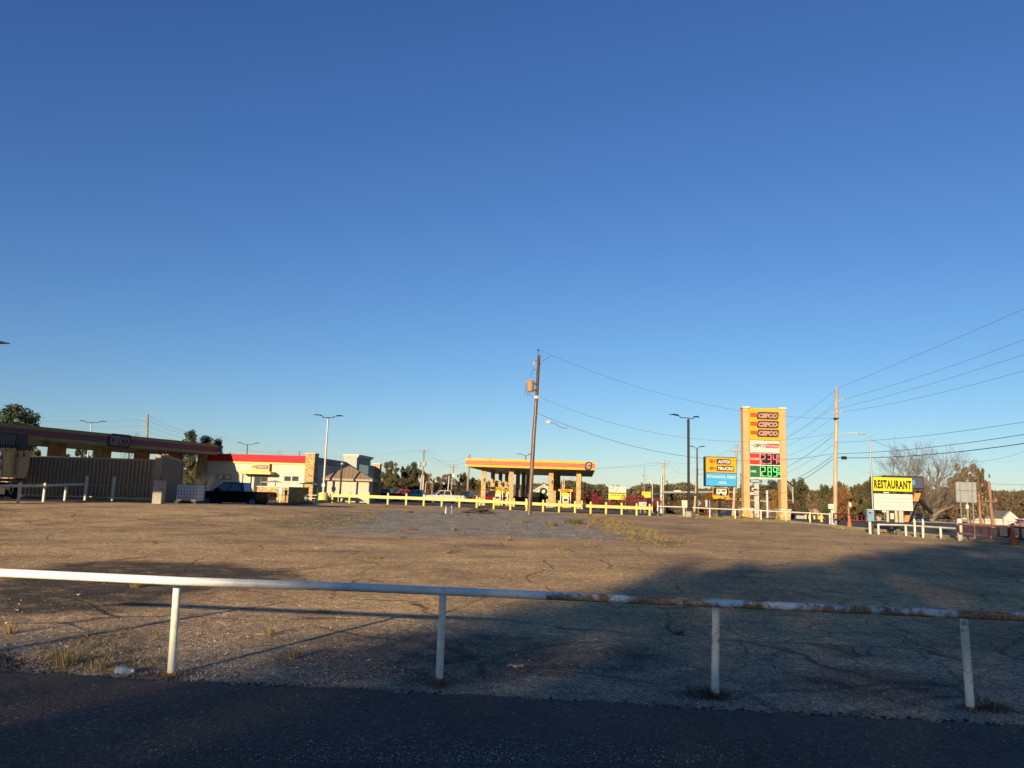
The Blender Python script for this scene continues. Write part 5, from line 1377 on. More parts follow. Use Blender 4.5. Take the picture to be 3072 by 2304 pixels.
# ------------------------------------------------------------------ overhead lines
GL = 'overhead lines from the leaning pole'; GR = 'overhead lines over the right side'; GB = 'overhead lines running back behind the price sign'
wire(q1 + Vector((-.06, -.05, .36)), on2(1258), 1.35, label='thin top wire from the leaning pole tip across to the pale pole', grp=GL, r=.013)
wire(on1(1195) + Vector((.25, -.1, 0)), on2(1300), 1.9, label='thin middle wire from the leaning pole to the pale pole', grp=GL, r=.013)
A = on1(1243) + Vector((.15, -.1, 0)); B = on2(1362)
cb = wire(A, B, 1.9, name='service_cable', label='thick lowest cable from the leaning pole carrying a small grey box', grp=GL, r=.022)
bx = MB(); k_ = W(1645, 1267, 61.9); k_ = Vector((k_.x, A.y + .1, k_.z)); bx.bev(k_.x - .18, k_.x + .18, k_.y - .14, k_.y + .14, k_.z - .12, k_.z + .16, .03); bx.build('cable_box', GREY, cb)
bx = MB(); bx.tube([k_ + Vector((.18, 0, -.02)), k_ + Vector((.55, 0, -.05)), k_ + Vector((.85, 0, -.3)), k_ + Vector((1.25, 0, -.44)), k_ + Vector((1.6, 0, -.38))], .02, 5); bx.build('slack_loop', WIRE, cb)
RD = [(2511, 1166, 3072, 922, .1, 'topmost wire from the pale pole to the upper right'), (2529, 1198, 3072, 1000, .4, 'second wire from the pale pole to the right'), (2490, 1231, 3072, 1044, .4, 'third wire from the pale pole to the right'), (2527, 1236, 3072, 1088, .5, 'fourth wire from the pale pole to the right')]
for x0, y0, x1, y1, sg, lab in RD:
    a = W(x0, y0, 63.8); b = W(x1, y1, 42); e = a + (b - a) * 1.5; wire(a, e, sg, label=lab, grp=GR, r=.012)
for x0, y0, x1, y1, sg, r, lab in ((2509, 1327, 3072, 1244, .45, .016, 'medium wire above the restaurant sign to the right edge'), (2511, 1361, 3072, 1279, .5, .024, 'upper thick cable above the restaurant sign'), (2512, 1373, 3072, 1301, .6, .034, 'lower thick black cable above the restaurant sign')):
    a = W(x0, y0, 63.8); b = W(x1, y1, 42); e = a + (b - a) * 1.5; o = wire(a, e, sg, label=lab, grp=GR, r=r)
    if r > .03:
        bx = MB(); u = a + (e - a) * .035; bx.bev(u.x - .22, u.x + .22, u.y - .1, u.y + .1, u.z - .22, u.z + .05, .05); bx.build('splice_case', BLACK, o)
# service drop from the thin mast
wire(Vector((mp_.x + .03, mp_.y, zof(2616, 1318, 46.6))), W(3100, 1342, 60), 1.25, label='service wire from the thin steel mast towards the bare trees', grp=GR, r=.012)
wire(q13 + Vector((0, 0, -.3)), W(3120, 1452, 72), .1, label='short wire from the taller reddish pole to the right edge', grp=GR, r=.018)
BK = [(2509, 1168, -.45, .012), (2501, 1216, -1.1, .012), (2489, 1231, -1.25, .012), (2501, 1253, -2.0, .012), (2500, 1300, -3.0, .012), (2499, 1308, -5.4, .022), (2499, 1335, -5.7, .013), (2498, 1368, -6.8, .026), (2498, 1378, -7.6, .03)]
nm = ['uppermost', 'second', 'third', 'fourth', 'fifth', 'sixth, thicker,', 'seventh', 'eighth, thick,', 'lowest, thick,']
for (x0, y0, dz, r), n_ in zip(BK, nm):
    e = q10 + Vector((random.uniform(-.8, .8), -.2, dz + .1)); a = W(x0, y0, 63.9); wire(a, e, 1.0 + .05 * abs(dz), label=n_ + ' wire from the pale pole back to the pole behind the direction sign', grp=GB, r=r)
GF = 'far overhead lines'
wire(q9 + Vector((0, 0, 0)), q10 + Vector((0, 0, -.2)), 1.5, label='far wire joining the two-armed pole and the pole behind the direction sign', grp=GF, r=.014)
wire(q9 + Vector((-.9, 0, -.4)), W(1650, 1404, 150), .5, label='far upper wire running left from the two-armed pole over the canopy end', grp=GF, r=.018)
wire(q9 + Vector((-.9, 0, -.9)), W(1600, 1408, 150), .3, label='far lower wire running left from the two-armed pole over the canopy end', grp=GF, r=.018)
wire(q9 + Vector((.9, 0, -.9)), q11 + Vector((0, 0, -.1)), 1.2, label='far wire from the two-armed pole to the leaning pale pole', grp=GF, r=.014)
wire(q9 + Vector((0, 0, -3.5)), q11 + Vector((0, 0, -2.3)), .9, label='low sagging far cable behind the tall square lamp post', grp=GF, r=.022)
wire(W(1620, 1436, 165), p9 + (q9 - p9) * .55, .8, label='faint far cable above the treeline right of the canopy', grp=GF, r=.018)
for k, z in enumerate((0, .12, .24)):
    wire(i6[min(2, k)] , q8 + Vector((0, 0, -.4 - .9 * k)), 1.6, label=['upper', 'middle', 'lower'][k] + ' far wire between the transformer pole and the dark canopy-corner pole', grp=GF, r=.016)
wire(q6 + Vector((0, 0, -1.2)), q7 + Vector((0, 0, -.6)), .6, label='far wire sloping from the transformer pole to the pole with white box', grp=GF, r=.016)
wire(W(700, 1344, 175), q6 + Vector((-1, 0, -.2)), 1.5, label='far wire above the store roof to the transformer pole', grp=GF, r=.015)
wire(W(560, 1330, 175), q5, .8, label='far wire over the store parapet to the short dark pole top', grp=GF, r=.015)
for k, y in enumerate((1244, 1258, 1276, 1294)):
    wire(W(443, y, 122), q4 + Vector((-.4, 0, -.25 * k)), 1.0, label=['first', 'second', 'third', 'fourth'][k] + ' wire sloping right from the grey pole above the long canopy', grp=GF, r=.016)
    if k in (1, 2): wire(W(437, y, 122), W(-200, 1210 + 22 * k, 135), 1.0, label=['', 'upper', 'lower'][k] + ' wire running left from the grey pole above the long canopy', grp=GF, r=.014)
# ------------------------------------------------------------------ filling station canopy
CANY = mat('canopy yellow', (.66, .36, .02), .4, var=.06, scale=.5)
CANR = mat('canopy red stripe', (.50, .085, .035), .4, var=.08, scale=.6)
CANW = mat('canopy white line', (.62, .42, .33), .4)
BRNJ = mat('panel joint brown', (.22, .12, .02), .7)  # brown of the seams between fascia panels
SOFF = mat('canopy soffit', (.55, .54, .50), .5, var=.15, scale=.8)
GLASS = glassmat('dark window glass')
DOORR = mat('dark red door', (.14, .025, .02), .5)
WALLC = mat('cream stucco', (.60, .54, .40), .85, var=.07, scale=1.2, dirt=.08)
WALLG = mat('grey band', (.30, .25, .25), .7, var=.08, dirt=.15)
REDB = mat('red metal band', (.46, .016, .022), .6, var=.06, spec=.15)
YTRIM = mat('yellow trim', (.58, .44, .10), .5, var=.08)
TRIM = mat('cream trim', (.56, .52, .42), .6)

def canopy(label, A, B, C, Dp, z0, z1, cols=None):
    cy, crd, cw = cols or (CANY, CANR, CANW)
    """A front-left, B front-right, C back-right, Dp back-left as (x, y); fascia from z0 to z1"""
    ctr = Vector(((A[0] + C[0]) / 2, (A[1] + C[1]) / 2, 0)); ctr.z = zt(ctr.x, ctr.y)
    t = thing('fuel_canopy', ctr, label, 'canopy')
    cs = [Vector((p[0], p[1], 0)) for p in (A, B, C, Dp)]
    def inset(k, d): c = Vector((ctr.x, ctr.y, 0)); v = cs[k] - c; return cs[k] - v.normalized() * d
    mb = MB(); mb.poly([inset(k, .25) + Vector((0, 0, z0 + .06)) for k in range(4)], (0, 0, z1 - z0 - .16)); mb.build('deck', SOFF, t)
    mb = MB(); hh = z1 - z0
    for i in range(4):
        p, q = cs[i], cs[(i + 1) % 4]; d = (q - p).normalized(); n = Vector((d.y, -d.x, 0))
        def band(a, b, o, mbx): mbx.poly([p + Vector((0, 0, z0 + hh * a)) + n * o, q + Vector((0, 0, z0 + hh * a)) + n * o, q + Vector((0, 0, z0 + hh * b)) + n * o, p + Vector((0, 0, z0 + hh * b)) + n * o], -n * (.12 + o))
        mbs = [MB() for _ in range(3)]
        band(0, 1, 0, mbs[0])
        for a in (.27, .43, .585): band(a, a + .135, .012, mbs[1])
        for a in (.405, .565): band(a, a + .02, .010, mbs[2])
        f_ = mbs[0].build('fascia', cy, t)
        sm_ = MB(); L_ = (q - p).length
        for k in range(1, int(L_ / 3.05)): c_ = p + d * (k * 3.05); sm_.poly([c_ - d * .02 + Vector((0, 0, z0)) + n * .016, c_ + d * .02 + Vector((0, 0, z0)) + n * .016, c_ + d * .02 + Vector((0, 0, z1)) + n * .016, c_ - d * .02 + Vector((0, 0, z1)) + n * .016], -n * .03)
        sm_.build('panel_joints', BRNJ, f_); mbs[1].build('red_stripes', crd, f_); mbs[2].build('white_lines', cw, f_)
    return t, cs
D0, D1 = 95.0, 128.0
A = (W(1396.5, 1396, D0).x, D0); B = (W(1785, 1412, D0).x, D0); C = (W(1776, 1430, D1).x, D1); E = (C[0] - (B[0] - A[0]), D1)
z0 = zof(1590, 1405, D0); z1 = zof(1590, 1380, D0)
ct, cs = canopy('large yellow and red striped fuel canopy on stone columns behind the yellow rail', A, B, C, E, z0, z1)
sh = Vector(((C[0] - B[0]) / (D1 - D0), 1, 0))
for fx, lab in ((1450, 0), (1533.5, 1), (1653, 2), (1736, 3)):
    x0 = W(fx, 1460, 97).x
    for k, dy in enumerate((0, 9.8, 19.6, 29)):
        x = x0 + sh.x * dy; y = 97 + dy; z = zt(x, y); mb = MB(); mb.bev(x - .29, x + .29, y, y + .6, z - .1, z0 + .055, .02); o = mb.build('column', STONE, ct)
        if fx in (1450, 1653): mb = MB(); mb.bev(x + .05, x + .2, y - .06, y - .002, z + 2.95, z + 3.4, .01); mb.build('dark_box', BLACK, o)
        mb = MB(); mb.bar((x - .55, y - .3, z), (x - .55, y - .3, z + 1), .09, .09, 10)
# round-cornered letter plate on the right end of the fascia
xa, xb = W(1753, 1397, D0).x, W(1777, 1397, D0).x
mb = MB(); mb.poly(rrect(xa, xb - .15, z0 + .02, z1 - .03, .26, D0 - .1, shear=.16), (0, .085, 0)); pl = mb.build('letter_plate', DBROWN, ct)
mb = MB(); put_text(mb, 'C', xa + .27, xb - .22, z0 + .17, z1 - .16, D0 - .115, .2, .09); mb.build('lettering', SIGNW, pl)
mb = MB(); put_text(mb, 'C', xa + .32, xb - .27, z0 + .215, z1 - .205, D0 - .125, .2, .045); mb.build('lettering', CANR, pl)
# soffit lamps
mb = MB()
for i in range(4):
    for j in range(5):
        x = A[0] + 2 + i * 4; y = D0 + 4 + j * 6; x += sh.x * (y - D0); mb.box(x - .35, x + .35, y - .35, y + .35, z0 + .01, z0 + .058)
mb.build('soffit_lamps', mat('frosted lamp panel', (.7, .7, .66), .4), ct)

# pump islands
def pump(label, x, y, beam=True, grp='fuel pumps under the canopy'):
    z = zt(x, y) + .03; t = thing('fuel_pump', (x, y, z), label, 'fuel pump', grp)
    mb = MB(); mb.bev(x - .42, x + .42, y - .3, y + .3, z, z + .72, .03); mb.build('lower_cabinet', CANY, t)
    mb = MB(); mb.bev(x - .40, x + .40, y - .28, y + .28, z + .722, z + 1.45, .03); mb.build('upper_cabinet', SIGNW, t); u = t.children[-1]
    mb = MB(); mb.box(x - .25, x + .25, y - .292, y - .281, z + .85, z + 1.15); mb.build('screen', BLACK, u)
    mb = MB(); mb.poly([(x - .5, y - .2, z + 1.45), (x + .5, y - .2, z + 1.45), (x + .42, y - .2, z + 1.85), (x, y - .2, z + 1.95), (x - .42, y - .2, z + 1.85)], (0, .4, 0)); mb.build('topper', SIGNY2, t)
    mb = MB(); mb.tube([(x + .42, y - .1, z + 1.2), (x + .56, y - .2, z + .9), (x + .52, y - .25, z + .3), (x + .43, y - .2, z + .6)], .025, 6); mb.build('hose', BLACK, t)
    if beam:
        for s in (-1, 1): mb = MB(); mb.box(x + s * .62 - .06, x + s * .62 + .06, y - .05, y + .05, z, z + 2.05); mb.build('frame_post', SIGNW, t)
        mb = MB(); mb.bev(x - .95, x + .9, y - .3, y + .3, z + 2.05, z + 2.35, .03); mb.build('number_beam', CANY, t)
        mb = MB(); mb.box(x - .6, x + .55, y - .312, y - .30, z + 2.12, z + 2.28); mb.build('number_plate', CANR, t)
for px, D, lab in ((1492, 100, 'left one of the two white-faced fuel pumps under the yellow canopy, left bay'), (1514, 101, 'second white-faced fuel pump under the yellow canopy, left bay'), (1696, 98.5, 'single yellow fuel pump in the right bay of the yellow canopy')):
    p = at(px, D); pump(lab, p.x, p.y)
# bollards about the forecourt
for k, (px, D, lab) in enumerate(((1121, 84, 'yellow bollard left end of the forecourt behind the hut corner'), (1438, 94.6, 'yellow bollard left of the first stone canopy column'), (1542, 94, 'yellow bollard right of the second stone canopy column'), (1578, 94.3, 'pale bollard just left of the leaning pole'), (1641, 94.2, 'reddish-white bollard left of the third stone canopy column'), (1746, 93.6, 'yellow bollard right of the last stone canopy column'), (1670, 99, 'white bollard between third column and right-bay pump'))):
    p = at(px, D); mb = MB(); mb.bar(p - Vector((0, 0, .1)), p + Vector((0, 0, 1.0)), .11, .11, 12); mb.lathe(p + Vector((0, 0, 1.0)), [(.11, 0), (.08, .06), (.02, .09)], 12)
    tag(mb.build('bollard', [YEL2, YEL2, YEL2, SIGNW, mat('faded bollard', (.55, .40, .33), .6), YEL2, SIGNW][k], smooth=True, loc=p), lab, 'bollard', 'forecourt bollards')

# ------------------------------------------------------------------ the long shaded canopy on the left
P0 = Vector((W(-150, 1290, 55).x, 55)); Pa = Vector((W(0, 1290, 60.5).x, 60.5)); Pb = Vector((W(655, 1350, 84).x, 84))
dr = (Pb - Pa).normalized(); P0 = Pa - dr * 8; nl = Vector((-dr.y, dr.x))
z1c, z0c = 6.1, 4.98
lt, lcs = canopy('long yellow and red striped truck canopy with shade in its paint at far left', tuple(P0), tuple(Pb), tuple(Pb + nl * 11), tuple(P0 + nl * 11), z0c, z1c, (mat('canopy yellow shade tone', (.33, .24, .07), .6, var=.08), mat('canopy red shade tone', (.20, .04, .05), .6, var=.08), mat('canopy line shade tone', (.36, .22, .25), .6)))  # darker copies of the canopy colours, putting this fascia's shade into the paint
for pxc in (60, 184, 321, 437, 540):
    best = min((abs(1536 + FOC * (Pa + dr * s + nl * 5).x / (Pa + dr * s + nl * 5).y - pxc), s) for s in np.arange(-8, 30, .1)); q = Pa + dr * best[1] + nl * 5
    mb = MB(T=rot((q.x, q.y, 0), math.degrees(math.atan2(-dr.x, dr.y)))); mb.bev(-.55, .55, -.55, .55, zt(q.x, q.y) - .2, z0c + .055, .03); mb.build('column', STONE, lt)
# name plate on the fascia
u0 = None
for s in np.arange(0, 30, .02):
    q = Pa + dr * s; px = 1536 + FOC * q.x / q.y
    if u0 is None and px > 332: u0 = s
    if px > 397: u1 = s; break
ang = math.degrees(math.atan2(dr.y, dr.x)); q0 = Pa + dr * u0; T = Matrix.Translation((q0.x, q0.y, 0)) @ Matrix.Rotation(math.radians(ang), 4, 'Z')
wl = u1 - u0
mb = MB(T); mb.poly(rrect(0, wl, z0c - .12, z1c + .05, .3, -.12, shear=.1), (0, .10, 0)); pl = mb.build('name_plate', DBROWN, lt)
mb = MB(T); put_text(mb, 'CEFCO', wl * .07, wl * .93, z0c + .14, z1c - .2, -.135, .15, .05, 1.05); mb.build('lettering', mat('pale pink letters', (.62, .42, .44), .5), pl)
mb = MB(T); put_text(mb, 'CEFCO', wl * .07 + .06, wl * .93 - .06, z0c + .185, z1c - .245, -.145, .15, .01, 1.05); mb.build('lettering', DBROWN, pl)
for pxa, pxb in ((144, 167), (501, 515)):
    s0 = min((abs(1536 + FOC * (Pa + dr * s).x / (Pa + dr * s).y - pxa), s) for s in np.arange(0, 30, .05))[1]; s1 = min((abs(1536 + FOC * (Pa + dr * s).x / (Pa + dr * s).y - pxb), s) for s in np.arange(0, 30, .05))[1]
    q = Pa + dr * s0; T2 = Matrix.Translation((q.x, q.y, 0)) @ Matrix.Rotation(math.radians(ang), 4, 'Z'); mb = MB(T2); mb.bev(0, s1 - s0, .25, .4, z0c - .48, z0c + .058, .02); o = mb.build('lane_sign', mat('olive sign', (.20, .16, .06), .6), lt)
    mb = MB(T2); mb.box(.12, s1 - s0 - .12, .235, .249, z0c - .40, z0c - .08); mb.build('sign_face', DOORR, o)

# ------------------------------------------------------------------ brown corrugated enclosure
BRN = mat('brown ribbed metal', (.37, .23, .13), .7, .0, var=.12, scale=.7, dirt=.1)
BRNT = mat('brown trim', (.40, .255, .15), .6)
def rib_wall(mb, A, B, zb, zt0, zt1, per=.27, dep=.07):
    A = Vector((A[0], A[1], 0)); B = Vector((B[0], B[1], 0)); d = (B - A); L_ = d.length; d.normalize(); n = Vector((d.y, -d.x, 0)); prof = []
    k = int(L_ / per)
    for i in range(k):
        for u, h in ((0, 0), (.10, 1), (.55, 1), (.66, 0), (.80, 0), (.83, .5), (.86, 0)): prof.append(((i + u) * per, h * dep))
    prof.append((L_, 0))
    vs = []; fs = []
    for s, h in prof:
        p = A + d * s + n * h; z_ = zt0 + (zt1 - zt0) * s / L_; vs += [(p.x, p.y, zb), (p.x, p.y, z_)]
    m = len(prof)
    for s, h in prof:
        p = A + d * s - n * .05; z_ = zt0 + (zt1 - zt0) * s / L_; vs += [(p.x, p.y, zb), (p.x, p.y, z_)]
    for i in range(m - 1):
        fs += [(2 * i, 2 * i + 2, 2 * i + 3, 2 * i + 1), (2 * m + 2 * i, 2 * m + 2 * i + 1, 2 * m + 2 * i + 3, 2 * m + 2 * i + 2)]
    mb.add(vs, fs)
ea = at(15, 52.5, 1480); eb = at(457, 52, 1493); ec = at(537, 60, 1492)
et = thing('metal_enclosure', (ea + eb) / 2, 'brown corrugated metal enclosure left of the stacked liquid tote', 'enclosure')
zb_ = .62
mb = MB(); rib_wall(mb, ea, eb, zb_ + .12, 3.24, 3.24); mb.build('front_wall', BRN, et)
mb = MB(); mb.box(ea.x, eb.x, ea.y - .12, ea.y - .055, 3.18, 3.34) if False else mb.poly([ea + Vector((0, -.09, 3.2 - ea.z)), eb + Vector((0, -.09, 3.2 - eb.z)), eb + Vector((0, .08, 3.2 - eb.z)), ea + Vector((0, .08, 3.2 - ea.z))], (0, 0, .13)); mb.build('cap_trim', BRNT, et)
mb = MB(); mb.poly([ea + Vector((0, -.16, -.15)), eb + Vector((0, -.16, -.15)), eb + Vector((0, .08, -.15)), ea + Vector((0, .08, -.15))], (0, 0, .27)); mb.build('footing_strip', mat('tan concrete strip', (.40, .29, .19), .9, var=.2, dirt=.3), et)
mb = MB(); c = eb + Vector((.16, .03, 0)); mb.bev(c.x - .155, c.x + .22, c.y - .16, c.y + .2, eb.z - .1, 3.62, .02); mb.build('corner_post', BRNT, et)
s0 = Vector((c.x + .2, c.y + .21, 0)); mb = MB(); rib_wall(mb, s0, ec, .3, 3.58, 3.38); mb.build('side_wall', BRN, et)
d = Vector((ec.x - s0.x, ec.y - s0.y, 0)).normalized(); n = Vector((d.y, -d.x, 0)); a = Vector((s0.x, s0.y, 3.585)); b = Vector((ec.x, ec.y, 3.385)); mb = MB(); mb.poly([a + n * .06, b + n * .06, b - n * .1, a - n * .1], (0, 0, .13)); mb.build('red_cap', mat('faded red cap', (.36, .10, .085), .6, var=.2), et)
mb = MB(); mb.bev(ec.x - .1, ec.x + .1, ec.y + .01, ec.y + .2, .1, 3.44, .02); mb.build('corner_post', BRNT, et)
# concrete pier with a can on top
cp = at(475, 47, 1507); zt_ = zof(475, 1441, 47); mb = MB(); mb.bev(cp.x - .29, cp.x + .27, cp.y - .25, cp.y + .3, cp.z - .1, zt_, .03); tag(mb.build('concrete_pier', CONC, loc=cp), 'square weathered concrete pier in front of the corrugated enclosure corner', 'pier')
mb = MB(); mb.lathe((cp.x + .05, cp.y, zt_), [(.075, 0), (.08, .02), (.08, .27), (.07, .29)], 14); tag(mb.build('tin_can', mat('pinkish red can', (.34, .08, .07), .5, var=.3), smooth=True, loc=(cp.x + .05, cp.y, zt_)), 'pinkish red can standing on the concrete pier', 'can')
# liquid tote
tp = at(570, 49.5, 1502); T = rot(tp, -6); t = thing('liquid_tote', tp, 'white plastic liquid tote in a wire cage beside the brown enclosure', 'tote')
w2, hh, zp = .69, 1.02, .15
mb = MB(T); mb.bev(-w2 + .03, w2 - .03, -.55, .55, zp, zp + hh, .06); mb.build('tank', mat('tote plastic', (.62, .63, .64), .45, var=.06), t)
mb = MB(T)
for k in range(8): x = -w2 + 2 * w2 * k / 7; mb.bar((x, -.585, zp), (x, -.585, zp + hh + .02), .013, .013, 5); mb.bar((x, .585, zp), (x, .585, zp + hh + .02), .013, .013, 5)
for k in range(6):
    z = zp + (hh + .02) * k / 5
    for y in (-.585, .585): mb.bar((-w2, y, z), (w2, y, z), .012, .012, 5)
    for x in (-w2, w2): mb.bar((x, -.585, z), (x, .585, z), .012, .012, 5)
mb.build('cage', mat('cage steel', (.14, .15, .17), .5, .4), t)
mb = MB(T); 
for x in (-.6, 0, .6): mb.box(x - .09, x + .09, -.55, .55, .02, .10)
mb.box(-w2, w2, -.58, .58, .102, zp - .002); mb.build('pallet', mat('pallet dark', (.06, .055, .05), .8), t)

# ------------------------------------------------------------------ the store
D = 85.0; cr = Vector((W(915, 1440, D).x + .25, D, 0)); T = rot((cr.x, cr.y, 0), -4.0)
st = thing('store_building', (cr.x - 5, 95, zt(cr.x - 5, 95)), 'cream store with red parapet, stone corner piers and yellow name sign', 'building')
def sx(px, dd=0): return (px - 915.0) * (D + dd) / FOC - .25
def sz(px, py): return zof(px, py, D)
xl = sx(612); zb = -.1; zp = 5.2
mb = MB(T); mb.box(xl, -.05, .0, 31, zb, zp - 1.0); mb.build('wall', WALLC, st)
mb = MB(T); mb.box(xl, -.05, -.10, .3, zp - .82, zp); mb.build('red_parapet', REDB, st)
mb = MB(T); mb.box(xl, -.05, -.14, .3, zp - .999, zp - .822); mb.build('yellow_trim', YTRIM, st)
mb = MB(T); mb.box(-.35, .06, 1.1, 31, zp - .85, zp); mb.box(xl, -.36, .31, 31, zp - .99, zp - .4); mb.build('grey_parapet', WALLG, st)
mb = MB(T); mb.box(-.06, .10, 1.1, 31, zp - 1.05, zp - .852); mb.build('side_trim', TRIM, st)
for a, b in ((-.25, .80),):
    mb = MB(T); mb.bev(a, b, -.35, 1.05, zb, zp + .22, .03); mb.build('stone_pier', STONE, st); mb = MB(T); mb.bev(a - .06, b + .06, -.42, 1.1, zp + .222, zp + .32, .02); mb.build('pier_cap', TRIM, st)
a, b = sx(586), sx(611.5); mb = MB(T); mb.bev(a, b, -.5, 1.0, zb, zp + .1, .03); mb.build('stone_pier', STONE, st)
mb = MB(T); mb.bev(-.3, .75, 30.2, 31.3, zb, zp + .25, .03); mb.build('stone_pier', STONE, st); mb = MB(T); mb.bev(-.36, .8, 30.1, 31.4, zp + .252, zp + .42, .02); mb.build('pier_cap', TRIM, st)
for x0, x1, y0, y1 in ((647, 664, 1424, 1436), (669, 687.5, 1424, 1437), (853, 870, 1430, 1442), (877, 893.5, 1430, 1442)):
    a, b = sx(x0), sx(x1); z0_, z1_ = sz((x0 + x1) / 2, y1), sz((x0 + x1) / 2, y0)
    mb = MB(T)
    for (p, q, r, s_) in ((a - .05, b + .05, z1_, z1_ + .05), (a - .05, b + .05, z0_ - .05, z0_), (a - .05, a, z0_, z1_), (b, b + .05, z0_, z1_)): mb.box(p, q, -.05, -.001, r, s_)
    o = mb.build('window', DSTEEL, st); mb = MB(T); mb.box(a, b, -.02, -.002, z0_, z1_); mb.build('pane', GLASS, o)
a, b = sx(754), sx(808); mb = MB(T); mb.bev(a, b, -.45, -.145, sz(781, 1414), sz(781, 1389.5), .02); sb = mb.build('sign_box', CANY, st)
zc = (sz(781, 1414) + sz(781, 1389.5)) / 2; brand_panel(sb, T, a + .1, b - .12, zc - .2, zc + .24, -.49)
a, b = sx(727.6), sx(823); mb = MB(T); mb.bev(a, b, -1.4, -.001, sz(775, 1423), sz(775, 1414.2), .02); mb.build('awning', CANY, st)
a = sx(737); mb = MB(T); mb.box(a, a + .12, -1.3, -1.18, zb, sz(775, 1423) - .002); mb.build('awning_post', DSTEEL, st)
a, b = sx(762), sx(799); mb = MB(T); mb.box(a - .08, b + .08, -.06, -.001, zb, sz(780, 1424.5)); dr_ = mb.build('door', DOORR, st)
mb = MB(T); mb.box(a, (a + b) / 2 - .04, -.075, -.061, .4, sz(780, 1427)); mb.box((a + b) / 2 + .04, b, -.075, -.061, .4, sz(780, 1427)); mb.build('pane', GLASS, dr_)
# side: entrance tower, mural letters, white sign
mb = MB(T); mb.bev(-.2, 1.5, 14.4, 21.5, zb, zp + .55, .02); tw = mb.build('entrance_tower', mat('pale green stucco', (.40, .42, .37), .85, dirt=.1), st)
mb = MB(T)
for k, (o, h) in enumerate(((.12, .0), (.25, .13), (.36, .27))): mb.box(-.25, 1.5 + o, 14.4 - o, 21.5 + o, zp + .552 + h, zp + .552 + h + .128)
mb.build('cornice', TRIM, tw)
mb = MB(T); mb.box(1.501, 1.52, 15.6, 20.4, .3, zp - .25); mb.build('tower_glass', GLASS, tw)
Tm = T @ Matrix.Translation((.07, 5.5, 0)) @ Matrix.Rotation(math.radians(90), 4, 'Z')
mb = MB(Tm); put_text(mb, 'EATS', 0, 3.6, zp - .75, zp - .1, -.01, .2, .03); mb.build('faded_lettering', mat('faded orange letters', (.24, .10, .06), .6), st)
mb = MB(T); mb.bev(.0, .12, 25.2, 29.0, 2.1, 3.3, .02); mb.build('white_sign', mat('grey white board', (.46, .46, .47), .6), st)
# stone patio wall with the yard things
p0 = at(769, 72, 1499); p1_ = at(864, 72, 1499); zt_ = zof(815, 1461.5, 72); t = thing('patio_wall', (p0 + p1_) / 2, 'low tan stone patio wall with a pale cap in front of the store', 'wall')
mb = MB(); mb.poly([Vector((p0.x, 72, -.1)), Vector((p1_.x, 72, -.1)), Vector((p1_.x + 1.1, 74.5, -.1)), Vector((p1_.x + 1.1, 75, -.1)), Vector((p1_.x - .3, 72.4, -.1)), Vector((p0.x, 72.4, -.1))], (0, 0, zt_ + .1)); mb.build('stonework', STONE, t)
mb = MB(); mb.poly([Vector((p0.x - .05, 71.94, zt_ + .002)), Vector((p1_.x + .02, 71.94, zt_ + .002)), Vector((p1_.x + 1.2, 74.5, zt_ + .002)), Vector((p1_.x + 1.2, 75.05, zt_ + .002)), Vector((p1_.x - .32, 72.46, zt_ + .002)), Vector((p0.x - .05, 72.46, zt_ + .002))], (0, 0, .08)); mb.build('cap', TRIM, t)
mb = MB(); q = at(839, 71.3); mb.box(q.x - .03, q.x + .03, 71.3, 71.36, q.z, q.z + 1.5); mb.box(q.x - .13, q.x + .13, 71.27, 71.298, q.z + .85, q.z + 1.3); tag(mb.build('parking_sign', STEEL, loc=q), 'small grey parking sign before the stone patio wall', 'sign')
GRN = mat('dark green metal', (.02, .075, .05), .5, var=.15)
def shelter(label, px, D, ytop, wpx, posts, m, h=.10, tilt=0.0):
    p = at(px, D); z = zof(px, ytop, D); w2 = wpx * D / FOC / 2; t = thing('patio_shade', p, label, 'patio shade', 'flat patio shades beside the store')
    mb = MB(); mb.poly([(p.x - w2, D - 1.2, z - .14), (p.x + w2, D - 1.2, z - .14), (p.x + w2, D + 1.2, z - .14), (p.x - w2, D + 1.2, z - .14)], (0, 0, .03)); mb.poly([(p.x - w2 * .96, D - 1.15, z - .108), (p.x + w2 * .96, D - 1.15, z - .108), (p.x, D, z + h)], (0, .0, .02)); mb.poly([(p.x - w2 * .5, D - .7, z - .1), (p.x + w2 * .5, D - .7, z - .1), (p.x + w2 * .4, D + .7, z - .1), (p.x - w2 * .4, D + .7, z - .1)], (0, 0, h * .8)); mb.build('shade_panel', m, t)
    for u in posts: mb = MB(); mb.bar((p.x + w2 * u, D, p.z), (p.x + w2 * u, D, z - .142), .05, .05, 8); mb.build('post', GRN, t)
shelter('pale flat patio shade on a single post above the stone patio wall', 822, 76, 1444, 64, (0,), mat('pale shade', (.42, .42, .36), .6))
shelter('dark green flat patio shade on two posts right of the stone patio wall', 929, 74, 1449, 58, (-.75, .72), GRN)
q = at(919, 73, 1500); t = thing('litter_bin', q, 'green domed slatted litter bin left of the yellow lamp post footing', 'bin'); hb = 25 * 73 / FOC
mb = MB(); mb.lathe(q, [(.19, 0), (.21, .05), (.22, hb * .62), (.20, hb * .66)], 14); mb.build('body', GRN, t, True); mb = MB(); mb.lathe(q + Vector((0, 0, hb * .665)), [(.22, 0), (.2, hb * .16), (.1, hb * .26), (.02, hb * .29)], 14); mb.build('dome_lid', GRN, t, True)
q = at(937, 73.5, 1500); t = thing('picnic_table', q, 'small grey picnic table with bench left of the yellow lamp post footing', 'table'); mb = MB(); mb.box(q.x - .55, q.x + .5, 73.1, 73.9, q.z + .70, q.z + .75); mb.build('tabletop', STEEL, t)
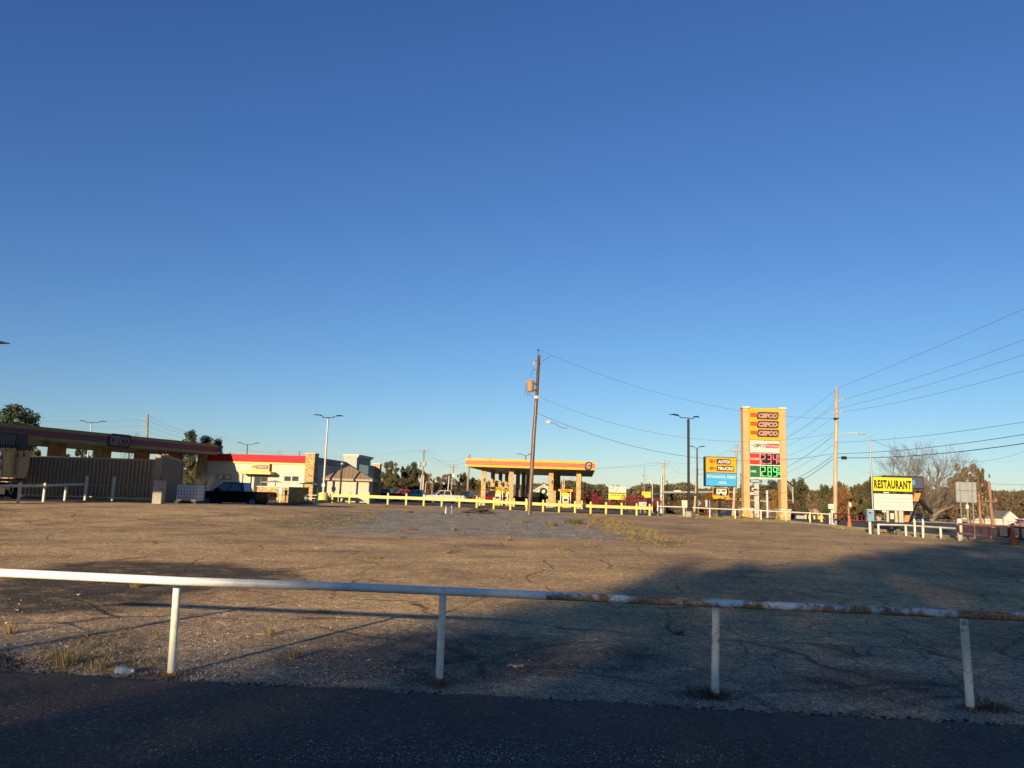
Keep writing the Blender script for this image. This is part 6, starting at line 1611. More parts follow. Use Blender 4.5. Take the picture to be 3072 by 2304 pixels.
mb = MB(); mb.box(q.x - .55, q.x + .5, 72.6, 72.9, q.z + .42, q.z + .46); mb.build('bench', STEEL, t)
for s in (-.4, .35): mb = MB(); mb.bar((q.x + s, 72.7, q.z), (q.x + s * .8, 73.5, q.z + .7), .03, .03, 6); mb.build('leg', STEEL, t)
# bare shrub and low yellow bin left of the store
# pump-house hut
D = 80; a = W(980, 1475, D).x; b = W(1106, 1475, D).x; hb = at(1043, D, 1510); t = thing('pump_house', hb, 'small cream hut with brown hipped metal roof behind the yellow rail', 'hut')
ze = zof(1043, 1442, D); zpk = zof(1048, 1398, D)
mb = MB(); mb.bev(a, b, D, D + 1.9, hb.z - .3, ze - .02, .03); mb.build('wall', mat('pale cream block', (.52, .46, .33), .85, var=.06, dirt=.12), t)
RBR = mat('tan standing seam roof', (.26, .185, .125), .5, .1, var=.08); mb = MB(); x0, x1, y0, y1 = a - .38, b + .42, D - .5, D + 2.4; xm_ = W(1048, 1398, D + .95).x
zpk = zof(1048, 1398, D + .95); ap = (xm_, D + .95, zpk); cs_ = [(x0, y0, ze + .2), (x1, y0, ze + .2), (x1, y1, ze + .2), (x0, y1, ze + .2)]
mb.add(cs_ + [ap], [(0, 1, 4), (1, 2, 4), (2, 3, 4), (3, 0, 4), (3, 2, 1, 0)])
def seam(p, q, n): mb.bar(p, q, .03, .02, 4, False)
for k in range(1, 12):
    u = k / 12; p = Vector(cs_[0]).lerp(Vector(cs_[1]), u); e = Vector(cs_[0]).lerp(Vector(ap), u / .5) if u < .5 else Vector(cs_[1]).lerp(Vector(ap), (1 - u) / .5); e = Vector((p.x + (e.x - p.x) * .9, e.y, e.z)); seam(p + Vector((0, 0, .02)), e + Vector((0, 0, .03)), 0)
for i in range(2): seam(Vector(cs_[i]) + Vector((0, 0, .02)), Vector(ap) + Vector((0, 0, .03)), 0)
mb.build('roof', RBR, t); mb = MB(); mb.box(x0, x1, y0, y1, ze - .015, ze + .195); mb.build('fascia', mat('tan fascia', (.34, .26, .17), .6), t)
q = at(1018, 77.4, 1509); mb = MB(); z1_ = zof(1018, 1393, 77.4); t = thing('black_post', q, 'tall black capped pipe standing in front of the hipped-roof hut', 'post'); mb.bar(q, Vector((q.x + .05, q.y, z1_)), .1, .1, 10); mb.build('pipe', BLACK, t, True)
mb = MB(); mb.lathe((q.x + .05, q.y, z1_ + .002), [(.15, 0), (.15, .06), (.1, .16)], 10); mb.build('cap', GREY, t, True)

# ------------------------------------------------------------------ far buildings
SHING = mat('brown shingle roof', (.20, .165, .125), .9, var=.2, scale=3)
SHGR = mat('grey shingle roof', (.16, .15, .14), .9, var=.2, scale=3)
def gable_house(name, label, px0, px1, D, yeave, yridge, ybase, wall, roof, depth=9, gable_px=None, gable_y=None, wallpart='wall', hip=True):
    a, b = W(px0, yeave, D), W(px1, yeave, D); zb = zof((px0 + px1) / 2, ybase, D); zr = zof((px0 + px1) / 2, yridge, D + depth / 2); ze = a.z
    t = thing(name, Vector(((a.x + b.x) / 2, D + depth / 2, zb)), label, 'building')
    mb = MB(); mb.box(a.x + .4, b.x - .4, D + .4, D + depth - .4, zb, ze); mb.build('wall', wall, t)
    h = depth * .5 if hip else .0; mb = MB(); m = D + depth / 2
    mb.add([(a.x, D, ze), (b.x, D, ze), (b.x, D + depth, ze), (a.x, D + depth, ze), (a.x + h, m, zr), (b.x - h, m, zr)], [(0, 1, 5, 4), (1, 2, 5), (2, 3, 4, 5), (3, 0, 4), (3, 2, 1, 0)]); mb.build('roof', roof, t)
    return t, a, b, zb, ze, zr
t, a, b, zb, ze, zr = gable_house('gabled_building', 'low building with big brown roof and white gable wearing a dark wreath', 1408, 1720, 152, 1483.5, 1454, 1512, WALLC, SHING, 16)
g0, g1, gp_ = W(1590, 1484, 149.5), W(1673, 1486, 149.5), W(1631.6, 1457, 149.5); WHG = mat('white gable', (.56, .52, .38), .8, var=.05)
mb = MB(); mb.poly([Vector((g0.x, 149.5, zb)), Vector((g1.x, 149.5, zb)), g1, gp_, g0], (0, 2.9, 0)); gw = mb.build('gable_wall', WHG, t)
mb = MB(); mb.poly([g0 + Vector((-.4, -.3, -.1)), gp_ + Vector((0, -.3, .06)), gp_ + Vector((0, -.3, .32)), g0 + Vector((-.4, -.3, .16))], (0, 6, 0)); mb.poly([g1 + Vector((.4, -.3, .16)), gp_ + Vector((0, -.3, .32)), gp_ + Vector((0, -.3, .06)), g1 + Vector((.4, -.3, -.1))], (0, 6, 0)); mb.build('gable_roof', TRIM, t)
c = W(1630, 1474, 149.3); mb = MB(); pts = [c + Vector((.55 * math.cos(k * .2094), 0, .55 * math.sin(k * .2094))) for k in range(31)]; mb.tube(pts, .17, 6); mb.build('wreath', mat('wreath green', (.02, .03, .02), .9, var=.4), gw)
mb = MB(); c = W(1630, 1491, 149.3); mb.poly([c + Vector((1.0 * math.cos(x), 0, -.35 + 1.0 * math.sin(x))) for x in np.linspace(0, math.pi, 12)], (0, .18, 0)); mb.build('arched_window', GLASS, gw)
# red roofed mexican-style shop, right
D = 205; zb = zof(2530, 1567, D); x0, x1, x2 = W(2438, 1540, D).x, W(2601, 1540, D).x, W(2648, 1540, D).x; xq = W(2502, 1540, D).x
PINK = mat('salmon stucco', (.56, .34, .21), .85, var=.08, dirt=.08)
t = thing('shop_building', Vector(((x0 + x1) / 2, D, zb)), 'low salmon restaurant building with orange lettering across the highway', 'building')
mb = MB(); mb.box(xq, x1, D, D + 14, zb, zof(2550, 1529, D)); mb.build('wall', PINK, t)
mb = MB(); mb.box(x1 + .01, x2, D + 1, D + 10, zb, zof(2625, 1548, D)); mb.build('low_wing', mat('tan wing', (.40, .28, .18), .85), t)
mb = MB(); mb.box(x0, xq - .01, D - 1, D + 12, zof(2470, 1543, D), zof(2470, 1528, D)); mb.build('porch_fascia', PINK, t)
mb = MB(); c = W(2480, 1528, D - 1.1); r = 1.15; mb.poly([c + Vector((r * 1.7, 0, -.02)), c + Vector((r, 0, .5))] + [c + Vector((r * math.cos(x), 0, .5 + 1.5 * r * math.sin(x))) for x in np.linspace(.3, math.pi - .3, 9)] + [c + Vector((-r, 0, .5)), c + Vector((-r * 1.7, 0, -.02))], (0, .5, 0)); o = mb.build('bell_gable', PINK, t)
mb = MB(); mb.poly([c + Vector((.25 * math.cos(x), -.1, .95 + .5 * math.sin(x))) for x in np.linspace(0, 6, 10)], (0, .09, 0)); mb.build('gable_ornament', BLACK, o)
mb = MB(); mb.box(x0 + .5, xq - .5, D + 3, D + 3.2, zb, zof(2470, 1543.2, D)); mb.build('porch_recess', DOORR, t)
for px in (2452, 2478): mb = MB(); x = W(px, 1550, D).x; mb.box(x - .3, x + .3, D - .9, D - .4, zb, zof(2470, 1543.2, D)); mb.build('porch_column', PINK, t)
mb = MB(); put_text(mb, 'Teepieno', W(2532, 1536, D).x, W(2572, 1536, D).x, zof(2552, 1540.5, D), zof(2552, 1531, D), D - .04, 0, .03); put_text(mb, 'BBQ', W(2576, 1540, D).x, W(2592, 1540, D).x, zof(2584, 1543.5, D), zof(2584, 1535.5, D), D - .04, 0, .06); mb.build('lettering', mat('orange red letters', (.55, .10, .02), .6), t)
for a, b in ((2511, 2534), (2564, 2590)): mb = MB(); mb.box(W(a, 1555, D).x, W(b, 1555, D).x, D - .05, D - .001, zof(2550, 1563, D), zof(2550, 1549, D)); mb.build('window', GLASS, t)
# teal far fuel station
D = 250; zf0, zf1 = zof(2347, 1530, D), zof(2347, 1517, D); x0, x1 = W(2272, 1520, D).x, W(2425, 1525, D).x
t = thing('fuel_canopy', Vector(((x0 + x1) / 2, D, zt((x0 + x1) / 2, D))), 'teal fuel canopy far off behind the price sign base', 'canopy')
mb = MB(); mb.box(x0, x1, D, D + 9, zf0 + .35, zf1); mb.build('fascia', TEAL, t); mb = MB(); mb.box(x0 - .05, x1 + .05, D - .06, D + 9.05, zf0, zf0 + .348); mb.build('white_edge', SIGNW, t)
for px in (2300, 2345, 2404): x = W(px, 1530, D).x; mb = MB(); mb.box(x - .3, x + .3, D + 3, D + 3.6, zt(x, D) - .3, zf0 - .002); mb.build('column', SIGNW, t)
mb = MB(); put_text(mb, 'VALERO', W(2295, 1520, D).x, W(2323, 1521, D).x, zf0 + .42, zf1 - .1, D - .03, 0, .05); put_text(mb, 'V', W(2412, 1525, D).x, W(2418, 1525, D).x, zf0 + .42, zf1 - .15, D - .03, .1, .05); mb.build('lettering', SIGNW, t)
mb = MB(); a = W(2324, 1521, D).x; b = W(2338, 1522, D).x; mb.tube([(a, D - .05, zf0 + .55), ((a + b) / 2 - .2, D - .05, zf0 + .95), ((a + b) / 2 + .2, D - .05, zf0 + .5), (b, D - .05, zf0 + .9)], .08, 5); mb.build('swoosh', SIGNW, t)
for px, lab in ((2311, 'white fuel pump under the left part of the teal canopy'), (2322, 'slim white pump right of the other pump under the teal canopy'), (2370, 'white pump left of the galvanised light under the teal canopy'), (2376, 'second white pump by the galvanised light under the teal canopy')):
    p = at(px, D - 6); p.z = zof(px, 1565, D - 6); t = thing('fuel_pump', p, lab, 'fuel pump', 'pumps of the far station'); mb = MB(); mb.bev(p.x - .5, p.x + .5, p.y, p.y + .6, p.z, p.z + 2.6, .05); mb.build('cabinet', SIGNW, t); mb = MB(); mb.lathe((p.x, p.y + .3, p.z + 2.601), [(.5, 0), (.75, .4), (.4, .9)], 10); mb.build('topper', SIGNW, t, True)
D = 240; t, a, b, zb, ze, zr = gable_house('kiosk_building', 'low white-roofed brick kiosk behind the left foot of the price sign', 2240, 2302, 258, 1541, 1529, 1562, mat('brown brick', (.22, .12, .09), .9, var=.2), mat('pale roof', (.52, .50, .46), .7), 10, hip=False)
# dumpsters and stuff by the right foot of the price sign
for px, D, w_, h_, m, lab in ((2382, 86, .55, .62, mat('navy bin', (.02, .03, .06), .6), 'small dark blue bin right of the price sign foot'), (2402, 85, .9, .62, mat('pale grey bin', (.36, .36, .34), .6, dirt=.3), 'pale grey dumpster right of the dark blue bin')):
    p = at(px, D); p.z = zof(px, 1563.5, D); t = thing('dumpster', p, lab, 'dumpster'); mb = MB(); mb.bev(p.x - w_ * .5, p.x + w_ * .5, D, D + .9, p.z, p.z + h_, .03); mb.build('body', m, t); mb = MB(); mb.bev(p.x - w_ * .52, p.x + w_ * .52, D - .03, D + .93, p.z + h_ + .002, p.z + h_ + .08, .02); mb.build('lid', BLACK, t)
p0 = [at(px, 84) for px in (2368, 2417, 2428, 2443, 2458)]
for k, (p, px) in enumerate(zip(p0, (2368, 2417, 2428, 2443, 2458))):
    zb_ = zof(px, 1564 + k * 1.2, 84); mb = MB(); mb.bar((p.x, p.y, zb_), (p.x, p.y, zb_ + .75), .11, .11, 10); tag(mb.build('bollard', YEL2, smooth=True, loc=(p.x, p.y, zb_)), ['yellow bollard at the right price sign foot', 'yellow bollard right of the grey dumpster', 'second yellow bollard right of the grey dumpster', 'third yellow bollard right of the grey dumpster', 'yellow bollard left of the hydrant'][k], 'bollard', 'yellow bollards by the price sign')
q = at(2465, 72, 1569); t = thing('fire_hydrant', q, 'yellow fire hydrant behind the white rail left of the pale pole', 'hydrant'); mb = MB(); mb.lathe(q, [(.16, 0), (.16, .06), (.11, .08), (.11, .5), (.14, .52), (.14, .56), (.11, .6), (.06, .7), (.03, .75)], 14); mb.build('barrel', YEL2, t, True)
mb = MB(); mb.bar(q + Vector((-.2, 0, .42)), q + Vector((.2, 0, .42)), .06, .06, 8); mb.build('nozzles', YEL2, t)
# houses and carport across the highway
D = 215; WHS = mat('white siding', (.52, .49, .42), .7, var=.08, dirt=.15)
t, a, b, zb, ze, zr = gable_house('house', 'white house with grey roof and a gable end at far right across the highway', 2905, 3056, D, 1553, 1531, 1580, WHS, SHGR, 11, hip=False)
g0, g1, gp_ = W(3012, 1554, D - .5), W(3056, 1555, D - .5), W(3031, 1534, D - .5); mb = MB(); mb.poly([Vector((g0.x, D - .5, zb)), Vector((g1.x, D - .5, zb)), g1, gp_, g0], (0, .8, 0)); mb.build('gable_wall', WHS, t)
mb = MB(); mb.box(W(3040, 1560, D).x, W(3110, 1560, D).x, D - 4, D - .6, zof(3060, 1558, D), zof(3060, 1555.5, D)); mb.build('porch_roof', TRIM, t); mb = MB(); mb.box(W(3046, 1560, D).x, W(3100, 1560, D).x, D - .59, D - .52, zb, zof(3060, 1558.2, D)); mb.build('porch_shade', GLASS, t)
t, a, b, zb, ze, zr = gable_house('shed', 'pale flat-roofed outbuilding in front of the grey-roofed house', 2921, 2996, 190, 1554, 1545.5, 1580, mat('pale siding', (.50, .44, .33), .8, dirt=.1), mat('pale tin roof', (.40, .37, .33), .6), 6, hip=True)
t = thing('carport', at(2860, 185), 'long low carport with dark shade and white fascia left of the pale outbuilding', 'carport'); D = 185
mb = MB(); a, b = W(2808, 1546, D), W(2916, 1551, D); mb.poly([a, b, b + Vector((0, 0, .5)), a + Vector((0, 0, .4))], (0, 7, 0)); mb.build('roof', SHING, t); mb = MB(); c, d = W(2808, 1555, D - .5), W(2916, 1558, D - .5); mb.poly([c, d, d + Vector((0, 0, .28)), c + Vector((0, 0, .28))], (0, .2, 0)); mb.build('fascia', TRIM, t)
mb = MB(); mb.poly([a + Vector((0, .1, -.02)), b + Vector((0, .1, -.02)), d + Vector((0, .21, .2)), c + Vector((0, .21, .2))], (0, .1, 0)); mb.build('roof_slope', mat('dark brown tin', (.13, .09, .07), .6), t)
for px in (2812, 2838, 2872, 2912): x = W(px, 1565, D).x; mb = MB(); mb.box(x - .1, x + .1, D - .5, D - .3, zt(x, D) - .3, zof(px, 1556.8, D)); mb.build('post', TRIM, t)
mb = MB(); mb.box(W(2812, 1565, D).x, W(2912, 1565, D).x, D + 6, D + 6.2, zt(100, D) - .3, zof(2860, 1549, D)); mb.build('back_wall', mat('shaded timber', (.05, .05, .05), .9), t)
# chain-link fence across the highway
t = thing('chain_link_fence', at(2820, 104), 'thin grey chain-link fence on posts across the highway', 'fence'); mb = MB(); z0_, z1_ = 0, 0
pts = [W(px, 1557 + (px - 2700) * .02, 104) for px in range(2720, 3101, 38)]
mb.tube(pts, .03, 5); mb.build('top_rail', STEEL, t)
for p in pts: mb = MB(); mb.bar(p, Vector((p.x, p.y, zt(p.x, p.y) - .1)), .035, .035, 6); mb.build('post', STEEL, t)
# ------------------------------------------------------------------ vehicles
TYRE = mat('tyre rubber', (.015, .015, .016), .85); RIM = mat('alloy rim', (.22, .22, .225), .45, .4); CHROME = mat('chrome trim', (.5, .5, .5), .2, .9)
HEADL = mat('headlight glass', (.6, .62, .64), .1, spec=.8); TAILL = mat('tail light red', (.35, .012, .012), .25); GLS = glassmat('car glass', (.018, .022, .026), .04, .9)
def paint(name, c, r=.14): return mat('paint ' + name, c, r, .0, var=.04, scale=.7, spec=.2 if max(c) < .02 else .35)
def vehicle(name, label, pos, head, col, kind='pickup', sc=1.0, group=None, cat=None):
    T = Matrix.Translation(Vector(pos)) @ Matrix.Rotation(math.radians(head), 4, 'Z') @ Matrix.Scale(sc, 4)
    t = thing(name, pos, label, cat or {'pickup': 'pickup truck', 'sedan': 'car', 'suv': 'car'}[kind], group)
    if kind == 'pickup':
        L2, W2, hb, zr, cab, wb, wr = 2.95, .98, 1.20, 1.93, (1.55, -1.02, .72, -.80), (1.85, -1.75), .41
        prof_top = [(2.98, .78), (2.90, 1.10), (2.2, 1.20), (1.55, 1.24), (-2.90, 1.24), (-2.95, .85)]
    elif kind == 'sedan':
        L2, W2, hb, zr, cab, wb, wr = 2.35, .90, .92, 1.45, (1.05, -1.65, .35, -1.0), (1.42, -1.38), .33
        prof_top = [(2.38, .55), (2.25, .74), (1.2, .93), (-1.7, .97), (-2.30, .93), (-2.35, .6)]
    else:
        L2, W2, hb, zr, cab, wb, wr = 2.4, .94, 1.05, 1.75, (1.15, -2.25, .45, -2.0), (1.45, -1.45), .37
        prof_top = [(2.42, .62), (2.32, .92), (1.2, 1.06), (-2.30, 1.1), (-2.38, .65)]
    zb = .38 if kind == 'pickup' else .24
    pts = [(L2 + .0, zb + .05)] + prof_top + [(-L2, zb + .05)]
    for wx in (wb[1], wb[0]):
        n = 7; R = wr + .09
        a0 = math.asin(min(.99, max(-.99, (zb - wr) / R)))
        for k in range(n + 1): a = math.pi - a0 - (math.pi - 2 * a0) * k / n; pts.append((wx + R * math.cos(a), wr + R * math.sin(a)))
    mb = MB(T)
    n = len(pts)
    def ring(y, ins): return [(x - math.copysign(ins, x) * (abs(x) > L2 - .3), y, z - (ins if z > .9 * hb else 0)) for x, z in pts]
    vs = ring(-W2 + .06, .05) if False else []
    r = [ring(-W2, .05), ring(-W2 + .07, .0), ring(W2 - .07, .0), ring(W2, .05)]
    for q in r: vs += q
    fs = [tuple(range(n)), tuple(range(4 * n - 1, 3 * n - 1, -1))]
    for k in range(3):
        for i in range(n): j = (i + 1) % n; fs.append((k * n + i, k * n + n + i, k * n + n + j, k * n + j))
    mb.add(vs, fs); mb.build('body', col, t)
    x0, x1, x2, x3 = cab; w0, w1 = W2 - .05, W2 - .24; z0 = hb + (.0 if kind == 'pickup' else -.02)
    mb = MB(T); mb.add([(x0, -w0, z0), (x0, w0, z0), (x1, w0, z0), (x1, -w0, z0), (x2, -w1, zr - .04), (x2, w1, zr - .04), (x3, w1, zr - .04), (x3, -w1, zr - .04), (x2 - .1, -w1 + .09, zr), (x2 - .1, w1 - .09, zr), (x3 + .1, w1 - .09, zr), (x3 + .1, -w1 + .09, zr)],
        [(0, 1, 5, 4), (2, 3, 7, 6), (1, 2, 6, 5), (3, 0, 4, 7), (4, 5, 9, 8), (5, 6, 10, 9), (6, 7, 11, 10), (7, 4, 8, 11), (8, 9, 10, 11)]); mb.build('cabin', col, t)
    def pane(nm, A, B, C, D_, off, u0, u1, v0, v1):
        f = lambda u, v: (Vector(A).lerp(Vector(B), u)).lerp(Vector(D_).lerp(Vector(C), u), v) + Vector(off)
        mb = MB(T); mb.poly([f(u0, v0), f(u1, v0), f(u1, v1), f(u0, v1)], -Vector(off) * .5); mb.build(nm, GLS, t)
    Z = zr - .04
    pane('windscreen', (x0, -w0, z0), (x0, w0, z0), (x2, w1, Z), (x2, -w1, Z), (.012, 0, .008), .06, .94, .06, .96)
    pane('rear_window', (x1, w0, z0), (x1, -w0, z0), (x3, -w1, Z), (x3, w1, Z), (-.012, 0, .004), .1, .9, .12, .92)
    for s in (-1, 1):
        A, B, C, D_ = (x0, s * w0, z0), (x1, s * w0, z0), (x3, s * w1, Z), (x2, s * w1, Z)
        for u0, u1 in ((.05, .47), (.52, .93)) if kind != 'suv' else ((.05, .34), (.38, .64), (.68, .94)): pane('side_window', A, B, C, D_, (0, s * .012, .003), u0, u1, .1, .9)
        for wx in wb:
            R_ = Matrix.Translation((wx, s * (W2 - .13), wr)) @ Matrix.Rotation(math.radians(90), 4, 'X'); m2 = MB(T @ R_); m2.lathe((0, 0, -.125), [(wr * .62, 0), (wr * .95, .0), (wr, .05), (wr, .20), (wr * .95, .25), (wr * .62, .25)], 20); wh = m2.build('wheel', TYRE, t, True)
            m2 = MB(T @ R_); m2.lathe((0, 0, -.128), [(wr * .60, .0), (wr * .60, .256)], 16); m2.build('rim', RIM, wh, True)
        m2 = MB(T); m2.bev(L2 - .12, L2 + .035, s * W2 * .62 - .18, s * W2 * .62 + .18, hb * .66, hb * .66 + .18, .03); m2.build('headlight', HEADL, t)
        m2 = MB(T); m2.bev(-L2 - .03, -L2 + .1, s * W2 * .88 - .09, s * W2 * .88 + .09, hb * .68, hb * .68 + .32, .02); m2.build('tail_light', TAILL, t)
        m2 = MB(T); xx = x0 - .35; m2.bev(xx - .06, xx + .08, s * (W2 + .02), s * (W2 + .22), z0 + .02, z0 + .24, .03); m2.build('mirror', col if kind != 'pickup' else BLACK, t)
    mb = MB(T); mb.bev(L2 - .05, L2 + .07, -W2 * .96, W2 * .96, zb, zb + .26, .05); mb.build('front_bumper', CHROME if kind == 'pickup' else BLACK, t)
    mb = MB(T); mb.bev(-L2 - .10, -L2 + .03, -W2 * .92, W2 * .92, zb + .04, zb + .26, .05); mb.build('rear_bumper', CHROME if kind == 'pickup' else BLACK, t)
    mb = MB(T); mb.box(L2 - .06, L2 + .042, -W2 * .42, W2 * .42, hb * .55, hb * .80); mb.build('grille', BLACK, t)
    if kind == 'pickup': mb = MB(T); mb.box(-2.80, x1 - .06, -.80, .80, 1.20, 1.246); mb.build('bed_cover', BLACK, t)
    return t
GV = 'parked pickup trucks and cars'
def vat(px, D, py=None):
    p = at(px, D, py); p.z += .02; return p
vehicle('pickup_truck', 'black crew-cab pickup with its nose behind the white tote', Vector((vat(705, 61, 1510).x, 61, .06)), 176, paint('black', (.006, .006, .008)), group=GV)
vehicle('pickup_truck', 'dark maroon pickup parked at the corner of the store, left of the row', vat(1157, 126), 170, paint('maroon', (.10, .008, .012)), group=GV)
vehicle('pickup_truck', 'bright red pickup nose showing left of the silver pickup', vat(1212, 141), 205, paint('bright red', (.50, .012, .018)), group=GV)
vehicle('pickup_truck', 'silver-blue pickup with its tail towards the white pickup', vat(1253, 127), 168, paint('silver blue', (.40, .45, .52)), group=GV)
vehicle('pickup_truck', 'white pickup turned three-quarters to the front in the middle of the row', vat(1330, 114), 202, paint('white', (.58, .57, .52)), group=GV)
vehicle('pickup_truck', 'dark grey pickup facing the viewer at the right end of the row', vat(1399, 126), 255, paint('dark grey', (.05, .06, .075)), group=GV)
vehicle('pickup_truck', 'dark red pickup at the pumps behind the first stone column', vat(1485, 106), 178, paint('dark red', (.16, .010, .014)), group=GV)
vehicle('pickup_truck', 'black pickup half hidden by the leaning pole under the canopy', vat(1605, 108), 8, paint('black', (.006, .006, .008)), group=GV)
vehicle('suv', 'white car with a dark roof between the stone columns of the canopy right bay', vat(1668, 118), 200, paint('dusty white', (.4, .4, .4)), 'suv', group=GV)
vehicle('sedan', 'dark sedan left of the white car below the teal canopy', vat(2296, 190), 190, paint('dark plum', (.05, .012, .018)), 'sedan', group=GV)
vehicle('suv', 'small white car below the teal canopy between the price sign feet', vat(2315, 186), 195, paint('white', (.58, .57, .52)), 'suv', group=GV)
vehicle('suv', 'dark green car just left of the right price sign foot', vat(2330, 196), 250, paint('dark green', (.02, .04, .035)), 'suv', group=GV)
vehicle('sedan', 'dark blue sedan behind the direction sign pole near the crossing', vat(2183, 140), 185, paint('dark blue', (.02, .03, .07)), 'sedan', group=GV)
vehicle('sedan', 'dark blue car at the kerb left of the big bare tree', vat(2762, 124), 186, paint('dark blue', (.02, .03, .07)), 'sedan', group=GV)
vehicle('suv', 'black car left of the dark blue one across the highway', vat(2733, 132), 184, paint('black', (.006, .006, .008)), 'suv', group=GV)
vehicle('suv', 'white car parked just right of the big bare tree trunk', vat(2826, 150), 182, paint('white', (.58, .57, .52)), 'suv', group=GV)
vehicle('sedan', 'faded red car at the right edge before the white house', vat(3068, 150), 190, paint('faded red', (.36, .14, .12)), 'sedan', group=GV)

# service truck at the far left edge
D = 46.0
def q(px, py, dd=0): return W(px, py, D + dd)
base = at(20, D, 1490); t = thing('service_truck', base, 'back of a dusty cream and yellow service truck at the left edge', 'truck')
DUST = mat('dusty cream paint', (.36, .27, .165), .6, var=.25, scale=2, dirt=.5); YTR = mat('truck yellow', (.58, .42, .04), .5, var=.2, dirt=.25); DIRTW = mat('dirty white pipe', (.42, .38, .30), .6, var=.3, dirt=.4)
a, b = q(45, 1350), q(83, 1434); mb = MB(); mb.poly([(a.x, D, b.z), (b.x - .16, D, b.z), (b.x - .03, D, b.z + .5), (b.x, D, a.z - .25), (b.x - .06, D, a.z - .03), (a.x, D, a.z)], (-4.4, 5.5, 0)); bd = mb.build('body', DUST, t)
a2, b2 = q(54, 1353), q(70, 1372); mb = MB(); mb.bev(a2.x, b2.x, D - .05, D - .002, b2.z, a2.z, .02); mb.build('red_placard', mat('faded placard', (.40, .20, .12), .6), bd)
for px in (55, 73): a2, b2 = q(px - 1.7, 1360), q(px + 1.7, 1371); mb = MB(); mb.bev(a2.x, b2.x, D - .062, D - .052, b2.z, a2.z, .01); mb.build('lamp', BLACK, bd)
a, b = q(8, 1354), q(40, 1424); mb = MB(); mb.poly([(a.x, D + .4, b.z), (b.x, D + .1, b.z), (b.x, D + .1, a.z), (a.x, D + .4, a.z)], (0, .6, 0)); yp = mb.build('yellow_panel', YTR, t)
mb = MB()
for k in range(9): z = a.z - .35 - k * .08; mb.box(b.x - .36, b.x - .10 - .05 * (k % 3), D + .085, D + .10, z, z + .03)
mb.build('notice_lettering', mat('notice grey', (.22, .17, .05), .6), yp)
a, b = q(0, 1345), q(42, 1352); mb = MB(); mb.poly([(a.x - 1.2, D, b.z), (b.x, D, b.z), (b.x, D, a.z), (a.x - 1.2, D, a.z)], (0, .6, 0)); o = mb.build('striped_bar', DIRTW, t)
for pts, r, m, nm in (([q(10, 1345, -.1), q(6, 1360, -.15), q(3, 1390, -.2), q(4, 1420, -.15), q(6, 1433, -.1)], .075, DIRTW, 'guard_pipe'), ([q(45, 1344, -.15), q(40, 1362, -.2), q(36, 1390, -.22), q(36, 1415, -.2), q(37, 1428, -.1)], .09, DUST, 'guard_pipe'), ([q(-20, 1341, -.1), q(20, 1340, -.1), q(52, 1342, -.1)], .06, BLK, 'top_bar')):
    mb = MB(); mb.tube(pts, r, 10); mb.build(nm, m, t, True)
for z_ in (1372, 1402): c = q(3.5, z_, -.2); mb = MB(); mb.bar(c + Vector((0, 0, .12)), c - Vector((0, 0, .12)), .079, .079, 10); mb.build('red_band', mat('reflector red', (.36, .04, .035), .5), t)
a, b = q(-10, 1299), q(38, 1338); mb = MB(); mb.box(a.x, b.x, D + .3, D + 1.4, b.z, a.z); tb = mb.build('radiator_box', mat('dusty black', (.035, .035, .04), .7, var=.4), t)
mb = MB()
for k in range(7): x = a.x + (b.x - a.x) * (k + .6) / 7.4; mb.bev(x - .045, x + .045, D + .2, D + .298, b.z + .05, a.z - .04, .02)
mb.build('ribs', mat('dusty blue grey', (.12, .13, .15), .6), tb)
a, b = q(40, 1341), q(84, 1349); mb = MB(); mb.bev(a.x, b.x, D - .1, D + .6, b.z, a.z, .05); mb.build('header_beam', mat('dark header', (.05, .045, .05), .6, var=.3), t)
a, b = q(-30, 1434), q(70, 1446); mb = MB(); mb.box(a.x, b.x - .2, D + .2, D + .6, b.z, a.z); mb.build('chassis', BLACK, t)
for x0, x1, y0, y1 in ((32, 58, 1437, 1452), (58, 74, 1439, 1455), (28, 38, 1446, 1456)): a, b = q(x0, y0), q(x1, y1); mb = MB(); mb.bev(a.x, b.x, D - .05, D + .19, b.z, a.z, .05); mb.build('hitch_block', mat('greasy steel', (.06, .055, .05), .5, .3, var=.5), t)
for k in (0, 1):
    c = Vector((q(-6 - 30 * k, 1466).x, D + 1.2, base.z + .52)); R_ = Matrix.Translation(c) @ Matrix.Rotation(math.radians(90), 4, 'Y'); mb = MB(R_); mb.lathe((0, 0, -.28), [(.3, 0), (.48, .02), (.52, .1), (.52, .46), (.48, .54), (.3, .56)], 22); mb.build('wheel', TYRE, t, True)
mb = MB(); mb.tube([q(13, 1458, -.1), q(25, 1463, -.15), q(28, 1474, -.15), q(33, 1482, -.12), q(38, 1476, -.1), q(40, 1462, 0)], .025, 6); mb.build('hose', BLK, t, True)
a, b = q(-40, 1462), q(10, 1483); mb = MB(); mb.box(a.x, b.x, D + .1, D + .16, b.z, a.z); mb.build('mud_flap', BLK, t)
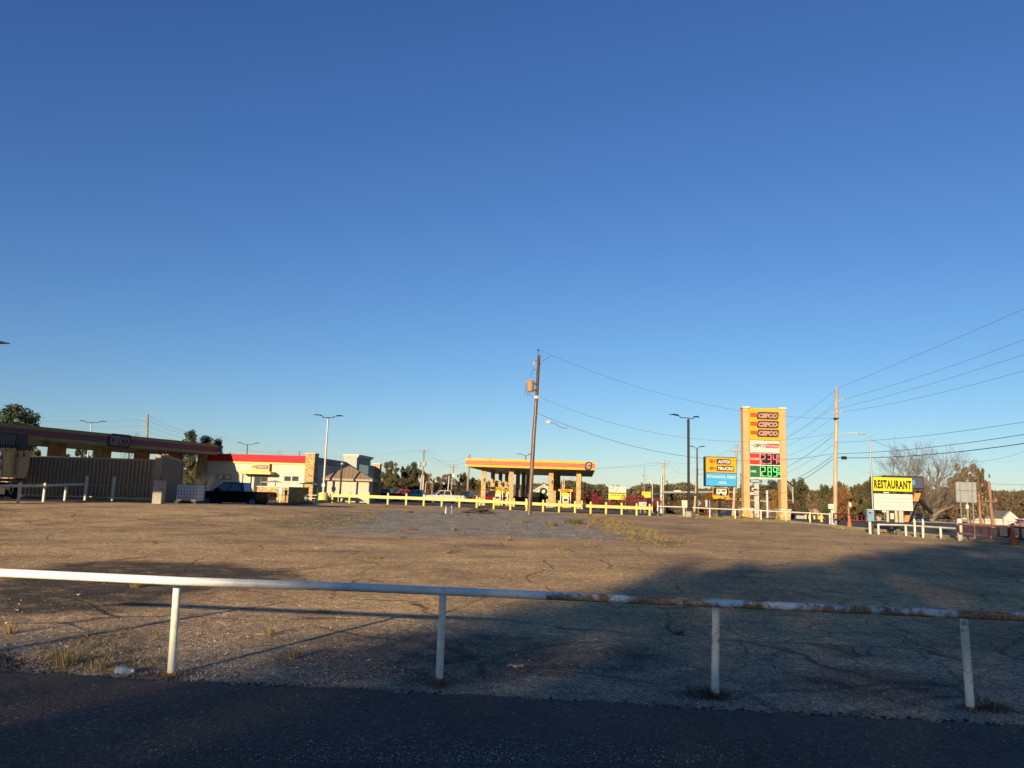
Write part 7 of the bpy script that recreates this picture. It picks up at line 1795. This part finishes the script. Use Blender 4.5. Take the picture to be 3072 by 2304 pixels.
# ------------------------------------------------------------------ trees
def leafmat(name, a, b_, c, nsc=.35):
    m, nt, b = newmat(name); L = nt.links
    g = nt.nodes.new('ShaderNodeNewGeometry'); v = objco(nt)
    f = math_(nt, 'ADD', math_(nt, 'MULTIPLY', g.outputs['Random Per Island'], .5), math_(nt, 'MULTIPLY', noise(nt, v, nsc, 4, .6), .5))
    oi = nt.nodes.new('ShaderNodeObjectInfo'); f = math_(nt, 'ADD', f, math_(nt, 'MULTIPLY', math_(nt, 'SUBTRACT', oi.outputs['Random'], .5), .16))
    L.new(ramped(nt, f, [(.22, a), (.5, b_), (.78, c)]), b.inputs['Base Color']); b.inputs['Roughness'].default_value = .75; b.inputs['Specular IOR Level'].default_value = .2
    return m
BARK = wood_material('tree bark', (.06, .045, .035), (.15, .115, .085), (.25, .20, .155))
BARKP = wood_material('pale bark', (.09, .07, .055), (.18, .145, .11), (.29, .245, .19))
TWIG = wood_material('grey brown twigs', (.06, .045, .036), (.12, .092, .072), (.20, .16, .125))
L_PINE = leafmat('pine needles', (.010, .016, .008), (.032, .044, .018), (.075, .088, .034))
L_OAK = leafmat('dark evergreen leaves', (.022, .022, .010), (.066, .062, .025), (.145, .122, .05))
L_OLIVE = leafmat('olive brown leaves', (.04, .03, .013), (.115, .088, .036), (.22, .165, .07))
L_ORANGE = leafmat('orange autumn leaves', (.06, .03, .011), (.19, .09, .028), (.33, .18, .055))
L_RUSTL = leafmat('rust brown leaves', (.04, .02, .01), (.12, .06, .028), (.22, .12, .055))
L_WINE = leafmat('burgundy leaves', (.05, .006, .01), (.19, .022, .032), (.36, .075, .065))
L_MAG = leafmat('bronze magnolia leaves', (.035, .025, .013), (.11, .075, .036), (.24, .165, .09))

def leaf_mesh(name, blobs, dens, size, m, flat=1.0, seed=0, shell=.55):
    """leaf-sized faces scattered through a set of ellipsoid clumps (x, y, z, rx, ry, rz)"""
    rng = np.random.default_rng(seed); C = []
    for x, y, z, rx, ry, rz in blobs:
        n = int(dens * (rx * ry * rz) ** (2 / 3.0))
        u = rng.normal(size=(n, 3)); u /= np.linalg.norm(u, axis=1)[:, None]; r = rng.random(n) ** (1 / 3.0); r = np.where(rng.random(n) < shell, .78 + .3 * rng.random(n), r); r = np.where(rng.random(n) < .10, r + .45 * rng.random(n), r)
        C.append(np.array([x, y, z]) + u * r[:, None] * np.array([rx, ry, rz]))
    C = np.concatenate(C); n = len(C)
    a = rng.normal(size=(n, 3)); a[:, 2] *= flat; a /= np.linalg.norm(a, axis=1)[:, None]
    b = np.cross(a, rng.normal(size=(n, 3))); b /= np.linalg.norm(b, axis=1)[:, None]
    s = size * (.6 + .8 * rng.random(n))[:, None]
    V = np.stack([C - a * s, C + b * s * .55, C + a * s, C - b * s * .55], 1).reshape(-1, 3)
    me = bpy.data.meshes.new(name); me.vertices.add(4 * n); me.vertices.foreach_set('co', V.ravel())
    me.loops.add(4 * n); me.loops.foreach_set('vertex_index', np.arange(4 * n, dtype=np.int32)); me.polygons.add(n)
    me.polygons.foreach_set('loop_start', np.arange(0, 4 * n, 4, dtype=np.int32)); me.polygons.foreach_set('loop_total', np.full(n, 4, dtype=np.int32)); me.update(calc_edges=True); me.materials.append(m)
    return me

def branches(mb, p, d, L_, r, depth, rng, spread=.6, up=.12, kids=(2, 3), n=5, rmin=.006, tips=None, shrink=.74):
    k = 3; pts = [p]; dd = d.copy()
    for i in range(k):
        dd = (dd + Vector((rng.uniform(-.16, .16), rng.uniform(-.16, .16), rng.uniform(-.05, .12)))).normalized(); pts.append(pts[-1] + dd * L_ / k)
    mb.tube(pts, r, max(3, n), [r, r * .88, r * .78, r * .66])
    if tips is not None and depth <= 1: tips.append(pts[-1])
    if depth <= 0: return
    for j in range(rng.randint(*kids)):
        at_ = pts[-1] if j == 0 else pts[rng.randint(1, k)]
        sp = spread * rng.uniform(.5, 1.3) * (.5 if j == 0 else 1)
        ax = dd.cross(Vector((rng.uniform(-1, 1), rng.uniform(-1, 1), rng.uniform(-1, 1)))).normalized()
        nd = (Matrix.Rotation(sp, 3, ax) @ dd + Vector((0, 0, up))).normalized()
        branches(mb, at_, nd, L_ * rng.uniform(shrink - .1, shrink + .1), max(rmin, r * (.66 if j == 0 else .5)), depth - 1, rng, spread, up, kids, max(3, n - 1), rmin, tips, shrink)

def proto(kind, seed):
    """a tree of unit scale around its foot: returns (crown mesh or None, trunk mesh, height)"""
    rng = random.Random(seed); blobs = []; mb = MB()
    if kind == 'pine':
        H_ = 14.0; mb.tube([(0, 0, -.2), (.1, 0, 4), (-.1, .1, 9), (.1, 0, 13.2)], .2, 8, [.24, .2, .15, .05])
        for k in range(26):
            u = k / 25; z = 6.2 + 7.6 * u; R = 2.7 * (1 - abs(u - .42) ** 1.2 * 1.15) * rng.uniform(.45, 1.1); a = k * 2.4 + rng.uniform(-.4, .4)
            x, y = R * .72 * math.cos(a), R * .72 * math.sin(a); mb.bar((0, 0, z - .5), (x, y, z), .05, .02, 4); s = rng.uniform(.7, 1.15); blobs.append((x, y, z, 1.15 * s, 1.15 * s, .62 * s))
        return leaf_mesh('crown', blobs, 250, .17, L_PINE, seed=seed, shell=.4), mb, H_
    if kind in ('oak', 'olive', 'orange', 'rust', 'magnolia'):
        H_ = 10.0; mb.tube([(0, 0, -.3), (.1, 0, 1.6), (0, .1, 3)], .3, 8, [.36, .28, .24])
        nb = 64
        for k in range(nb):
            u = rng.random(); a = rng.uniform(0, 6.283); z = 1.9 + 7.2 * u; R = 4.1 * math.sqrt(max(.06, 1 - ((u - .34) / .74) ** 2)) * (rng.random() ** .5) * (1 + .22 * math.sin(3 * a + seed) + .16 * math.sin(7 * u + 2 * a + seed))
            s = rng.uniform(.5, 1.35) * (1 - .25 * u); x, y = R * math.cos(a), R * math.sin(a); blobs.append((x, y, z, 1.05 * s, 1.05 * s, .85 * s))
            if k % 4 == 0: mb.bar((0, 0, 2.2 + u), (x * .8, y * .8, z), .09, .03, 5)
        m = {'oak': L_OAK, 'olive': L_OLIVE, 'orange': L_ORANGE, 'rust': L_RUSTL, 'magnolia': L_MAG}[kind]
        return leaf_mesh('crown', blobs, {'oak': 430, 'olive': 360, 'orange': 330, 'rust': 260, 'magnolia': 340}[kind], {'magnolia': .18}.get(kind, .155), m, seed=seed), mb, H_
    if kind == 'wine':
        H_ = 3.4
        for k in range(5): a = k * 1.26; mb.tube([(.12 * math.cos(a), .12 * math.sin(a), -.1), (.3 * math.cos(a), .3 * math.sin(a), .7), (.9 * math.cos(a), .9 * math.sin(a), 2.2)], .05, 5, [.06, .045, .02])
        for k in range(30):
            u = rng.random(); a = rng.uniform(0, 6.28); R = 1.9 * math.sqrt(max(.05, 1 - ((u - .4) / .7) ** 2)) * rng.random() ** .4; s = rng.uniform(.35, .62); blobs.append((R * math.cos(a), R * math.sin(a), .75 + 2.35 * u, s, s, s * .8))
        return leaf_mesh('crown', blobs, 420, .085, L_WINE, seed=seed), mb, H_
    if kind == 'bare':
        H_ = 11.0; branches(mb, Vector((0, 0, -.2)), Vector((0, 0, 1)), 3.0, .17, 6, rng, .62, .16, (2, 3), 6, .012, None, .76); return None, mb, H_
    if kind == 'brush':
        H_ = 6.0; tips = []
        for k in range(7): a = k * .9; branches(mb, Vector((rng.uniform(-1, 1), rng.uniform(-1, 1), -.1)), Vector((.45 * math.cos(a), .45 * math.sin(a), 1)).normalized(), 1.9, .05, 4, rng, .6, .1, (2, 3), 4, .012, tips, .78)
        blobs = [(p.x, p.y, p.z, .5, .5, .4) for p in tips[::9]]
        return leaf_mesh('crown', blobs, 60, .12, L_RUSTL, seed=seed), mb, H_

PROTO = {}
def tree(name, kind, label, px, D, ytop, wpx=None, group=None, var=0, sink=0.0):
    """copies a prototype so that its top reaches photo row ytop and its crown spans about wpx"""
    p = at(px, D); zt_ = zof(px, ytop, D); k = (kind, var)
    src = PROTO.get(k)
    if src is None:
        crown, mb, H_ = proto(kind, 11 + var * 17 + len(kind)); 
        tm = mb.build('trunk', BARKP if kind in ('bare',) else BARK, None, True); me_t = tm.data; bpy.data.objects.remove(tm); src = PROTO[k] = (crown, me_t, H_)
    crown, me_t, H_ = src; top = max(v.co.z for v in (crown or me_t).vertices); co = [v.co.x for v in (crown or me_t).vertices]; w0 = max(co) - min(co)
    s = (zt_ - p.z) / top; sw = s if wpx is None else wpx * D / FOC / w0
    t = thing(name, p, label, 'tree' if name.endswith('tree') else 'bush', group)
    t.scale = (sw, sw, s); t.rotation_euler.z = random.uniform(0, 6.28)
    for nm, me in (('trunk', me_t), ('crown', crown)):
        if me: o = bpy.data.objects.new(nm, me); COL.objects.link(o); o.parent = t
    return t
GT = 'trees behind the filling station'; GTR = 'trees across the highway'
for a in [
    ('pine_tree', 'pine', 'tall dark pine at the upper left edge above the long canopy', 15, 126, 1211, 150, GT, 0), ('pine_tree', 'pine', 'second pine at the left edge, right of the tallest', 62, 132, 1232, 96, GT, 1),
    ('pine_tree', 'pine', 'pine over the right half of the long canopy, tallest of three', 558, 142, 1287, 62, GT, 0), ('pine_tree', 'pine', 'middle pine of three over the canopy end', 604, 146, 1302, 58, GT, 1), ('pine_tree', 'pine', 'rightmost pine of three by the canopy end', 640, 150, 1314, 48, GT, 2),
    ('evergreen_tree', 'oak', 'dark evergreen seen under the canopy beside the service truck', 95, 122, 1342, 62, GT, 0), ('evergreen_tree', 'oak', 'small dark evergreen under the canopy right of the open sky gap', 132, 150, 1360, 40, GT, 1), ('evergreen_tree', 'oak', 'dark evergreen under the canopy left of the second stone column', 172, 140, 1346, 60, GT, 2),
    ('evergreen_tree', 'oak', 'dark evergreen under the canopy between second and third columns', 232, 135, 1338, 70, GT, 0), ('olive_tree', 'olive', 'olive-green tree under the canopy left of the third column', 288, 142, 1342, 70, GT, 0), ('olive_tree', 'olive', 'olive-brown tree under the canopy right of the bare tree', 470, 140, 1350, 60, GT, 1),
    ('olive_tree', 'olive', 'olive-brown tree under the canopy by the fourth column', 512, 134, 1352, 60, GT, 0), ('evergreen_tree', 'oak', 'green tree filling the gap left of the store pier', 566, 128, 1366, 70, GT, 1), ('rust_tree', 'rust', 'reddish bush top just above the left end of the red parapet', 683, 150, 1354, 36, GT, 0),
    ('bare_tree', 'bare', 'bare tree rising behind the name plate of the long canopy', 368, 150, 1287, 90, GT, 0), ('bare_tree', 'bare', 'thin bare tree top over the red parapet', 815, 165, 1343, 44, GT, 1), ('bare_tree', 'bare', 'bare twiggy tree top just right of the other one over the red parapet', 838, 168, 1346, 36, GT, 0), ('bare_tree', 'bare', 'bare tree top above the grey store parapet', 1003, 180, 1369, 46, GT, 1), ('rust_tree', 'rust', 'low rust-brown tree top left of the entrance tower', 1030, 178, 1378, 40, GT, 1),
    ('evergreen_tree', 'oak', 'large dark evergreen right of the store end pier', 1163, 172, 1379, 82, GT, 0), ('evergreen_tree', 'oak', 'second large dark evergreen of the clump right of the store', 1212, 176, 1393, 74, GT, 1), ('pine_tree', 'pine', 'pointed tree top sticking out of the evergreen clump', 1238, 178, 1384, 34, GT, 2), ('evergreen_tree', 'oak', 'rightmost dark evergreen of the clump beside the white conduits', 1248, 168, 1402, 62, GT, 2), ('evergreen_tree', 'oak', 'low dark evergreen behind the red pickups', 1190, 160, 1432, 100, GT, 2),
    ('autumn_tree', 'orange', 'orange autumn tree right of the transformer pole', 1281, 182, 1417, 46, GT, 0), ('olive_tree', 'olive', 'low olive tree right of the orange autumn tree', 1312, 186, 1428, 60, GT, 1), ('olive_tree', 'olive', 'brown-olive tree left of the thin pole with the white box', 1340, 180, 1418, 48, GT, 0),
    ('evergreen_tree', 'oak', 'rounded green tree right of the thin pole with the white box', 1386, 172, 1415, 54, GT, 1), ('pine_tree', 'pine', 'small pine just right of the dark canopy-corner pole', 1416, 178, 1431, 24, GT, 0), ('olive_tree', 'olive', 'brown tree low between the pines and the first stone column', 1440, 190, 1446, 56, GT, 1), ('brush_thicket', 'brush', 'bare grey brush at the foot of the dark canopy-corner pole', 1412, 150, 1462, 50, GT, 0),
    ('burgundy_bush', 'wine', 'burgundy bush just right of the right-bay pump', 1722, 104, 1470, 62, 'burgundy bushes', 0), ('burgundy_bush', 'wine', 'burgundy bush right of the last stone canopy column', 1765, 101, 1468, 72, 'burgundy bushes', 1), ('burgundy_bush', 'wine', 'brighter red bush left of the yellow advertising board', 1795, 97, 1482, 48, 'burgundy bushes', 2), ('burgundy_bush', 'wine', 'low burgundy bush below the yellow advertising board', 1836, 103, 1503, 40, 'burgundy bushes', 0), ('burgundy_bush', 'wine', 'large burgundy bush overlapping the yellow advertising board', 1891, 99, 1483, 78, 'burgundy bushes', 1), ('burgundy_bush', 'wine', 'burgundy bush behind the small white sign with initials', 1934, 103, 1481, 58, 'burgundy bushes', 2), ('burgundy_bush', 'wine', 'small burgundy bush right of the street light foot', 1968, 107, 1494, 42, 'burgundy bushes', 0),
    ('burgundy_bush', 'wine', 'low reddish bush by the white rail left of the direction sign pole', 2113, 86, 1535, 34, 'burgundy bushes', 1), ('burgundy_bush', 'wine', 'low reddish bush at the foot of the dark lamp posts', 2082, 88, 1532, 26, 'burgundy bushes', 2),
    ('pine_tree', 'pine', 'rounded pine crown left of the two-armed pole', 1971, 215, 1457, 22, GTR, 0), ('pine_tree', 'pine', 'pine crown right behind the two-armed pole', 1995, 205, 1453, 26, GTR, 1),
    ('autumn_tree', 'orange', 'orange-brown tree behind the direction sign', 2128, 190, 1459, 60, GTR, 1), ('rust_tree', 'rust', 'rust-brown tree left of the price sign', 2190, 185, 1452, 70, GTR, 0), ('olive_tree', 'olive', 'olive-brown tree behind the dark lamp posts', 2068, 200, 1461, 70, GTR, 0), ('olive_tree', 'olive', 'olive tree behind the left column of the price sign', 2235, 180, 1440, 60, GTR, 1), ('brush_thicket', 'brush', 'grey-brown thicket behind the caravan sign', 2150, 150, 1500, 90, GTR, 0), ('brush_thicket', 'brush', 'grey-brown thicket left of the price sign foot', 2212, 148, 1496, 70, GTR, 0), ('brush_thicket', 'brush', 'brown thicket behind the tall square lamp post', 2040, 160, 1500, 80, GTR, 0),
    ('pine_tree', 'pine', 'pine between the columns of the price sign', 2320, 195, 1437, 52, GTR, 1), ('autumn_tree', 'orange', 'orange autumn tree under the green price display', 2322, 180, 1466, 66, GTR, 0), ('rust_tree', 'rust', 'rust-brown tree right of the green street sign', 2278, 185, 1475, 50, GTR, 1), ('evergreen_tree', 'oak', 'big dark round evergreen just right of the price sign', 2392, 170, 1429, 92, GTR, 1), ('evergreen_tree', 'oak', 'dark evergreen low behind the galvanised light', 2352, 172, 1490, 60, GTR, 2), ('brush_thicket', 'brush', 'brown twiggy thicket right of the big round evergreen', 2440, 165, 1478, 84, GTR, 0), ('rust_tree', 'rust', 'rust-brown tree low right of the price sign', 2372, 160, 1497, 50, GTR, 0),
    ('evergreen_tree', 'oak', 'dark evergreen crown behind the pale utility pole', 2475, 185, 1449, 56, GTR, 0), ('evergreen_tree', 'oak', 'dark evergreen top right of the pale utility pole', 2520, 192, 1441, 46, GTR, 2), ('autumn_tree', 'orange', 'golden-orange tree just right of the pale utility pole', 2531, 176, 1452, 72, GTR, 1), ('brush_thicket', 'brush', 'brown thicket behind the salmon restaurant building', 2500, 215, 1490, 90, GTR, 0), ('evergreen_tree', 'oak', 'dark evergreen rising left of the restaurant sign', 2570, 180, 1447, 62, GTR, 1), ('evergreen_tree', 'oak', 'dark evergreen right behind the thin steel mast', 2612, 172, 1438, 72, GTR, 2), ('olive_tree', 'olive', 'yellow-olive tree behind the salmon building right end', 2582, 212, 1490, 60, GTR, 0), ('olive_tree', 'olive', 'olive tree behind the white reader board', 2660, 165, 1470, 80, GTR, 1), ('evergreen_tree', 'oak', 'dark evergreen right below the digital billboard', 2712, 160, 1490, 80, GTR, 0),
    ('olive_tree', 'olive', 'olive tree filling in behind the big bare trunk', 2770, 150, 1452, 90, GTR, 0), ('rust_tree', 'rust', 'rust-brown low tree behind the big bare trunk', 2835, 150, 1478, 90, GTR, 1), ('magnolia_tree', 'magnolia', 'large bronze magnolia behind the metal-backed sign', 2908, 138, 1386, 118, GTR, 0), ('magnolia_tree', 'magnolia', 'right shoulder of the bronze magnolia by the reddish pole', 2952, 142, 1402, 58, GTR, 1), ('olive_tree', 'olive', 'olive tree below the magnolia crown over the outbuilding roof', 2900, 220, 1470, 110, GTR, 1),
    ('brush_thicket', 'brush', 'bare grey-brown thicket at the right edge behind the house', 3010, 225, 1468, 110, GTR, 0), ('bare_tree', 'bare', 'bare tree at the right edge above the house roof', 3022, 230, 1452, 80, GTR, 1), ('evergreen_tree', 'oak', 'dark evergreen at the right edge', 3066, 235, 1468, 70, GTR, 2), ('rust_tree', 'rust', 'brown tree over the house roof at right', 2995, 235, 1486, 80, GTR, 0), ('olive_tree', 'olive', 'olive-brown tree right of the white gable', 3060, 228, 1498, 90, GTR, 0)]:
    tree(*a[:7], a[7], a[8])

# the two great bare trees behind the restaurant sign
def great_tree(label, px, D, ybase, limbs, seed):
    p = W(px, ybase, D); p.z = min(p.z, zt(p.x, p.y) + .1); t = thing('bare_tree', p, label, 'tree', GTR); rng = random.Random(seed); mb = MB(); tw = MB()
    for pts, r0, depth in limbs:
        P = [W(x, y + max(0, 1480 - y) * .42, D + dd) for x, y, dd in pts]; n = len(P); P2 = []
        for i in range(n - 1):
            for u in (0, .34, .67): P2.append(P[i].lerp(P[i + 1], u) + Vector((rng.uniform(-.05, .05), rng.uniform(-.05, .05), 0)))
        P2.append(P[-1]); m = len(P2); r0 *= .62 if label.startswith(('tall', 'bare')) else .85; R = [max(.02, r0 * (1 - .82 * k / (m - 1))) for k in range(m)]; mb.tube(P2, r0, 8, R)
        for k in range(2, m):
            for _ in range(2 if k > m * .3 else 1):
                d = (P2[k] - P2[k - 1]).normalized(); ax = Vector((rng.uniform(-1, 1), rng.uniform(-1, 1), rng.uniform(-.4, .4))).normalized(); nd = (Matrix.Rotation(rng.uniform(.5, 1.1) * rng.choice((-1, 1)), 3, ax) @ d + Vector((0, 0, .15))).normalized()
                branches(tw, P2[k], nd, rng.uniform(.9, 1.7), R[k] * .40, depth, rng, .6, .1, (2, 3), 4, .009, None, .74)
    mb.build('trunk', BARKP, t, True); tw.build('crown', TWIG, t, True)
great_tree('big bare pale tree with low forked trunk right of the restaurant sign', 2797, 100, 1577,
    [([(2797, 1578, 0), (2796, 1558, 0), (2793, 1545, 0)], .62, 3), ([(2795, 1553, 0), (2782, 1537, -1), (2775, 1520, -1.5), (2760, 1490, -2)], .34, 3), ([(2797, 1551, 0), (2800, 1520, .5), (2792, 1496, 1), (2775, 1478, 1.5)], .34, 4), ([(2798, 1555, 0), (2815, 1536, -.5), (2842, 1524, -1), (2868, 1514, -1.5)], .30, 4), ([(2796, 1551, 0), (2812, 1512, 1), (2826, 1488, 2), (2836, 1470, 2)], .26, 4)], 5)
great_tree('tall slender bare tree against the sky above the digital billboard', 2812, 112, 1570,
    [([(2812, 1570, 0), (2814, 1500, 0), (2810, 1450, 0), (2812, 1395, 0), (2815, 1345, .5)], .42, 4), ([(2811, 1440, 0), (2795, 1400, -.5), (2775, 1365, -1)], .2, 4), ([(2812, 1430, 0), (2840, 1390, .5), (2862, 1360, 1)], .2, 4), ([(2811, 1460, 0), (2838, 1430, -.5), (2870, 1395, -1)], .18, 4), ([(2811, 1450, 0), (2785, 1425, .5), (2765, 1400, 1)], .17, 4)], 8)
great_tree('bare tree left of the tall slender one, behind the digital billboard', 2742, 108, 1570,
    [([(2742, 1570, 0), (2744, 1480, 0), (2738, 1425, 0), (2728, 1380, 0), (2722, 1350, .5)], .34, 4), ([(2740, 1440, 0), (2715, 1405, -.5), (2692, 1378, -1)], .18, 4), ([(2738, 1420, 0), (2752, 1385, .5), (2758, 1352, 1)], .16, 4), ([(2741, 1450, 0), (2700, 1425, .5), (2680, 1412, .5)], .15, 4)], 13)
# far woods behind everything
blobs = []; rng = random.Random(3)
for k in range(820):
    px = rng.uniform(1420, 3250); D = rng.uniform(275, 330); yt = 1453 + .013 * (px - 1536) + 7 * math.sin(px * .021) + 5 * math.sin(px * .057 + 1)
    a = W(px, yt, D); g = zt(a.x, D); h = a.z - g; u = rng.random() ** .6
    blobs.append((a.x, D, g + max(1.5, h * (.25 + .75 * u) - 1.3), 2.6, 2.6, 1.9))
o = bpy.data.objects.new('woods', leaf_mesh('woods', blobs, 60, .5, leafmat('far woods leaves', (.03, .028, .014), (.075, .065, .03), (.14, .11, .05), .05), seed=4)); COL.objects.link(o); tag(o, 'far-off brown-green wooded rise closing the view', 'woods', kind='stuff')
blobs = []
for k in range(260):
    px = rng.uniform(-250, 1460); D = rng.uniform(215, 260); yt = 1436 + .03 * (px - 700) + 6 * math.sin(px * .025) + 4 * math.sin(px * .06); a = W(px, yt, D); u = rng.random() ** .6
    blobs.append((a.x, D, max(1.5, a.z * (.25 + .75 * u) - 1.3), 2.6, 2.6, 1.9))
o = bpy.data.objects.new('woods', leaf_mesh('woods', blobs, 60, .5, L_OLIVE, seed=6)); COL.objects.link(o); tag(o, 'far-off dark woods low behind the store and parked pickups', 'woods', kind='stuff')

# leafless shrub by the store pier
t = thing('bare_shrub', at(607, 74), 'pale leafless shrub right of the white tote', 'bush'); mb = MB(); q_ = wloc(t); rng = random.Random(2)
for k in range(6): a = k * 1.05; branches(mb, q_ + Vector((.05 * math.cos(a), .05 * math.sin(a), 0)), Vector((.35 * math.cos(a), .35 * math.sin(a), 1)).normalized(), .95, .022, 3, rng, .5, .12, (2, 3), 4, .006, None, .72)
mb.build('twigs', BARKP, t)

# ------------------------------------------------------------------ a belt of tall trees behind the viewpoint; it throws the long soft shade over the near lot
YC = -58.0
line = [(-200, 2160), (0, 2105), (500, 2050), (900, 1965), (1250, 1885), (1550, 1835), (1750, 1795), (1900, 1755), (2000, 1728), (2150, 1712), (2250, 1702), (2330, 1711), (2420, 1707), (2550, 1680), (2700, 1652), (2850, 1632), (3072, 1616), (3300, 1603)]
prof = []
for px, py in line:
    g = ground_hit(px, py); s = (g.y - YC) / -SUND.y
    prof.append((g.x + SUND.x * s, g.z + SUND.z * s))
prof.sort(); prof.append((prof[-1][0] + 10, prof[-1][1] + .3))
PX = np.array([p[0] for p in prof]); PZ = np.array([p[1] for p in prof])
x0, x1 = PX[0] - 3, PX[-1]; n = 38000
X_ = x0 + (x1 - x0) * RNG.random(n); top = np.interp(X_, PX, PZ) + .5
Z_ = .3 + (top - .3) * RNG.random(n)
cov = np.interp(X_, [PX[0] - 3, PX[0] + 2, np.interp(14, PZ, PX) if False else PX[5], PX[10]], [.35, .62, 1.0, 1.0]); edge = np.clip((top - Z_) / .8, .2, 1)
keep = RNG.random(n) < cov * edge; X_, Z_ = X_[keep], Z_[keep]; n = len(X_)
C = np.stack([X_, YC + RNG.normal(0, .5, n), Z_], 1); a_ = RNG.normal(size=(n, 3)); a_ /= np.linalg.norm(a_, axis=1)[:, None]; b_ = np.cross(a_, RNG.normal(size=(n, 3))); b_ /= np.linalg.norm(b_, axis=1)[:, None]; sz_ = (.22 + .22 * RNG.random(n))[:, None]
mb = MB(); V4 = np.stack([C - a_ * sz_, C + b_ * sz_ * .6, C + a_ * sz_, C - b_ * sz_ * .6], 1).reshape(-1, 3)
mb.add([tuple(v) for v in V4], [(4 * i, 4 * i + 1, 4 * i + 2, 4 * i + 3) for i in range(n)])
for k in range(9): xx = PX[2] + (x1 - PX[2]) * (k + .5) / 9; mb.bar((xx, YC, -.2), (xx, YC, np.interp(xx, PX, PZ) * .8), .25, .08, 8)
tag(mb.build('tree_belt', L_OAK), 'belt of tall trees behind the viewpoint shading the near lot', 'trees', kind='stuff')


# unseen deck on columns, added outside the left edge to shade the enclosure front
t = thing('shade_deck', (-38, 34, 0), 'added deck on columns outside the left edge to shade the corrugated enclosure', 'canopy')
mb = MB(); mb.box(-41, -27.0, 31, 34.6, 4.6, 7.2); mb.build('deck', SOFF, t)
for x in (-40, -30.5): mb = MB(); mb.box(x - .3, x + .3, 32.5, 33.1, -.2, 4.598); mb.build('column', STONE, t)
